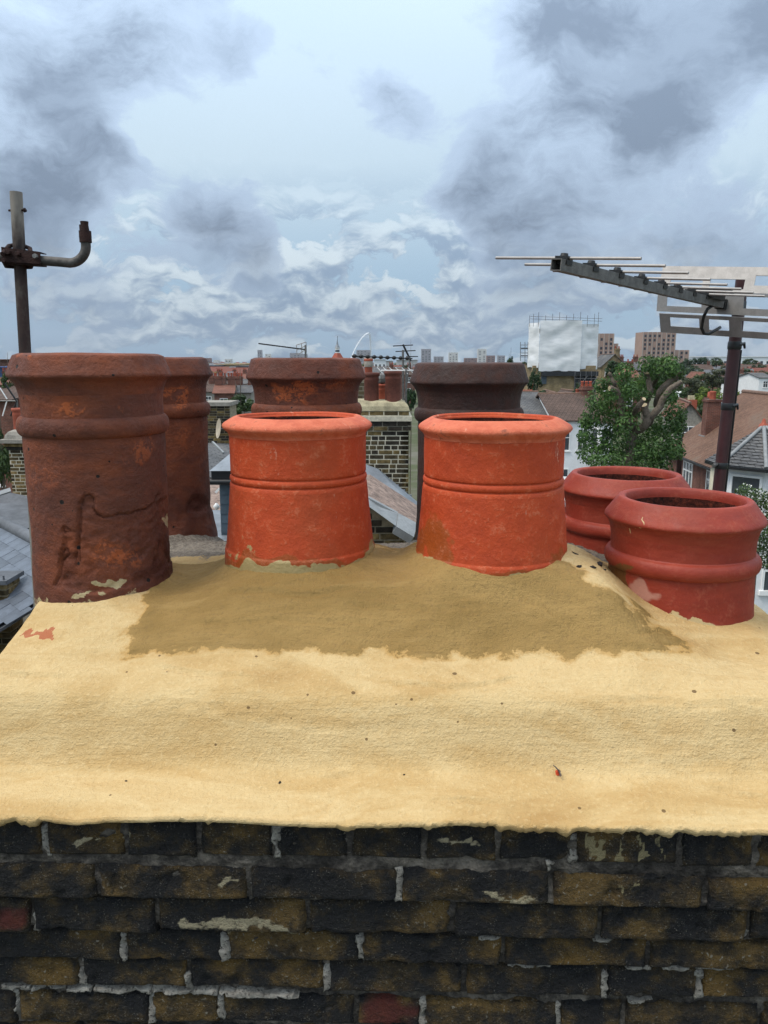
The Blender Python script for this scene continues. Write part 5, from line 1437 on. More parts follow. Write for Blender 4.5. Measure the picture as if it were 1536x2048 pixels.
def house(label, loc, rz, w, d, h, rh, wall, roof, wins=(), chim=(), gable=False, group='houses seen over the rooftops', detail=False, name='house', hip=0.0, over=.25, cwall=None):
    """front wall on y=0 facing local -Y, w along x, d deep; ridge along x (or along y when gable)"""
    t = thing(name, label, 'house', (loc[0], loc[1], loc[2] if len(loc) > 2 else 0), rz, group)
    mb = MB(); hw = w / 2
    if gable: poly = [(-hw, 0, 0), (hw, 0, 0), (hw, 0, h), (0, 0, h + rh), (-hw, 0, h)]; mb.prism(poly, (0, d, 0))
    elif hip: mb.box((-hw, 0, 0), (hw, d, h))
    else: poly = [(-hw, 0, 0), (-hw, d, 0), (-hw, d, h), (-hw, d / 2, h + rh), (-hw, 0, h)]; mb.prism(poly, (w, 0, 0))
    mb.build('wall', wall, t, world=False)
    o, th = over, .09
    mb = MB()
    if gable:
        s = rh / hw; ez = h - o * s
        for sg in (-1, 1):
            mb.prism([(sg * (hw + o), -o, ez + .02), (0, -o, h + rh + .02), (0, d + o, h + rh + .02), (sg * (hw + o), d + o, ez + .02)], (0, 0, th + .004 * (sg + 1)))
        axs = ((0, 1, 0), (math.cos(math.atan(s)), 0, math.sin(math.atan(s))))
    elif hip:
        s = rh / (d / 2); ez = h - o * s * .6
        A, B, C_, D = (-hw - o, -o, ez), (hw + o, -o, ez), (hw + o, d + o, ez), (-hw - o, d + o, ez); E, F = (-hw + hip, d / 2, h + rh), (hw - hip, d / 2, h + rh)
        mb.add([A, B, C_, D, E, F], [(0, 1, 5, 4), (1, 2, 5), (2, 3, 4, 5), (3, 0, 4), (3, 2, 1, 0)])
        axs = ((1, 0, 0), (0, math.cos(math.atan(s)), math.sin(math.atan(s))))
    else:
        s = rh / (d / 2); ez = h - o * s
        mb.prism([(-hw - o, -o, ez + .02), (-hw - o, d / 2, h + rh + .02), (-hw - o, d / 2, h + rh + th + .05), (-hw - o, -o, ez + th + .02)], (w + 2 * o, 0, 0))
        mb.prism([(-hw - o, d + o, ez + .02), (-hw - o, d / 2, h + rh + .024), (-hw - o, d / 2, h + rh + th + .054), (-hw - o, d + o, ez + th + .02)], (w + 2 * o, 0, 0))
        axs = ((1, 0, 0), (0, math.cos(math.atan(s)), math.sin(math.atan(s))))
    ro = mb.build('roof', roof, t, world=False); set_uvw(ro, *axs)
    mb = MB()
    if gable: mb.tube([(0, -o, h + rh + .12), (0, d + o, h + rh + .12)], .10, 6)
    elif hip: mb.tube([(-hw + hip, d / 2, h + rh), (hw - hip, d / 2, h + rh)], .11, 6)
    else: mb.tube([(-hw - o, d / 2, h + rh + .12), (hw + o, d / 2, h + rh + .12)], .10, 6)
    mb.build('ridge', M_TILE_RIDGE, ro, world=False)
    for wn in wins:
        window(t, *wn[:4], bars=wn[4] if len(wn) > 4 else 1, detail=detail or wn[2] > .8)
    for (cx, cy, cz, cw, cd, ch, np, pm) in chim:
        mb = MB(); mb.box((cx - cw / 2, cy - cd / 2, cz), (cx + cw / 2, cy + cd / 2, cz + ch)); mb.box((cx - cw / 2 - .08, cy - cd / 2 - .08, cz + ch - .22), (cx + cw / 2 + .08, cy + cd / 2 + .08, cz + ch - .08)); mb.box((cx - cw / 2 + .03, cy - cd / 2 + .03, cz + ch), (cx + cw / 2 - .03, cy + cd / 2 - .03, cz + ch + .10))
        co = mb.build('chimney', cwall or M_BW_RED, t, world=False)
        for k in range(np):
            px = cx + (k - (np - 1) / 2) * (cw - .2) / max(1, np - 1 if np > 1 else 1)
            mb = MB(); mb.lathe([(.13, cz + ch + .08), (.12, cz + ch + .42), (.15, cz + ch + .46), (.14, cz + ch + .52), (.10, cz + ch + .52), (.09, cz + ch + .3)], 10, (px, cy, 0)); mb.build('pot', pm, co, world=False)
    return t
M_TILE_RIDGE = worn('ridge tiles', (.16, .10, .075), .3, 4, .85, 0)

# --- brick house with the big brown roof on the right, long side to the street
BH = thing('brick_house', 'red brick house with big brown tiled roof right of the street tree', 'house', (18.6, 50.6, 0))
ux = Vector((17.75 - 18.75, 36.0 - 50.6, 0)).normalized()      # along the eaves wall, towards us
nx = Vector((ux.y, -ux.x, 0));  nx = nx if nx.x < 0 else -nx    # outwards, to the street
A0 = Vector((18.75, 50.6, 0)); Ln = 14.5; Dp = 9.0; He = 5.45; Rh = 3.5
B0 = A0 + ux * Ln; mid = -nx * (Dp / 2)
Z = lambda v, z: Vector((v.x, v.y, z))
mb = MB(); mb.prism([Z(A0, 0), Z(A0 - nx * Dp, 0), Z(A0 - nx * Dp, He), Z(A0 + mid, He + Rh - .1), Z(A0, He)], ux * Ln); mb.build('wall', M_BW_RED, BH)
mb = MB(); ov = .35; sl = Rh / (Dp / 2)
for s in (1, -1):
    e = A0 if s > 0 else A0 - nx * Dp; out = nx * ov * s
    p = [Z(e + out - ux * .25, He - ov * sl), Z(e + out + ux * (Ln + .25), He - ov * sl), Z(B0 + mid + ux * .25, He + Rh), Z(A0 + mid - ux * .25, He + Rh)]
    mb.prism(p, (0, 0, .11 + .003 * s))
ro = mb.build('roof', M_TILE_BR, BH); set_uvw(ro, ux, (-nx * math.cos(math.atan(sl)) + Vector((0, 0, math.sin(math.atan(sl))))))
MB().tube([Z(A0 + mid - ux * .3, He + Rh + .12), Z(B0 + mid, He + Rh + .12)], .13, 8).build('ridge', M_TILE_RIDGE, ro)
mb = MB(); mb.bar(Z(A0 + nx * (ov + .02) - ux * .2, He - ov * sl + .02), Z(B0 + nx * (ov + .02), He - ov * sl + .02), .12, .12); mb.build('gutter', M_BLACK, ro)
# secondary hip that comes forward near us
hp = A0 + ux * 10.2
mb = MB(); f1 = Z(hp + nx * 1.6, He - .25); f2 = Z(hp + ux * 5.2 + nx * 1.6, He - .25); pk = Z(hp + ux * 2.6 + nx * .2, He + 2.2); bk = Z(hp + ux * 2.6 + mid * .9, He + Rh - .25)
w1 = Z(hp - nx * 1.6, He + .9); w2 = Z(hp + ux * 5.2 - nx * 1.6, He + .9)
ORGB = ORG[BH.name]
def wall_window(parent, s, z, w, h, panes):
    n, e = nx, ux; o = A0 + e * s + Vector((0, 0, z)); f = .09
    mb = MB()
    def q(a, b, c, d, p0, p1, mb): mb.obox(o + e * a + Vector((0, 0, c)) + n * p0, e * (b - a), Vector((0, 0, d - c)), n * (p1 - p0))
    q(-w / 2, w / 2, h / 2 - f, h / 2, 0, .05, mb); q(-w / 2 - .06, w / 2 + .06, -h / 2 - .08, -h / 2 + f, 0, .10, mb); q(-w / 2, -w / 2 + f, -h / 2 + f, h / 2 - f, 0, .05, mb); q(w / 2 - f, w / 2, -h / 2 + f, h / 2 - f, 0, .05, mb)
    for k in range(1, panes): q(-w / 2 + k * w / panes - .045, -w / 2 + k * w / panes + .045, -h / 2 + f, h / 2 - f, 0, .046, mb)
    q(-w / 2 + f, w / 2 - f, h * .18 - .04, h * .18 + .04, 0, .042, mb)
    wo = mb.build('window', M_FRAME, parent)
    mb = MB(); q(-w / 2 + f, w / 2 - f, -h / 2 + f, h / 2 - f, .004, .014, mb); mb.build('pane', M_GLASS, wo)
for s, w, n in ((4.1, 1.75, 3), (8.0, 1.2, 2)):
    wall_window(BH, s, 4.15, w, 1.75, n); wall_window(BH, s, 1.35, w, 1.7, n)
cb = A0 - nx * 1.2 + ux * 2.2
mb = MB(); mb.obox(Z(cb, He + .7), ux * .85, -nx * .8, Vector((0, 0, 2.55))); mb.obox(Z(cb - ux * .06 + nx * .06, He + 3.1), ux * .97, -nx * .92, Vector((0, 0, .14)))
co = mb.build('chimney', M_BW_RED, BH)
for k in range(2): MB().lathe([(.13, 0), (.12, .4), (.15, .44), (.10, .5)], 10, Z(cb + ux * (.25 + .35 * k) - nx * .4, He + 3.24)).build('pot', M_POT_FARR, co)
mb = MB(); mb.obox(Z(cb - ux * .08 + nx * .10, He + .75), ux * 1.0, -nx * .06, Vector((0, 0, .28))); mb.build('flashing', M_LEADP, co)

# --- white bay-fronted house with slate turret roof at the right edge
T0 = P(1472, 945, 31.0)
WH = thing('white_house', 'white painted house with grey slate turret roof at the right edge', 'house', (T0.x + 2.4, 33.0, 0))
ez = P(1480, 936, 31.0).z; ap = P(1527, 853, 32.8); bx = T0.x
foot = [(bx + .25, 33.4), (bx + .25, 32.2), (bx + 1.25, 31.05), (bx + 2.75, 31.05), (bx + 3.8, 32.2), (bx + 3.8, 33.4)]
mb = MB(); mb.prism([(x, y, 0) for x, y in foot], (0, 0, ez - .12)); mb.prism([(bx + .7, 33.41, 0), (bx + 6.5, 33.41, 0), (bx + 6.5, 36.4, 0), (bx + 2.4, 36.4, 0)], (0, 0, ez - .3)); mb.build('wall', M_CREAM if False else M_WHITE, WH)
mb = MB(); mb.box((bx - .02, 33.0, 0), (bx + .24, 33.40, ez - .3)); mb.build('side_pier', M_CREAM, WH)
big = [(bx - .20, 33.6), (bx - .20, 32.0), (bx + 1.0, 30.6), (bx + 3.0, 30.6), (bx + 4.2, 32.0), (bx + 4.2, 33.6)]
courses = 14
tp = thing
parent_roof = None
mb = MB()
for r in range(courses):
    f0, f1 = r / courses, (r + 1) / courses
    lo = [Vector((x, y, ez)).lerp(Vector((ap.x, ap.y, ap.z)), f0) for x, y in big]; hi = [Vector((x, y, ez)).lerp(Vector((ap.x, ap.y, ap.z)), f1) for x, y in big]
    for k in range(5):
        a, b, c, d = lo[k], lo[k + 1], hi[k + 1], hi[k]; n = (b - a).cross(d - a).normalized(); n = n if n.z > 0 else -n
        n2 = n * .035
        mb.prism([a + n2, b + n2, c + n * .004, d + n * .004], -n * .05)
tr = mb.build('turret_roof', M_TILE_GR, WH); set_uvw(tr, (1, 0, 0), (0, .5, .8))
mb = MB()
for x, y in big[1:5]: mb.tube([Vector((x, y, ez)) + Vector((0, -.03, .05)), ap + Vector((0, -.03, .05))], .085, 8)
mb.build('lead_hip', M_LEADP, tr)
MB().lathe([(.20, -.05), (.16, .10), (.10, .14), (.06, .30), (.02, .34)], 10, ap).build('finial', M_POT_FARR, tr)
mb = MB(); mb.prism([(x, y, ez - .14) for x, y in [(bx - .22, 33.6), (bx - .22, 31.95), (bx + .95, 30.55), (bx + 3.05, 30.55), (bx + 4.2, 31.95), (bx + 4.2, 33.6)]], (0, 0, .12)); mb.build('gutter', M_BLACK, WH)
mb = MB(); mb.prism([(bx + 2.0, 33.3, ez - .2), (bx + 6.8, 33.3, ez - .2), (bx + 6.8, 35, ez + .9), (bx + 3.4, 35, ez + .9)], (0, .05, .1)); mb.prism([(bx + 2.6, 36.7, ez - .2), (bx + 6.8, 36.7, ez - .2), (bx + 6.8, 35.02, ez + .9), (bx + 3.4, 35.02, ez + .9)], (0, .05, .1)); o = mb.build('main_roof', M_TILE_BR, WH); set_uvw(o, (1, 0, 0), (0, .8, .6))
def face_window(parent, p, q_, z, h, inset=.12):
    p, q_ = Vector((*p, 0)), Vector((*q_, 0)); e = (q_ - p).normalized(); n = Vector((e.y, -e.x, 0)); L = (q_ - p).length; w = L - 2 * inset; o = p + e * (L / 2) + Vector((0, 0, z)); f = .10
    mb = MB()
    def q(a, b, c, d, p0, p1, mb): mb.obox(o + e * a + Vector((0, 0, c)) + n * p0, e * (b - a), Vector((0, 0, d - c)), n * (p1 - p0))
    q(-w / 2, w / 2, h / 2 - f, h / 2, 0, .07, mb); q(-w / 2 - .08, w / 2 + .08, -h / 2 - .1, -h / 2 + f, 0, .14, mb); q(-w / 2, -w / 2 + f, -h / 2 + f, h / 2 - f, 0, .07, mb); q(w / 2 - f, w / 2, -h / 2 + f, h / 2 - f, 0, .07, mb)
    q(-w / 2 + f, w / 2 - f, -.04, .04, 0, .06, mb)
    wo = mb.build('window', M_FRAME, parent)
    mb = MB(); q(-w / 2 + f, w / 2 - f, -h / 2 + f, h / 2 - f, .004, .012, mb); mb.build('pane', M_GLASS, wo)
for k in (0, 1, 2, 3):
    face_window(WH, foot[k], foot[k + 1], ez - 1.25, 1.75, .10 if k != 2 else .22); face_window(WH, foot[k], foot[k + 1], ez - 4.3, 1.9, .10 if k != 2 else .22)

# --- white terrace and roofs left of the street tree
def wins2(w, h, xs, ww=.9, hh=1.5): return [(x, z, ww, hh) for x in xs for z in (1.6, h - 1.5)]
X1 = P(1134, 900, 62).x
house('white terraced house with brown tiled roof left of the street tree', (X1 + 1.1, 62.0), R(4), 4.4, 9, 6.35, 1.8, M_WHITE, M_TILE_CH, wins2(4.4, 6.3, (-1.35, .1, 1.4), .85, 1.75), [(1.7, 4.5, 7.6, .9, 1.0, 1.2, 3, M_POT_FARR)], gable=False, detail=True, name='terraced_house')
house('terraced house with grey slate roof behind the right terracotta pot', (X1 - 3.4, 63.5), R(4), 4.4, 9, 6.35, 1.9, M_WHITE, M_TILE_GR, wins2(4.4, 6.3, (-1.2, .6), .9, 1.6), [(-1.6, 4.5, 7.6, .9, 1.0, 1.0, 2, M_POT_FAR)], gable=False, detail=True, name='terraced_house')
# projecting bay of the white house
bxc = Vector((X1 + 2.7, 62.3, 0)); BY = thing('bay_window', 'tall white bay window beside the street tree foliage', 'bay window', bxc)
fp = [(bxc.x - .75, 62.2), (bxc.x - .35, 61.3), (bxc.x + .55, 61.3), (bxc.x + .95, 62.2)]
mb = MB(); mb.prism([(x, y, 0) for x, y in fp], (0, 0, 6.2)); mb.build('wall', M_WHITE, BY)
for k in range(3):
    face_window(BY, fp[k], fp[k + 1], 4.9, 1.7, .08); face_window(BY, fp[k], fp[k + 1], 1.9, 1.9, .08)
mb = MB(); c = Vector((bxc.x + .1, 62.2, 7.7)); pp = [Vector((bxc.x - .95, 62.3, 6.2)), Vector((bxc.x - .45, 61.1, 6.2)), Vector((bxc.x + .65, 61.1, 6.2)), Vector((bxc.x + 1.15, 62.3, 6.2))]
mb.add(pp + [c], [(0, 1, 4), (1, 2, 4), (2, 3, 4), (3, 2, 1, 0)]); o = mb.build('bay_roof', M_TILE_CH, BY); set_uvw(o, (1, 0, 0), (0, .6, .8))
for k, (x, Y, m, lab) in enumerate([(1106, 78, M_TILE_GR, 'grey slate'), (1146, 80, M_TILE_GR, 'pale slate'), (1110, 96, M_TILE_RD, 'reddish'), (1165, 98, M_TILE_CH, 'dark brown'), (1068, 92, M_TILE_CH, 'brownish')]):
    p = P(x, 800, Y)
    house('%s roofed house in the rows before the wrapped building, %s' % (lab, ['nearest left', 'nearest right', 'middle left', 'middle right', 'leftmost'][k]), (p.x, Y), R(4 if k % 2 else -3), 6.0, 9, 4.8, 2.3, M_BW_YEL if k % 2 else M_WHITE, m, wins2(6, 4.8, (-1.5, 1.5), 1.0, 1.3), [(2.2 if k % 2 else -2.0, 4.5, 5.6, 1.0, 1.2, 1.9, 4, M_POT_FARR)], gable=(k != 4), name='terraced_house', cwall=M_BW_YEL)

# --- building wrapped in white sheeting, scaffold round it
SY = 120.0
c0, c1 = P(1060, 742, SY), P(1197, 742, SY); zt = P(1100, 641, SY).z; zb = c0.z
SB = thing('wrapped_building', 'building wrapped in white scaffold sheeting above brown brick storey', 'building', ((c0.x + c1.x) / 2, SY + 4, 0))
def m_sheet(t):
    n = t.noise(t.scale(t.co, (.5, .5, 1.6)), 1.4, 4, .55, .5); x, y, z = t.sep(t.co)
    n2 = t.noise(t.scale(t.co, (.25, .25, 1)), 3, 3, .5)
    setc(t, t.mix(t.mapr(n, .3, .7), (.62, .64, .66), (.74, .75, .765)), .5, 0, .4)
    bump(t, t.m('ADD', n, t.m('MULTIPLY', n2, .3)), .4, .05)
M_SHEET = material('white scaffold sheeting', m_sheet)
M_SCAF = worn('scaffold tube', (.16, .16, .165), .2, 2, .5, 0, 0, .5, .4)
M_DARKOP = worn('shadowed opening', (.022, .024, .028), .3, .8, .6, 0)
mb = MB()
mb.box((c0.x + .55, SY + .45, 0), (c1.x - .3, SY + 9, zb + .8)); mb.build('wall', M_BW_YEL, SB)
def sheet(xa, xb, ya, yb, za, zb_, nrm):
    mb = MB(); vs = []; fs = []; nu, nv = 22, 16
    for j in range(nv + 1):
        for i in range(nu + 1):
            f, g_ = i / nu, j / nv; x = xa + (xb - xa) * f; y = ya + (yb - ya) * f; z = za + (zb_ - za) * g_
            bl = .09 * math.sin(g_ * math.pi * 5 + fbm((x, y, z), .3, 2) * 3) * math.sin(f * math.pi) + .10 * fbm((x * .6, y * .6, z), .8, 3)
            if j == 0: z += .25 * fbm((x, y, 3), .7, 2)
            vs.append((x + nrm[0] * bl, y + nrm[1] * bl, z))
    for j in range(nv):
        for i in range(nu): a = j * (nu + 1) + i; fs.append((a, a + 1, a + nu + 2, a + nu + 1))
    mb.add(vs, fs, True); return mb.build('sheeting', M_SHEET, SB)
xm1, xm2 = P(1078, 700, SY).x, P(1162, 700, SY).x
sheet(c0.x, xm1, SY + 2.2, SY, zb + .5, zt - .3, (-.7, -.7)); sheet(xm1 + .05, xm2, SY, SY + .05, zb, zt, (0, -1)); sheet(xm2 + .06, c1.x, SY + .2, SY + 1.0, zb + .3, zt - .5, (.3, -1))
sheet(c0.x, c0.x + 1.3, SY + 2.25, SY + 9, zb + .5, zt - .3, (-1, 0)); sheet(c1.x, c1.x + .4, SY + 1.05, SY + 9, zb, zt - .5, (1, 0))
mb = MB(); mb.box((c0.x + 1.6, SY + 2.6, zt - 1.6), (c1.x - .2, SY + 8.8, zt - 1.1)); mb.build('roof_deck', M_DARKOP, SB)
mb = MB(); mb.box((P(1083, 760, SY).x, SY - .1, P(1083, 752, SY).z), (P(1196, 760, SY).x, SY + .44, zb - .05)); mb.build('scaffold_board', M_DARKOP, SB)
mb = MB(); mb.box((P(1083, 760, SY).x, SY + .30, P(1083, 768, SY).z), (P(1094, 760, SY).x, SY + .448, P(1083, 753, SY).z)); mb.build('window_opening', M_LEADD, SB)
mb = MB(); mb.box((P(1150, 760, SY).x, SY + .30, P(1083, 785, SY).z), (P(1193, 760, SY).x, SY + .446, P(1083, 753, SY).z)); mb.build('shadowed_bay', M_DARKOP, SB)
k = 0
for x in (1060, 1068, 1078, 1092, 1106, 1120, 1134, 1148, 1162, 1176, 1190, 1198):
    a = P(x, 640, SY - .15); MB().tube([(a.x, SY + .2, zt - .9), (a.x, SY + .2, zt + .75 + .25 * (k % 3))], .035, 5).build('scaffold_tube', M_SCAF, SB); k += 1
for dz_ in (.25, .62): MB().tube([(c0.x - .2, SY + .2, zt + dz_), (c1.x + .2, SY + .2, zt + dz_ - .35)], .03, 5).build('scaffold_tube', M_SCAF, SB)
for x in (1152, 1163, 1174, 1185, 1195): a = P(x, 700, SY); MB().tube([(a.x, SY - .1, P(x, 800, SY).z), (a.x, SY - .1, zb)], .04, 5).build('scaffold_tube', M_SCAF, SB)
for y in (757, 766, 775): MB().tube([P(1150, y, SY - .1), P(1198, y, SY - .1)], .035, 5).build('scaffold_tube', M_SCAF, SB)
MB().tube([P(1152, 780, SY - .15), P(1175, 752, SY - .15)], .035, 5).build('scaffold_tube', M_SCAF, SB); MB().tube([P(1175, 780, SY - .15), P(1196, 752, SY - .15)], .035, 5).build('scaffold_tube', M_SCAF, SB)
for x in (1041, 1050, 1056): MB().tube([P(x, 722, SY + 3), P(x, 684, SY + 3)], .05, 5).build('scaffold_tube', M_SCAF, SB)
for y in (690, 698, 706, 714): MB().tube([P(1041, y, SY + 3), P(1060, y, SY + 3)], .05, 5).build('scaffold_tube', M_SCAF, SB)
for y in (697, 712): MB().obox(P(1043, y, SY + 3), (1.2, 0, 0), (0, 1, 0), (0, 0, .12)).build('scaffold_board', M_DARKOP, SB)

# --- apartment towers
M_TOWER = worn('pinkish brick cladding', (.33, .225, .18), .1, .15, .85, 0)
M_TOWERP = worn('pale concrete pier', (.40, .34, .30), .1, .15, .85, 0)
M_VOID = worn('dark tower openings', (.03, .035, .045), .3, .2, .3, 0)
def tower(label, blocks, Y, m, mp, bays, storey=3.05, group='apartment towers on the skyline', wm=None, name='apartment_tower'):
    x0 = P(blocks[0][0], 720, Y).x; t = thing(name, label, 'tower', (x0, Y, 0), group=group)
    for bi, (xa, xb, yt) in enumerate(blocks):
        a, b = P(xa, yt, Y + bi * .8), P(xb, yt, Y + bi * .8); yy = Y + bi * .8
        MB().box((a.x, yy, 0), (b.x, yy + 18 - bi * 1.1, a.z)).build('block', m, t)
        n = max(2, int((xb - xa) / bays)); w = (b.x - a.x) / n
        for k in range(n + 1):
            MB().box((a.x + k * w - .25, yy - .35, 0), (a.x + k * w + .25, yy - .005, a.z + .002 * k)).build('pier', mp, t)
        fl = int(a.z / storey)
        for f in range(max(0, fl - 9), fl):
            for k in range(n):
                if (k * 7 + f * 3 + bi) % 5 == 0: continue
                MB().box((a.x + (k + .28) * w, yy - .10, f * storey + .7), (a.x + (k + .72) * w, yy - .002, f * storey + 2.5)).build('window', wm or M_VOID, t)
    return t
tower('pink brick apartment tower with stepped right wing, right of the wrapped building', [(1287, 1352, 664), (1285, 1358, 700), (1340, 1378, 700)], 580, M_TOWER, M_TOWERP, 9)
tower('pink brick apartment tower directly behind the wrapped building', [(1180, 1228, 667), (1182, 1236, 687)], 560, M_TOWER, M_TOWERP, 9)
M_GREYT = worn('grey tower cladding', (.26, .25, .27), .08, .05, .8, 0); M_PALET = worn('pale tower cladding', (.50, .49, .48), .08, .05, .8, 0); M_BROWNT = worn('brown tower cladding', (.20, .13, .12), .08, .05, .8, 0)
FT = [(843, 862, 698, 'grey far tower block just right of the tilted dark aerial', M_GREYT, 2200), (868, 887, 713, 'low grey far block right of the grey tower', M_GREYT, 2300), (898, 916, 705, 'far tower block with flat crown above the darkest pot', M_PALET, 2200),
      (929, 954, 716, 'low brownish far block above the darkest pot', M_BROWNT, 1900), (956, 973, 698, 'white far tower block above the darkest pot right side', M_PALET, 2200), (974, 990, 711, 'reddish far block beside the white far tower', M_BROWNT, 2000), (996, 1010, 711, 'dark grey far block left of the wrapped building', M_GREYT, 2100),
      (515, 523, 700, 'slender grey far tower above the orange patched pot', M_GREYT, 2400), (530, 541, 708, 'pale stepped far block above the orange patched pot', M_PALET, 2400), (580, 600, 706, 'dark far block under the skyline aerial', M_GREYT, 2000), (600, 614, 708, 'grey far block beside the skyline aerial mast', M_GREYT, 2100),
      (713, 741, 700, 'wide grey far block below the white arch', M_GREYT, 2300), (409, 420, 716, 'small pink far block over the half hidden pot', M_BROWNT, 1700), (427, 437, 720, 'pale low far block above the yellow building', M_PALET, 1700), (450, 462, 718, 'pale flat far block over the yellow building right', M_PALET, 1700)]
for xa, xb, yt, lab, m, Y in FT:
    tower(lab, [(xa, xb, yt)], Y, m, m, 6, 4.5, 'far tower blocks on the horizon')
# white stadium arch
AR = thing('stadium_arch', 'thin white stadium arch on the horizon', 'arch', (P(725, 724, 4500).x, 4500, 0))
M_ARCH = worn('white arch steel', (.72, .74, .76), .05, .01, .6, 0)
pts = [(699, 724), (704, 712), (710, 698), (717, 686), (724, 676), (731, 669), (736, 667), (739, 670), (740.5, 680), (741, 695), (741.5, 724)]
pw = [P(x, y, 4500 + 18 * k) for k, (x, y) in enumerate(pts)]
MB().tube(pw, 3.2, 8).build('arch_rib', M_ARCH, AR)
MB().tube([p + Vector((3.5, 10, 6)) for p in pw], 1.6, 6).build('arch_rib', M_ARCH, AR)
# church-like lantern spire
SPY = 190.0
SPI = thing('spire', 'small spire with white lantern above the orange patched pot', 'spire', P(675, 730, SPY))
c = P(675, 716, SPY); px = SPY / F_PX
base = Vector((c.x, SPY, 0)); 
mb = MB(); mb.box((c.x - 1.6, SPY - 1.6, 0), (c.x + 1.6, SPY + 1.6, c.z)); mb.build('tower', M_BW_RED, SPI)
mb = MB(); mb.lathe([(12 * px, c.z - .1), (5.5 * px, P(675, 706, SPY).z)], 4, base, smooth=False); mb.build('red_roof', M_POT_FARR, SPI)
MB().lathe([(4.0 * px, P(675, 707, SPY).z), (4.0 * px, P(675, 697, SPY).z), (5.2 * px, P(675, 696.5, SPY).z), (5.2 * px, P(675, 695.5, SPY).z)], 8, base, smooth=False).build('lantern', M_FRAME, SPI)
MB().lathe([(4.2 * px, P(675, 704, SPY).z), (4.2 * px, P(675, 700, SPY).z)], 8, base, smooth=False).build('louvre', M_LEADD, SPI)
MB().lathe([(5.4 * px, P(675, 695.6, SPY).z), (2.2 * px, P(675, 689, SPY).z), (.4 * px, P(675, 680, SPY).z)], 8, base, smooth=False).build('spire_roof', M_LEAD, SPI)
MB().tube([P(675, 682, SPY), P(675, 672, SPY)], .05, 5).build('finial', M_BLACK, SPI)

# --- yellow brick gabled house and others near the towers
def hpx(label, xc, ybase_eaves, yridge, wpx, Y, wall, roof, gable=False, rz=0, d=9, wins=True, chim=1, z0=0, cw=M_BW_RED):
    e, r_ = P(xc, ybase_eaves, Y), P(xc, yridge, Y); w = wpx * Y / F_PX
    h = max(2.4, e.z); rh = max(.8, r_.z - e.z)
    ws = [(x, z, .95, 1.25) for x in ((-w * .25, w * .25) if w > 4 else (0,)) for z in ((h - 1.2, h - 4.0) if h > 5.5 else (h - 1.2,))] if wins else []
    ch = [(w * .36 * (-1 if k else 1), d * .5, h + rh * .55, .9, .9, rh * .45 + 1.1, 2 + (k + int(xc)) % 2, M_POT_FARR) for k in range(chim)]
    return house(label, (e.x, Y), R(rz), w, d, h, rh, wall, roof, ws, ch, gable=gable, cwall=cw)
hpx('yellow brick house with grey gable roof left of the pink towers', 1228, 733, 709, 50, 150, M_BW_YEL, M_TILE_GR, True, chim=1, cw=M_BW_YEL)
hpx('white house squeezed between wrapped building and yellow gable house', 1200, 728, 716, 16, 155, M_WHITE, M_TILE_GR, False, chim=0)
hpx('dark slate roofed house with twin stacks below the pink tower', 1268, 740, 724, 40, 170, M_BW_RED, M_TILE_GR, False, chim=2)
hpx('red roofed house behind the street tree centre', 1262, 755, 738, 36, 130, M_BW_RED, M_TILE_RD, False, chim=1)
hpx('small red gabled house deep in the greenery right of the tree', 1408, 757, 745, 22, 210, M_BW_RED, M_TILE_RD, True, chim=0)
hpx('brown roofed house with white dormer far right of the tree', 1412, 742, 730, 34, 330, M_BW_RED, M_TILE_CH, False, chim=1)
hpx('white rendered house with grey gable at far right', 1488, 765, 749, 26, 190, M_WHITE, M_TILE_GR, True, chim=1)
hpx('white house with red roof and bay at far right', 1500, 775, 757, 46, 165, M_WHITE, M_TILE_RD, False, rz=-8, chim=1)
hpx('pale blue grey rendered house cut by the right edge', 1532, 756, 752, 26, 150, M_WHITE, M_TILE_GR, False, chim=0)
hpx('long grey roofed house row under the white warehouse', 1500, 738, 730, 70, 380, M_BW_RED, M_TILE_CH, False, chim=2)
hpx('brown gabled cottage behind the maroon mast', 1452, 770, 752, 30, 230, M_BW_RED, M_TILE_CH, True, chim=1)
hpx('red brick gabled house behind the utility pole', 1378, 838, 808, 50, 62, M_CEMENT, M_TILE_RD, True, rz=-14, chim=0)
t = thing('chimney_stack', 'bright red brick chimney stack over the gabled house by the mast', 'chimney', P(1386, 850, 66), group='red stacks beyond the brown roof')
a, b = P(1378, 800, 66), P(1392, 835, 66); MB().box((a.x, 66, b.z - 3), (b.x, 66.6, a.z)).build('stack_body', M_POT_FARR, t)
for k in range(3): MB().lathe([(.14, 0), (.12, .35), (.10, .38)], 10, (a.x + .12 + .18 * k, 66.3, a.z)).build('pot', M_FLAUNCH, t)
t = thing('chimney_stack', 'slim red chimney stack left of the maroon mast with dish below', 'chimney', P(1418, 850, 70), group='red stacks beyond the brown roof')
a, b = P(1414, 795, 70), P(1424, 830, 70); MB().box((a.x, 70, b.z - 4), (b.x, 70.7, a.z)).build('stack_body', M_BW_RED, t); MB().lathe([(.14, 0), (.12, .45), (.10, .48)], 10, ((a.x + b.x) / 2, 70.3, a.z)).build('pot', M_POT_FARR, t)
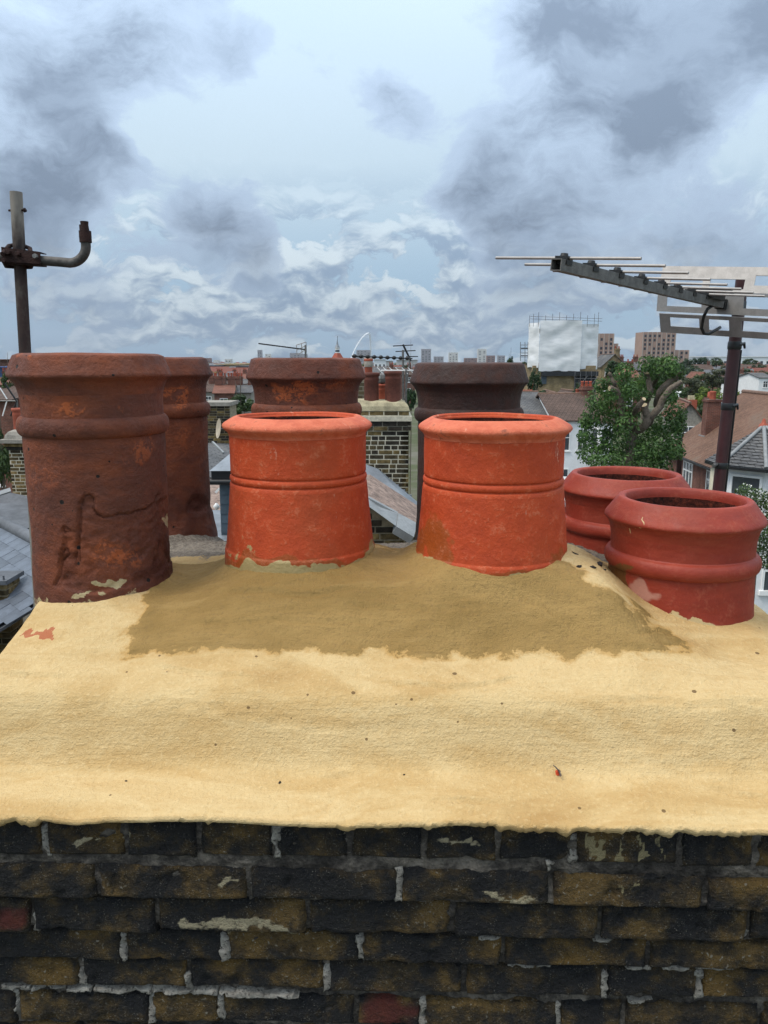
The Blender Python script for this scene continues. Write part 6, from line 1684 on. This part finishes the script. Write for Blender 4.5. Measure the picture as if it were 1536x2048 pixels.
# white warehouse and other big sheds
def shed(label, xa, xb, yt, yb, Y, m, name='warehouse', d=60):
    a, b = P(xa, yt, Y), P(xb, yt, Y); t = thing(name, label, 'building', ((a.x + b.x) / 2, Y, 0))
    MB().box((a.x, Y, 0), (b.x, Y + d, a.z)).build('wall', m, t)
    mb = MB(); mb.box((a.x - 1, Y - 1, a.z), (b.x + 1, Y + d, a.z + (b.x - a.x) * .004 + .2)); mb.build('roof_edge', m, t)
    n = max(3, int((xb - xa) / 12)); w = (b.x - a.x) / n
    for k in range(n): MB().box((a.x + (k + .3) * w, Y - .15, a.z * .35), (a.x + (k + .7) * w, Y - .002, a.z * .7)).build('window', M_VOID, t)
    return t
shed('long white warehouse along the right horizon', 1372, 1640, 714, 726, 900, M_WHITE)
shed('white roofed shed right of the stepped tower', 1345, 1378, 715, 722, 700, M_WHITE)
M_YELB = worn('yellow ochre cladding', (.46, .34, .19), .12, .1, .8, 0)
shed('long yellow ochre building over the half hidden pot', 432, 478, 729, 748, 420, M_YELB, 'ochre_building')
shed('slate blue building left of the ochre building', 395, 432, 731, 748, 400, M_LEAD, 'blue_building')
shed('dark grey roofed hall right of the ochre building', 472, 500, 733, 748, 360, M_SLATE_D, 'grey_hall')
shed('pale office block below the white arch', 748, 772, 719, 735, 600, M_WHITE, 'office_block', 30)
shed('pale blue glazed block behind the tilted aerial', 772, 786, 722, 735, 560, M_PALET, 'office_block', 30)
shed('white block at the right of the neighbouring stack aerials', 794, 835, 720, 736, 620, M_PALET, 'office_block', 30)
M_BLUEROOF = worn('blue roof sheet', (.05, .09, .22), .2, .2, .6, 0)
shed('red brick block with white gable at the left horizon', -60, 12, 720, 735, 260, M_BW_RED, 'brick_block', 20)
shed('low blue roofed shed at the left horizon', -60, 22, 735, 746, 200, M_BLUEROOF, 'blue_shed', 10)
# rows of terraces seen through the gap beside the half hidden pot
row = [(432, 768, 756, 44, 150, M_BW_RED, M_TILE_CH, 20, 'brown roofed brick house nearest the half hidden pot'), (470, 770, 760, 40, 155, M_CEMENT, M_TILE_GR, -10, 'grey rendered house left of the orange patched pot'),
       (447, 787, 774, 36, 95, M_BW_RED, M_TILE_RD, 8, 'red roofed terrace house above the sooty dish stack'), (484, 786, 774, 36, 98, M_CEMENT, M_TILE_GR, 4, 'grey terrace house above the bush'), (416, 784, 770, 30, 110, M_CEMENT, M_TILE_CH, -6, 'pale terrace house touching the half hidden pot'),
       (455, 757, 748, 40, 240, M_BW_RED, M_TILE_GR, 10, 'far slate terrace under the ochre building'), (490, 757, 748, 34, 230, M_BW_RED, M_TILE_RD, -12, 'far red terrace under the grey hall'), (424, 757, 747, 26, 260, M_BW_YEL, M_TILE_GR, 4, 'far yellow terrace under the blue building'),
       (760, 745, 735, 60, 240, M_BW_RED, M_TILE_GR, 0, 'grey roofed terrace behind the herringbone aerial'), (805, 750, 738, 50, 200, M_BW_RED, M_TILE_CH, 6, 'brown roofed terrace right of the herringbone aerial'),
       (-20, 800, 768, 110, 42, M_BW_RED, M_TILE_CH, -20, 'brown tiled house behind the leaning aerial at the left edge'), (20, 770, 758, 60, 120, M_BW_RED, M_TILE_RD, 10, 'far red roofed house at the left edge')]
for xc, ye, yr, wp, Y, wall, roof, rz, lab in row: hpx(lab, xc, ye, yr, wp, Y, wall, roof, rz=rz, chim=2)

# ================================================================== STREET TREE
TY = 40.0
ST = thing('street_tree', 'pollarded street tree with thick bare limbs and dark green leaves', 'tree', (P(1258, 930, TY).x, TY, 0))
def limb(pts, rs, name='limb', dy=0.0):
    w = [P(x, y, TY + dz_ - .75 * (i > 0)) for i, (x, y, dz_) in enumerate(pts)]; px = TY / F_PX
    # roughen: resample with a little wobble
    out = []; rr = []
    for i in range(len(w) - 1):
        for k in range(5):
            f = k / 5; p = w[i].lerp(w[i + 1], f); out.append(p + Vector((fbm(p, 1.6, 2), fbm(p + Vector((9, 0, 0)), 1.6, 2), fbm(p + Vector((0, 9, 0)), 1.6, 2))) * .06); rr.append((rs[i] + (rs[i + 1] - rs[i]) * f) * px * (1 + .18 * fbm(p, 4, 2)))
    out.append(w[-1]); rr.append(rs[-1] * px)
    MB().tube(out, rr, 10).build(name, M_BARK, ST)
    d = (out[-1] - out[-2]).normalized(); MB().tube([out[-1] - d * .01, out[-1] + d * .012], rr[-1] * .9, 10).build('cut_end', M_CUT, ST)
tb = Vector((P(1258, 930, TY).x, TY, 0)); px_ = TY / F_PX
MB().tube([tb, tb + Vector((.05, 0, 2.5)), P(1258, 925, TY), P(1262, 885, TY), P(1270, 858, TY)], [.40, .34, 9.5 * px_, 9.0 * px_, 9 * px_], 12).build('trunk', M_BARK, ST)
limb([(1268, 865, 0), (1290, 852, -.3), (1297, 834, -.4), (1288, 810, -.5)], [8, 8, 7.5, 6.5])
limb([(1297, 846, -.3), (1304, 832, -.5), (1320, 814, -.7), (1330, 791, -.8), (1342, 778, -.9), (1362, 764, -1.0)], [8, 7, 7, 6.5, 6, 4.5])
limb([(1312, 812, 0), (1318, 785, .2), (1340, 761, .2), (1364, 745, .2)], [6, 6, 5.5, 5])
limb([(1268, 862, 0), (1252, 842, .1), (1241, 822, .2), (1243, 800, .1), (1232, 783, 0), (1219, 777, -.1)], [8, 7, 6.5, 6.5, 6, 5])
limb([(1231, 781, 0), (1228, 768, .1), (1222, 756, .2), (1217, 747, .2)], [4, 3.6, 3.4, 4.2])
limb([(1266, 828, -.5), (1277, 812, -.7), (1288, 798, -1.0)], [5.5, 5, 4.2])
limb([(1290, 815, 0), (1300, 780, .3), (1297, 757, .4), (1294, 746, .4)], [6, 5.5, 5, 6])
limb([(1300, 780, .6), (1318, 750, .7), (1325, 728, .8)], [5, 4.5, 4.0])
CLUMPS = [(1185, 835, 24), (1200, 880, 30), (1180, 905, 26), (1215, 915, 30), (1235, 885, 28), (1195, 800, 24), (1215, 815, 24), (1205, 770, 18), (1235, 765, 24), (1250, 740, 18), (1262, 780, 20), (1255, 850, 26), (1275, 880, 28), (1300, 890, 28), (1320, 905, 28), (1345, 895, 24),
          (1345, 870, 20), (1290, 915, 30), (1330, 845, 26), (1350, 820, 22), (1355, 850, 16), (1340, 790, 16), (1280, 765, 20), (1310, 735, 24), (1335, 730, 24), (1350, 742, 18), (1295, 728, 20), (1285, 790, 16), (1310, 775, 20), (1270, 905, 30), (1170, 870, 16), (1172, 842, 16), (1320, 925, 26), (1240, 925, 28), (1355, 905, 14), (1245, 825, 20), (1225, 850, 26), (1305, 860, 20), (1325, 765, 16), (1265, 820, 18), (1245, 790, 18), (1200, 925, 24), (1365, 835, 8), (1222, 790, 14)]
q = random.Random(5); vs = []; fs = []; tone = []
for (cx, cy, rp) in CLUMPS:
    for layer in range(2):
        c = P(cx, cy, TY + q.uniform(-1.3, 1.6) + (layer - .35) * .9); r = rp * 1.12 * px_; tn = q.uniform(-.18, .18)
        for _ in range(int(7.2 * rp)):
            o = Vector((q.gauss(0, 1), q.gauss(0, 1), q.gauss(0, 1))); o = o.normalized() * r * q.uniform(.15, 1.0) ** .45; o.z *= .9
            n = (o.normalized() + Vector((q.uniform(-.7, .7), q.uniform(-.7, .7), q.uniform(-.1, .9)))).normalized(); a = n.orthogonal().normalized(); a = Matrix.Rotation(q.uniform(0, 6.28), 3, n) @ a; b = n.cross(a); L = q.uniform(.06, .125); i0 = len(vs)
            p = c + o - Vector((0, 0, .05))
            vs += [p - a * L, p - b * L * .5 + n * .02, p + a * L, p + b * L * .5 + n * .02]; fs.append((i0, i0 + 1, i0 + 2, i0 + 3)); tone += [max(0, min(1, .42 + tn + q.uniform(-.4, .4)))] * 4
o = MB().add(vs, fs).build('crown', LEAF['plane'], ST); at = o.data.attributes.new('tone', 'FLOAT', 'POINT'); at.data.foreach_set('value', tone)

# --- small flowering tree at the right edge
FTt = thing('flowering_tree', 'small tree with white blossom before the white turret house', 'tree', (P(1512, 1100, 26.0).x, 26.0, 0))
q = random.Random(8); vs = []; fs = []; tone = []; bv = []; bf = []; bt = []
for (cx, cy, rp) in [(1490, 985, 18), (1515, 1000, 24), (1540, 1010, 26), (1530, 1050, 28), (1508, 1040, 18), (1545, 1085, 28), (1520, 1085, 22), (1535, 1120, 24), (1515, 1125, 14), (1482, 1010, 12), (1560, 1040, 30)]:
    c = P(cx, cy, 26 + q.uniform(-.5, .5)); r = rp * 26 / F_PX
    for _ in range(int(16 * rp)):
        o = Vector((q.gauss(0, 1), q.gauss(0, 1), q.gauss(0, 1))).normalized() * r * q.uniform(.1, 1.1) ** .5; n = Vector((q.gauss(0, 1), q.gauss(0, 1) - .5, q.gauss(0, 1) + .6)).normalized(); a = n.orthogonal().normalized(); a = Matrix.Rotation(q.uniform(0, 6.28), 3, n) @ a; b = n.cross(a); p = c + o
        if q.random() < .16:
            L = .035; i0 = len(bv); bv += [p - a * L, p - b * L, p + a * L, p + b * L]; bf.append((i0, i0 + 1, i0 + 2, i0 + 3)); bt += [q.random()] * 4
        else:
            L = q.uniform(.035, .07); i0 = len(vs); vs += [p - a * L, p - b * L * .5, p + a * L, p + b * L * .5]; fs.append((i0, i0 + 1, i0 + 2, i0 + 3)); tone += [q.uniform(.1, .9)] * 4
o = MB().add(vs, fs).build('crown', LEAF['mid'], FTt); o.data.attributes.new('tone', 'FLOAT', 'POINT').data.foreach_set('value', tone)
o2 = MB().add(bv, bf).build('blossom', LEAF['blossom'], o); o2.data.attributes.new('tone', 'FLOAT', 'POINT').data.foreach_set('value', bt)
b0 = Vector(FTt.location); mb = MB(); mb.tube([b0, b0 + Vector((.05, 0, 2)), P(1515, 1090, 26)], [.09, .07, .05], 8)
for x, y in ((1490, 1000), (1530, 1010), (1545, 1050), (1505, 1040)): mb.tube([P(1515, 1110, 26), P((1515 + x) / 2, (1100 + y) / 2 - 8, 26.1), P(x, y, 26)], [.035, .022, .008], 6)
mb.build('trunk', M_BARK, FTt)
# --- utility pole with cable box, lamp post, signpost
UP = PG(1345, 1200) if False else Vector((P(1355, 960, 43).x, 43.0, 0))
t = thing('utility_pole', 'dark wooden utility pole with black cable box before the brick house', 'pole', UP)
MB().tube([UP, P(1357, 960, 43), P(1362, 842, 43)], [.17, .15, .11], 10).build('post', M_RUST, t)
mb = MB(); mb.obox(P(1356, 868, 42.8), (.32, 0, 0), (0, .3, 0), (0, 0, .42)); mb.obox(P(1352, 870, 42.75), (.12, 0, 0), (0, .2, 0), (0, 0, .34)); mb.build('cable_box', M_BLACK, t)
MB().obox(P(1359, 876, 42.74), (.12, 0, 0), (0, .12, 0), (0, 0, .16)).build('blue_tag', M_BLUEROOF, t)
MB().obox(P(1364, 868, 42.74), (.03, 0, 0), (0, .05, 0), (0, 0, .34)).build('cable_clip', M_FRAME, t)
MB().obox(P(1350, 856, 43), (.6, 0, 0), (0, .1, 0), (0, 0, .07)).build('cross_arm', M_BLACK, t)
t = thing('street_lamp', 'white double headed street lamp above the roofs right of the tree', 'street lamp', (P(1357, 800, 75).x, 75, 0))
MB().tube([(P(1357, 800, 75).x, 75, 0), P(1357, 806, 75), P(1357, 786, 75)], [.12, .09, .07], 8).build('post', M_FRAME, t)
for s in (-1, 1): MB().tube([P(1357, 786, 75), P(1357 + 5 * s, 784, 75)], .09, 8).build('lamp_head', M_FRAME, t)
sp = PG(1531, 1235)
t = thing('signpost', 'pale grey post on the pavement at the right edge', 'post', (sp.x - .2, sp.y - 1, 0.1))
MB().tube([(sp.x - .2, sp.y - 1, .1), P(1529, 1170, sp.y - 1), P(1528, 1150, sp.y - 1)], .05, 8).build('post', M_PAVE, t)
MB().lathe([(.10, -.1), (.12, 0), (.10, .1)], 12, P(1528, 1162, sp.y - 1)).build('collar', M_STEEL, t)
# --- vehicles
M_CARW = worn('white car paint', (.72, .74, .75), .04, 2, .25, 0, 0, .6); M_CARD = worn('dark car paint', (.03, .032, .036), .1, 2, .2, 0, 0, .6); M_TYRE = worn('tyre rubber', (.02, .02, .02), .2, 9, .8, 0)
def car(label, loc, rz, paint, van=False):
    t = thing('parked_car', label, 'car', loc, rz, 'cars parked along the street')
    L, Wd, H = (4.9, 1.9, 2.0) if van else (4.2, 1.75, 1.45); hb = .95
    sec = [(-L / 2, .35), (-L / 2, hb - .1), (-L / 2 + .15, hb)] + ([(-L / 2 + .25, H - .1), (-L / 2 + .6, H), (L * .18, H), (L * .32, hb + .12), (L / 2 - .1, hb - .12)] if van else [(-L * .40, hb + .02), (-L * .30, H - .06), (-L * .08, H), (L * .10, H - .05), (L * .26, hb + .03), (L / 2 - .1, hb - .16)]) + [(L / 2, .6), (L / 2, .35)]
    mb = MB(); n = len(sec)
    def ring(y, ins): return [(x, y, z) if z <= hb + .04 else (x * .97, y - math.copysign(ins, y), z) for x, z in sec]
    vs = ring(-Wd / 2, .16) + ring(Wd / 2, .16); mb.add(vs, [tuple(range(n))[::-1], tuple(range(n, 2 * n))] + [(i, (i + 1) % n, n + (i + 1) % n, n + i) for i in range(n)]); mb.build('body', paint, t, world=False)
    for s in (-1, 1):
        y = s * (Wd / 2 - .09); mb = MB(); mb.prism([(-L * .28, y, hb + .06), (L * .16, y, hb + .06), (L * .08, y - s * .06, H - .12), (-L * .24, y - s * .06, H - .12)], (0, s * .02, 0)); mb.build('side_window', M_GLASS, t, world=False)
        for x in (-L * .31, L * .31):
            mb = MB(); mb.tube([(x, s * (Wd / 2 - .2), .32), (x, s * (Wd / 2 + .005), .32)], .32, 16); w = mb.build('wheel', M_TYRE, t, world=False)
            mb = MB(); mb.tube([(x, s * (Wd / 2 + .004), .32), (x, s * (Wd / 2 + .015), .32)], .19, 12); mb.build('rim', M_STEEL, w, world=False)
        mb = MB(); mb.obox((L / 2 - .06, s * .62 - .16, .66), (.08, 0, 0), (0, .32, 0), (0, 0, .13)); mb.build('headlight', M_FRAME, t, world=False)
    mb = MB(); xs = (L * .33, L * .19, hb + .06, H - .08) if van else (L * .25, L * .115, hb + .06, H - .08)
    mb.prism([(xs[0], -Wd * .4, xs[2]), (xs[0], Wd * .4, xs[2]), (xs[1], Wd * .36, xs[3]), (xs[1], -Wd * .36, xs[3])], (.03, 0, .02)); mb.build('windscreen', M_GLASS, t, world=False)
    return t
cp = PG(1128, 1018); car('white parked van between the right terracotta and red pots', (cp.x + .2, cp.y + 1.5, 0.0), R(-88), M_CARW, True)
cp = PG(1128, 962); car('dark parked car beyond the white van', (cp.x + .2, cp.y, 0.0), R(-88), M_CARD)

# ================================================================== TREES NEAR AND FAR
TR = [(480, 786, 832, 70, 40, 'mid', 'bushy green tree between the sooty dish stack and patched pot'), (14, 745, 800, 40, 45, 'mid', 'green tree at the left edge above the leaning aerial'), (-5, 845, 985, 60, 22, 'mid', 'leafy tree at the left edge beside the yellowish stack'),
      (822, 770, 830, 26, 26, 'dark', 'dark tree between the neighbouring stack and the darkest pot'), (1070, 735, 790, 34, 100, 'dark', 'dark tree at the left foot of the wrapped building'), (1076, 775, 822, 54, 74, 'dark', 'dark tree before the slate roofs beside the darkest pot'), (1021, 712, 740, 22, 110, 'dark', 'dark tree peeping over the darkest pot rim'),
      (1230, 716, 760, 44, 100, 'dark', 'rounded dark tree before the yellow gable house'), (1420, 768, 840, 66, 100, 'lime', 'bright lime green tree left of the maroon mast'), (1466, 772, 806, 34, 120, 'lime', 'bright green shrub right of the maroon mast'),
      (1380, 752, 800, 70, 140, 'olive', 'broad olive tree right of the pollarded limbs'), (1345, 735, 770, 60, 180, 'mid', 'green tree behind the pollarded limb tips'), (1440, 735, 775, 70, 170, 'olive', 'grey green tree left of the mast near the horizon'), (1330, 712, 738, 50, 280, 'lime', 'light green tree below the stepped tower'),
      (1376, 716, 735, 36, 420, 'dark', 'dark tree on the horizon right of the stepped tower'), (1403, 711, 738, 36, 400, 'dark', 'tall dark horizon tree before the white warehouse'), (1434, 714, 735, 34, 400, 'mid', 'green horizon tree left of the maroon mast'), (1500, 717, 736, 40, 420, 'mid', 'green horizon tree right of the maroon mast'),
      (1392, 735, 755, 40, 260, 'dark', 'dark tree before the far brown dormer house'), (1520, 740, 760, 50, 260, 'olive', 'olive trees patch behind the far white houses'), (1470, 742, 770, 40, 280, 'olive', 'olive tree behind the maroon mast'), (1355, 722, 745, 40, 300, 'dark', 'dark tree under the stepped tower wing'),
      (1310, 722, 745, 36, 300, 'mid', 'green tree at the foot of the stepped tower'), (1255, 745, 790, 40, 120, 'mid', 'green tree behind the street tree top'), (1160, 765, 800, 40, 100, 'dark', 'dark tree below the scaffold bay'), (425, 742, 756, 26, 300, 'lime', 'yellow green tree under the blue building'),
      (470, 745, 756, 40, 320, 'olive', 'olive tree under the ochre building'), (445, 752, 764, 30, 200, 'dark', 'dark tree among the far left terraces'), (500, 745, 757, 30, 300, 'dark', 'dark tree under the grey hall'), (780, 733, 742, 40, 320, 'dark', 'dark tree behind the herringbone aerial'), (40, 750, 762, 40, 200, 'mid', 'green tree at the far left horizon'), (812, 730, 745, 30, 300, 'mid', 'green tree behind the aerial masts'),
      (1050, 722, 745, 24, 200, 'mid', 'green tree left of the scaffold tower'), (1350, 775, 815, 40, 90, 'mid', 'green tree behind the white street lamp'), (1405, 805, 842, 30, 85, 'mid', 'round green shrub below the lime tree'), (1528, 795, 810, 40, 140, 'lime', 'bright hedge below the far white houses'), (1290, 740, 790, 60, 150, 'olive', 'olive tree behind the pollarded crown')]
TR += [(1402, 748, 792, 56, 185, 'mid', 'green tree directly left of the lime tree and mast'), (1362, 765, 802, 40, 125, 'mid', 'green tree touching the pollarded limb tip'), (1492, 737, 762, 46, 300, 'mid', 'green tree above the far white gabled house'),
       (1518, 727, 746, 36, 360, 'dark', 'dark tree under the right end of the warehouse'), (1428, 748, 778, 44, 215, 'dark', 'dark tree just above the lime tree'), (1386, 729, 750, 44, 330, 'mid', 'green tree under the dark horizon trees'), (1456, 727, 746, 34, 390, 'olive', 'olive tree behind the mast tape joint'),
       (1325, 745, 775, 44, 200, 'lime', 'bright tree behind the upper pollarded crown'), (1528, 770, 790, 36, 210, 'mid', 'green tree behind the pale blue grey house')]
for a in TR: tree(*a)
# the wooded suburb that reads as one mass towards the horizon
q = random.Random(11); vs = []; fs = []; tone = []
for _ in range(1500):
    Y = 330 * (1800 / 330) ** q.random(); x = q.uniform(-.62, .62) * Y; r = q.uniform(2.5, 5); hh = q.uniform(5, 8.5)
    for _ in range(26):
        o = Vector((q.gauss(0, 1), q.gauss(0, 1), q.gauss(0, 1))).normalized() * q.uniform(.5, 1); n = o.normalized(); a = n.orthogonal().normalized(); b = n.cross(a); L = 1.3; p = Vector((x + o.x * r, Y + o.y * r, hh * .6 + o.z * hh * .4)); i0 = len(vs)
        vs += [p - a * L, p - b * L, p + a * L, p + b * L]; fs.append((i0, i0 + 1, i0 + 2, i0 + 3)); tone += [q.random()] * 4
o = MB().add(vs, fs).build('distant_woodland', LEAF['mid']); o.data.attributes.new('tone', 'FLOAT', 'POINT').data.foreach_set('value', tone)
tag(o, 'distant trees merging into one green mass towards the horizon', 'woodland', kind='stuff')
q = random.Random(12); mb = MB()
for _ in range(900):
    Y = 300 * (2500 / 300) ** q.random(); x = q.uniform(-.62, .62) * Y; w, d, h, rh = q.uniform(5, 14), 8, q.uniform(4.5, 6), q.uniform(2, 3); k = q.randrange(3)
    mb.box((x, Y, 0), (x + w, Y + d, h), mi=k); mb.prism([(x - .2, Y - .3, h), (x - .2, Y + d + .3, h), (x - .2, Y + d / 2, h + rh)], (w + .4, 0, 0), mi=3 + q.randrange(2))
o = mb.build('distant_suburb', [M_BW_RED, M_WHITE, M_BW_YEL, M_SLATE_D, M_POT_FAR]); tag(o, 'distant rooftops merging into one mass towards the horizon', 'suburb', kind='stuff')

# ================================================================== WHAT CARRIES THE ROOFS CLOSE BY (out of sight from here)
def body(label, boxes, m):
    mb = MB()
    for lo, hi in boxes: mb.box(lo, hi)
    tag(mb.build('building_body', m), label, kind='structure')
body('brick body of the terrace behind the front stack', [((-3.2, 7.6, 0), (1.6, 10, 8.45)), ((-3.2, 10.02, 0), (1.6, 15, 7.8))], M_BW_YEL)
body('brick body of the house at the lower left', [((-8.0, 9.2, 0), (-3.6, 13.5, 6.9)), ((-9.0, 13.52, 0), (-6.2, 17.2, 7.6))], M_BW_YEL)
body('brick body of the house with the dish stack', [((-6.5, 15.5, 0), (-3.0, 25, 7.0))], M_BW_YEL)
mb = MB()
for s_ in (-1, 1): mb.prism([(-5.2, 1.65, 8.55), (3.2, 1.65, 8.55), (3.2, 1.65 + 4.6 * s_, 5.6), (-5.2, 1.65 + 4.6 * s_, 5.6)], (0, 0, -.12))
o = mb.build('roof_below', M_TILE_GR); set_uvw(o, (1, 0, 0), (0, .84, .54)); tag(o, 'slate roof of the house under the front stack', kind='structure')
body('brick body of the house under the front stack', [((-5.0, -2.7, 0), (3.0, 6.0, 5.75))], M_BW_YEL)

# ================================================================== THE AIR
def m_haze(t):
    t.n.remove(t.b)
    v = t.new('ShaderNodeVolumePrincipled'); v.inputs['Color'].default_value = (.80, .88, 1.0, 1); v.inputs['Density'].default_value = HAZE
    out = [x for x in t.n if x.type == 'OUTPUT_MATERIAL'][0]; t.l.new(v.outputs[0], out.inputs['Volume'])
HAZE = 5.0e-5
hz_o = MB().box((-4600, -700, -1.2), (4600, 5300, 205)).build('haze', material('thin haze', m_haze))
tag(hz_o, 'thin summer haze over the town', kind='stuff')
